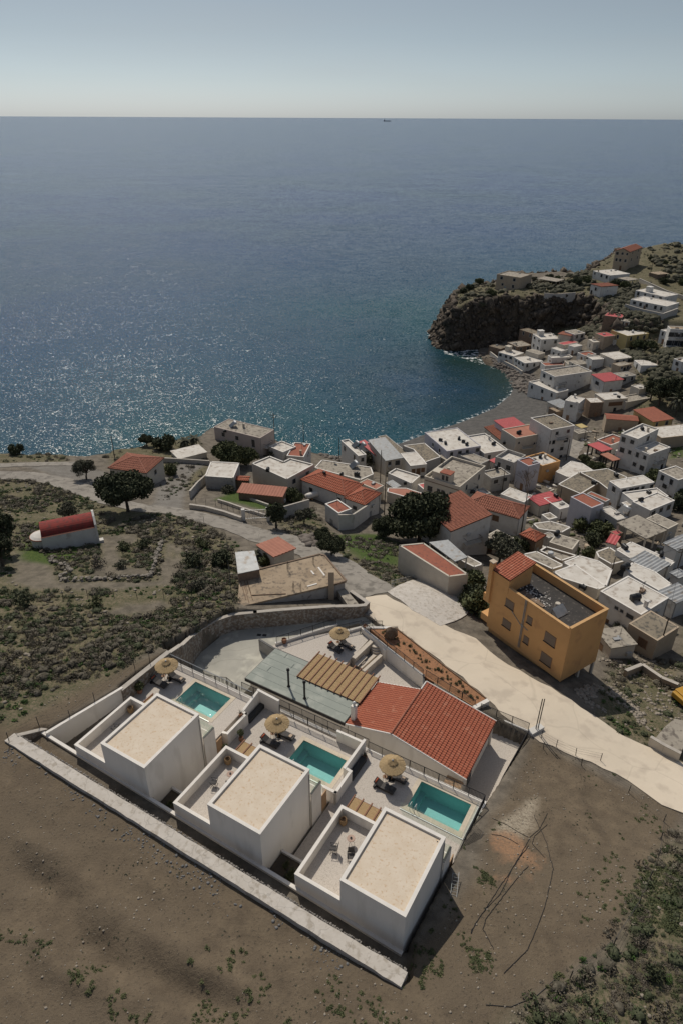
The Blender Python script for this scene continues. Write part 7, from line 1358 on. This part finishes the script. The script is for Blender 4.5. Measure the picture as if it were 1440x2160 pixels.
# bare tree
p = hit(*q('C', 245, 760)); bt_ = thing('bare_tree', 'leafless branching tree in front of the tall lilac house', 'tree', (p[0], p[1], float(gz(p[0], p[1])))); mb = MB(); rb_ = random.Random(5)
def br(p0, d, L_, r, n):
    p1 = p0 + d*L_; mb.tube([tuple(p0), tuple(p1)], r, 5, r*.6)
    if n: 
        for _ in range(3 if n > 1 else 4): d2 = (d + Vector((rb_.uniform(-.7,.7), rb_.uniform(-.7,.7), rb_.uniform(-.1,.5)))).normalized(); br(p1, d2, L_*rb_.uniform(.6,.85), r*.6, n-1)
br(Vector((0,0,0)), Vector((0,0,1)), 2.6, .16, 5); part('branches', mb, M('bare_bark', (.16,.12,.09), (.10,.08,.06)), bt_)
for i, o in enumerate(T0 + B0):
    pass
# cottage red hip roof (left)
house('cottage with orange hipped tile roof and pale walls among trees by the gravel road', 'Z', (885,435), (672,400), (975,345), 3.2, CREAM, None, '', [(.5,1,.9,1)], rtype='hip', rise=1.3, tile=TILEB)
house('long pale forecourt slab with a low rendered edge by the palms', 'Z', (1085,352), (975,330), (1265,352), .5, CREAM, ROOFW, par=.05, name='forecourt', cat='forecourt')
# ------------------------------------------------------------ scrub, weeds, stones : one object each
def templ(kind_, sd):
    rg = np.random.default_rng(sd)
    if kind_ == 'cushion': V = [leafball(np.array([0,0,.12]), .5, 110, .065, rg, .75)]
    else: V = [leafball(np.array([rg.normal()*.12, rg.normal()*.12, .12]), .3, 16, .11, rg, .9) for _ in range(3)]
    return np.concatenate(V)
def scatter(name, X, Y, S, temps, mat, zs=1.0):
    Z = gz(X, Y); out = []
    for i in range(len(X)):
        T = temps[i % len(temps)]; a = rng.uniform(0, 6.28); c_, s_ = math.cos(a), math.sin(a)
        q_ = np.stack([(T[:,0]*c_ - T[:,1]*s_)*S[i] + X[i], (T[:,0]*s_ + T[:,1]*c_)*S[i] + Y[i], T[:,2]*S[i]*zs + Z[i]], 1); out.append(q_)
    o = part(name, leafmesh(name, np.concatenate(out)), mat); o['kind'] = 'stuff'; return o
def sample_poly(P, n, cl=5., thr=0., seed=0, margin=0.3):
    P = np.array(P); lo, hi = P.min(0), P.max(0); X = rng.uniform(lo[0], hi[0], n); Y = rng.uniform(lo[1], hi[1], n); m = sdist(X, Y, [tuple(p) for p in P]) > margin - 1.2*rng.random(n); m &= fbm(X + 33*seed, Y, cl, 3) > thr
    return X[m], Y[m]
def cat_(l): return np.concatenate([a for a, _ in l]), np.concatenate([b for _, b in l])
def free(X, Y):   # keep off roads, pads and buildings
    m = np.ones(len(X), bool)
    for k_ in range(len(X)):
        dg = None
    return m
dgl = bpy.context.evaluated_depsgraph_get(); bpy.context.view_layer.update(); dgl = bpy.context.evaluated_depsgraph_get()
def clear(X, Y):
    keep = []
    for x, y in zip(X, Y):
        z = float(gz(x, y)); ok, loc, n_, i_, ob_, _ = sc.ray_cast(dgl, Vector((x, y, z+30)), Vector((0,0,-1))); keep.append(ok and ob_.name.startswith('ground') and loc.z > .5 and not any(inpoly(np.array(x), np.array(y), b_) for b_ in BARE))
    return X[keep], Y[keep]
tc1 = [templ('cushion', s) for s in range(5)]; tw1_ = [templ('weed', s+10) for s in range(5)]
areas = SCRUB; dens = [6800, 1200, 380, 400, 700, 260, 2200, 400, 1300, 1800, 2200, 700]
def sc_pts(fr, cl, thr, seed, ar=None, dn=None): return clear(*cat_([sample_poly(a, int(d*fr), cl, thr, seed) for a, d in zip(ar or areas, dn or dens)]))
areas = SCRUB
def domes(name, X, Y, S, mat, hz=.62):
    bm = bmesh.new(); bmesh.ops.create_icosphere(bm, subdivisions=2, radius=.5); TV = np.array([v.co[:] for v in bm.verts]); TF = np.array([[v.index for v in f.verts] for f in bm.faces]); bm.free(); Z = gz(X, Y); Vs, Fs = [], []
    for i in range(len(X)):
        V = TV * (1 + rng.normal(size=(len(TV), 1)) * .2); V = V * [rng.uniform(.8, 1.3), rng.uniform(.8, 1.3), hz]; a = rng.uniform(0, 6.28); R = np.array([[math.cos(a), -math.sin(a), 0], [math.sin(a), math.cos(a), 0], [0, 0, 1]]); Vs.append(V @ R.T * S[i] + np.array([X[i], Y[i], Z[i] + S[i]*.12])); Fs.append(TF + len(TV)*i)
    o = part(name, mesh_np(name, np.concatenate(Vs), np.concatenate(Fs)), mat); o['kind'] = 'stuff'; return o
X, Y = sc_pts(1.45, 7, -.05, 1); S_ = .28 + .95*rng.random(len(X))**2; domes('scrub_cushions', X[::2], Y[::2], S_[::2]*.85, leafmat('thorny_scrub', (.085,.073,.052), (.055,.049,.034), (.12,.105,.078)))
scatter('scrub_tufts', X + rng.normal(size=len(X))*.2, Y + rng.normal(size=len(X))*.2, S_*1.25, tc1, leafmat('thorny_twigs', (.10,.085,.06), (.07,.06,.042), (.14,.12,.09)), .8)
X, Y = sc_pts(1.0, 5, -.01, 2); S_ = .25 + .9*rng.random(len(X))**2; domes('green_scrub', X[::2], Y[::2], S_[::2]*.85, leafmat('scrub_green', (.055,.062,.030), (.038,.045,.022), (.075,.08,.045)))
scatter('green_scrub_tufts', X, Y, S_*1.3, tc1, leafmat('scrub_green_leaf', (.06,.072,.032), (.04,.05,.022), (.085,.095,.05)), .8)
X, Y = sc_pts(.8, 3, .05, 3); scatter('broadleaf_weeds', X, Y, rng.uniform(.4, .95, len(X)), tw1_, LF['lush'], .7); X, Y = sc_pts(1, 3.5, -.02, 33, [SCRUB[2]], [9000]); scatter('low_scrub', X, Y, rng.uniform(.18, .6, len(X)), tw1_, LF['mid'], .6); X, Y = sc_pts(1, 2.5, .03, 34, [SCRUB[2]], [5000]); scatter('dry_low_scrub', X, Y, rng.uniform(.18, .6, len(X)), tc1, LF['grey'], .6)
# weeds on the bare field
WE = [zone([('h',k_[0],k_[1]) for k_ in l]) for l in [[(480,1850),(720,1850),(700,2160),(420,2160)]]] + [zone(Z0(l)) for l in [[(880,2000),(1010,1960),(1100,2000),(1000,2110),(860,2110)],[(0,1960),(200,2040),(480,2020),(700,2070),(860,2160),(880,2200),(0,2200)],[(1260,1600),(1440,1720),(1400,1950),(1240,1960)],[(930,1720),(1100,1760),(1060,1980),(940,1900)]]]
X, Y = sc_pts(1.2, 1.6, .09, 5, WE, [260, 500, 1500, 900, 420]); scatter('field_weeds', X, Y, rng.uniform(.12, .5, len(X)), tw1_, LF['mid'], .6)
X, Y = sc_pts(1, 3, .12, 9, [SOIL], [9000]); scatter('dry_weeds', X, Y, rng.uniform(.08, .22, len(X)), tw1_, LF['olive'], .6)
for i, (kx, x, y, s) in enumerate((('Z',1180,1000,1.3),('Z',1230,880,1.2),('Z',750,1015,.9),('Z',620,1010,1.1),('Z',880,890,.9),('Z',760,900,1.0),('Z',1110,1080,.8),('Z',1180,1150,.8),('Z',150,1250,1.0),('Z',600,1240,.9),(0,420,1245,1.1),(0,1350,1980,.5),(0,1390,2050,.55))):
    plant(B0[(1,0,2,3)[i % 4]], kx, x, y, ['large round cushion shrub in the scrub right of the ruin','broad flat cushion shrub on the scrub right of the chapel','dry shrub inside the ruined walls, nearest the lower wall','grey shrub inside the left part of the ruined walls','dark shrub at the upper right corner of the ruin','green shrub above the middle of the ruin','grey-green shrub below the right corner of the ruin','pale dry shrub beside the fence right of the ruin','dark shrub at the left of the wire fence line','green shrub below the middle of the wire fence line','grey shrub beside the bend of the stone wall','pale shrub in the scrub at the right edge of the picture','dark shrub near the bottom right corner'][i], s, 'shrub')
# stones
def rocks(name, X, Y, S, mat, flat=.6):
    bm = bmesh.new(); bmesh.ops.create_icosphere(bm, subdivisions=1, radius=1); TV = np.array([v.co[:] for v in bm.verts]); TF = np.array([[v.index for v in f.verts] for f in bm.faces]); bm.free(); Z = gz(X, Y); Vs, Fs = [], []
    for i in range(len(X)):
        V = TV * rng.uniform(.7, 1.25, TV.shape); V[:, 2] *= flat; a = rng.uniform(0, 6.28); R = np.array([[math.cos(a), -math.sin(a), 0], [math.sin(a), math.cos(a), 0], [0, 0, 1]]); Vs.append(V @ R.T * S[i] + np.array([X[i], Y[i], Z[i] + S[i]*.15])); Fs.append(TF + 12*i)
    o = part(name, mesh_np(name, np.concatenate(Vs), np.concatenate(Fs)), mat); o['kind'] = 'stuff'; return o
SM = M('field_stone', (.30,.26,.21), (.20,.17,.135), 1.5, .95, .3, 10); SMG = M('grey_rubble', (.19,.185,.18), (.11,.108,.105), 1.5, .9, .3, 10); SHR = M('shore_boulder', (.20,.175,.15), (.12,.10,.085), .6, .95, .5, 4)
X, Y = sc_pts(1, 6, -.05, 6, [SOIL], [15000]); rocks('field_stones', X, Y, .018 + .09*rng.random(len(X))**6, SM)
X, Y = sc_pts(.8, 4, .03, 7); rocks('scrub_stones', X, Y, .06 + .25*rng.random(len(X))**3, SM)
KP = cpoly([(-36.5,-3.5),(1.4,-3.5),(1.4,-2.85),(-36.5,-2.85)]); X, Y = clear(*sample_poly(KP, 9000, 2.5, -.02, 8, .0)); rocks('kerb_rubble', X, Y, .03 + .11*rng.random(len(X))**2, SMG)
RB = [zone([('G',*p) for p in l]) for l in [[(800,980),(1000,990),(1210,1160),(1160,1230),(960,1120),(800,1030)],[(960,820),(1120,760),(1440,900),(1440,1300),(1200,1250),(1000,1000)]]]
X, Y = sc_pts(1, 3, -.05, 9, RB, [2200, 1400]); rocks('waste_rubble', X, Y, .05 + .22*rng.random(len(X))**2, SM)
SHP = [zone([('D',*p) for p in [(-40,470),(60,520),(200,570),(330,640),(350,760),(250,740),(150,690),(100,600),(0,540)]]), zone([('E',*p) for p in [(40,620),(70,680),(140,690),(300,700),(400,700),(390,680),(250,670),(120,650),(60,590)]]), zone([('A',*p) for p in [(980,500),(1100,540),(1180,560),(1190,520),(1080,490)]]), zone([('A',*p) for p in [(850,1110),(1000,1180),(1010,1210),(900,1150)]])]
def shore_rocks():
    L_ = [sample_poly(a, d, 4, -.3, 10, -.5) for a, d in zip(SHP, [1500, 420, 260, 160])]; X, Y = cat_(L_); rocks('shore_boulders', X, Y, .25 + .75*rng.random(len(X))**2, SHR, .7)
shore_rocks()
def crags():   # broken rock of the headland cliff
    X = rng.uniform(20, 200, 60000); Y = rng.uniform(250, 380, 60000); g = 1.2
    gx_ = (gz(X + g, Y) - gz(X - g, Y)) / (2*g); gy_ = (gz(X, Y + g) - gz(X, Y - g)) / (2*g); s_ = np.hypot(gx_, gy_); z_ = gz(X, Y)
    m = (s_ > .75) & (z_ > -.3) & (rng.random(len(X)) < .62); X, Y = X[m], Y[m]; Z = gz(X, Y); Vs, Fs = [], []
    TV = np.array([(x_, y_, z_) for z_ in (-1, 1) for x_, y_ in ((-1,-1),(1,-1),(1,1),(-1,1))], float); TF = np.array([(0,3,2,1),(4,5,6,7),(0,1,5,4),(1,2,6,5),(2,3,7,6),(3,0,4,7)])
    for i in range(len(X)):
        Q, _ = np.linalg.qr(rng.normal(size=(3, 3))); V = TV * rng.uniform(.55, 1.2, TV.shape) * [1, rng.uniform(.4, .8), rng.uniform(.35, .7)]; Vs.append(V @ Q.T * (.35 + 1.5*rng.random()**2.5 + (2.2*rng.random() if i % 40 == 0 else 0)) + [X[i], Y[i], Z[i]]); Fs.append(TF + 8*i)
    o = part('cliff_crags', mesh_np('cliff_crags', np.concatenate(Vs), np.concatenate(Fs)), CRG); o['kind'] = 'stuff'
CRG = M('dark_cliff_rock', (.085,.066,.049), (.040,.032,.026), .35, .95, .6, 2.5, spot=(.13,.105,.078), spots=.9, spott=.58)
crags()
HV = [zone([('E',*p) for p in l]) for l in [[(110,380),(200,320),(330,270),(430,330),(520,330),(420,420),(250,470),(130,470)],[(580,300),(700,270),(960,230),(960,330),(700,350),(560,340)],[(1000,300),(1180,280),(1180,400),(1100,470),(980,420)],[(870,540),(1080,430),(1300,470),(1320,620),(1150,700),(980,640)],[(1150,680),(1440,600),(1440,820),(1200,820)],[(1240,90),(1440,80),(1440,330),(1290,230)]]]
X, Y = sc_pts(1, 7, -.06, 11, HV, [1500, 1100, 1000, 1400, 1200, 1100]); domes('headland_scrub', X, Y, .6 + 2.4*rng.random(len(X))**2, leafmat('headland_scrub', (.05,.05,.028), (.035,.036,.02), (.09,.08,.055)), .8)
VD = [zone([('C',*p) for p in l]) for l in [[(-400,560),(600,200),(1440,100),(1440,1300),(300,1250),(-200,900)]]]
X, Y = sc_pts(1, 5, -.04, 12, VD, [5200]); rocks('village_rubble', X, Y, .08 + .35*rng.random(len(X))**3, SM)
X, Y = sc_pts(1, 6, .04, 13, VD, [1500]); domes('village_weeds', X, Y, .3 + .9*rng.random(len(X))**2, LF['mid'], .7)
def junk(name, X, Y, mat):
    Z = gz(X, Y); Vs, Fs = [], []; TV = np.array([(x_, y_, z_) for z_ in (0, 1) for x_, y_ in ((-.5,-.5),(.5,-.5),(.5,.5),(-.5,.5))], float); TF = np.array([(0,3,2,1),(4,5,6,7),(0,1,5,4),(1,2,6,5),(2,3,7,6),(3,0,4,7)])
    for i in range(len(X)):
        a = rng.uniform(0, 3.14); R = np.array([[math.cos(a), -math.sin(a), 0], [math.sin(a), math.cos(a), 0], [0, 0, 1]]); Vs.append((TV * [rng.uniform(.3, 2.2), rng.uniform(.15, .7), rng.uniform(.1, .9)]) @ R.T + [X[i], Y[i], Z[i] - .05]); Fs.append(TF + 8*i)
    o = part(name, mesh_np(name, np.concatenate(Vs), np.concatenate(Fs)), mat); o['kind'] = 'stuff'
for nm_k, mt_k, sd_k in (('stacked_planks', TANW, 14), ('yard_blocks', GREYW, 15), ('broken_slabs', ROOFW, 16)):
    X, Y = sc_pts(1, 4, .0, sd_k, VD, [420]); junk(nm_k, X, Y, mt_k)
# hoses lying on the field
for i, (l_, lab) in enumerate((([(1380,0),(1364,1310),(1270,1500),(1160,1600),(1060,1790),(940,1990),(870,2160)],'long black irrigation hose winding down the bare field'),([(1364,1440),(1210,1590),(1180,1680),(1340,1850)],'black irrigation hose branching towards the right on the bare field'),([(700,1390),(880,1470),(1010,1550),(1140,1610)],'black irrigation hose running from the terrace corner across the field'),([(690,1590),(800,1600),(930,1650),(1020,1700)],'short black irrigation hose above the red soil patch'))):
    P = []
    for a, b in zip(l_[:-1], l_[1:]):
        for t in np.arange(0, 1, .12): P.append(hit(*q('h', a[0]+(b[0]-a[0])*t + random.uniform(-3,3), a[1]+(b[1]-a[1])*t))[:2])
    if i == 0: P = P[9:]; P += [hit(x_, y_)[:2] for x_, y_ in ((1060,1885),(1040,1905),(1022,1925),(1005,1955),(1002,1965))]
    o = thing('irrigation_hose', lab, 'hose', (*P[0], float(gz(*P[0]))), 0, 'irrigation hoses'); part('pipe', MB().tube([(p[0]-P[0][0], p[1]-P[0][1], float(gz(*p))-float(gz(*P[0]))+.03) for p in P], .02, 5), BLACKP, o)
for i, (l_, lab) in enumerate((([(1500,520),(1440,600),(1360,720),(1290,830),(1225,925),(1180,990),(1150,1050)],'black irrigation hose curving down the slope below the red soil patch'),([(1500,640),(1430,720),(1330,850),(1250,950),(1228,1020),(1300,1150)],'second black irrigation hose beside the curving one, ending in a hook'),([(1530,330),(1600,480),(1650,650),(1600,900),(1500,1150),(1350,1300)],'thin dark irrigation hose sweeping along the right part of the bare field'),([(1250,1490),(1400,1500),(1560,1430),(1700,1300)],'thin dark irrigation hose crossing the lower right of the bare field'))):
    P = []
    for a, b in zip(l_[:-1], l_[1:]):
        for t in np.arange(0, 1, .12): P.append(hit(*q(5, a[0]+(b[0]-a[0])*t + random.uniform(-3,3), a[1]+(b[1]-a[1])*t))[:2])
    o = thing('irrigation_hose', lab, 'hose', (*P[0], float(gz(*P[0]))), 0, 'irrigation hoses'); part('pipe', MB().tube([(p[0]-P[0][0], p[1]-P[0][1], float(gz(*p))-float(gz(*P[0]))+.03) for p in P], .022, 5), BLACKP, o)
fence('thin post and wire fence curving round the right side of the bare field', 0, [(1150,1575),(1230,1610),(1330,1665),(1405,1725),(1395,1800),(1355,1900),(1300,1990),(1210,2060)], 1.0, 2.6)
# seedlings in the red bed
sd0 = None
for i in range(46):
    t = (i + .5)/46; u = -19.6 + 14.2*t + random.uniform(-.2,.2); v = 35.3 - 5.3*t + random.uniform(-.65,.65)
    if sd0 is None:
        sd0 = thing('seedling', 'small green seedling planted in the red soil bed beside the concrete road', 'plant', CZ(u, v, 29.3), 0, 'seedlings in the red soil bed'); rg = np.random.default_rng(5); part('foliage', leafmesh('seedling_leaves', leafball(np.array([0,0,.12]), .2, 60, .05, rg, .9)), LF['mid'], sd0)
    else: copy_thing(sd0, CZ(u, v, 29.3), random.uniform(0,6), 'small green seedling planted in the red soil bed beside the concrete road', 'seedlings in the red soil bed', (random.uniform(.6,1.3),)*3)
# pit plants between villas
for u, v, s, l_ in ((-9.8,1.1,.45,'yellow-green plant in the sunken bed left of the nearest villa'),(-22.0,1.0,.35,'small plant in the sunken bed right of the far left villa'),(-10.6,1.6,.3,'small dark plant at the back of the sunken bed left of the nearest villa')):
    copy_thing(B0[0], CZ(u, v, 33.9), 0, l_, None, (s,s,s))
# yellow excavator at the right edge
p = hit(*q('G', 1410, 1075)); ex_ = thing('excavator', 'yellow excavator partly cut off by the right edge', 'excavator', (p[0]+1.5, p[1], float(gz(p[0]+1.5, p[1]))), .4); YL = M('yellow_machine_paint', (.45,.25,.03), (.38,.2,.03), 2, .5, .1)
part('track', MB().box(-1.6,1.6,-1.3,-.8,0,.75), METALD, ex_, bevel=.15); part('track', MB().box(-1.6,1.6,.8,1.3,0,.75), METALD, ex_, bevel=.15); part('body', MB().box(-1.5,1.4,-1.2,1.2,.85,1.7), YL, ex_, bevel=.1); part('cab', MB().box(-.2,1.1,.2,1.15,1.703,2.7), YL, ex_, bevel=.08); part('cab_window', MB().box(-.1,1.0,.12,.197,1.9,2.6).box(1.103,1.13,.3,1.05,1.9,2.6), GLASSD, ex_); part('boom', MB().tube([(1.0,-.4,1.5),(2.4,-.5,3.0),(3.6,-.5,2.4),(4.0,-.5,1.0)], .18, 6), YL, ex_); part('bucket', MB().box(3.7,4.5,-.9,-.1,.4,1.0), METALD, ex_, bevel=.05); part('counterweight', MB().box(-2.0,-1.503,-1.1,1.1,.9,1.6), YL, ex_, bevel=.1)
# ladder, rubbish by nearest villa
p = cw(1.0, 6.3); ld = thing('pallet_ladder', 'metal ladder lying on the ground at the back corner of the nearest villa', 'ladder', (p[0], p[1], float(gz(*p)) + .15), ANG + .3); mb = MB()
for x in (0, .45): mb.tube([(x,-.9,0),(x,.9,.25)], .025, 5)
for k in range(7): mb.tube([(0,-.8+.26*k,.02+.03*k),(.45,-.8+.26*k,.02+.03*k)], .016, 5)
part('ladder_frame', mb, METALG, ld)
# satellite dishes
for k, x, y, l_ in (('C', 990, 840, 'small white satellite dish on the grey house with white roof'), ('A', 1095, 570, 'white satellite dish at the rear of the old flat concrete roof'), ('D', 620, 830, 'satellite dish on the wall of the pale house under the cliff')):
    p = cast(k, x, y); d_ = thing('satellite_dish', l_, 'satellite dish', tuple(p), 2.5); part('dish', MB().lathe([(.05,0),(.3,.06),(.5,.2),(.48,.2),(.28,.08),(.04,.03)], 16).tr(Matrix.Translation((0,0,.7)) @ Matrix.Rotation(1.0,4,'X')), CAPW, d_); part('mast', MB().tube([(0,0,0),(0,0,.8)], .03), METALG, d_)
# ship on the horizon
sx_, sy_ = W(808, 247.9, 0) if False else (0, 0)
d_ = ray(808, 700); az_ = math.atan2(d_[0], d_[1]); d2 = ray(808, 252); D_ = 20000.0; sx_ = D_*d2[0]/d2[1]; shp = thing('cargo_ship', 'tiny cargo ship far out on the horizon', 'ship', (sx_, D_, 0), .05)
part('hull', MB().add([(-95,-14,0),(85,-14,0),(105,0,14),(85,14,0),(-95,14,0),(-95,-14,14),(85,-14,14),(-95,14,14),(85,14,14)], [(0,4,3,2,1),(5,6,2,8,7),(0,1,6,5),(1,2,6),(3,8,2),(4,7,8,3),(0,5,7,4)]), M('ship_hull', (.05,.06,.07)), shp); part('superstructure', MB().box(-85,-60,-11,11,14,40), M('ship_white', (.3,.3,.3)), shp); part('deck_cranes', MB().box(-20,-14,-3,3,14,30).box(30,36,-3,3,14,30), METALD, shp)
# unused tree / shrub prototypes are removed
for o in T0 + B0 + BB:
    if o.name not in used:
        for c_ in list(o.children): bpy.data.objects.remove(c_)
        bpy.data.objects.remove(o)
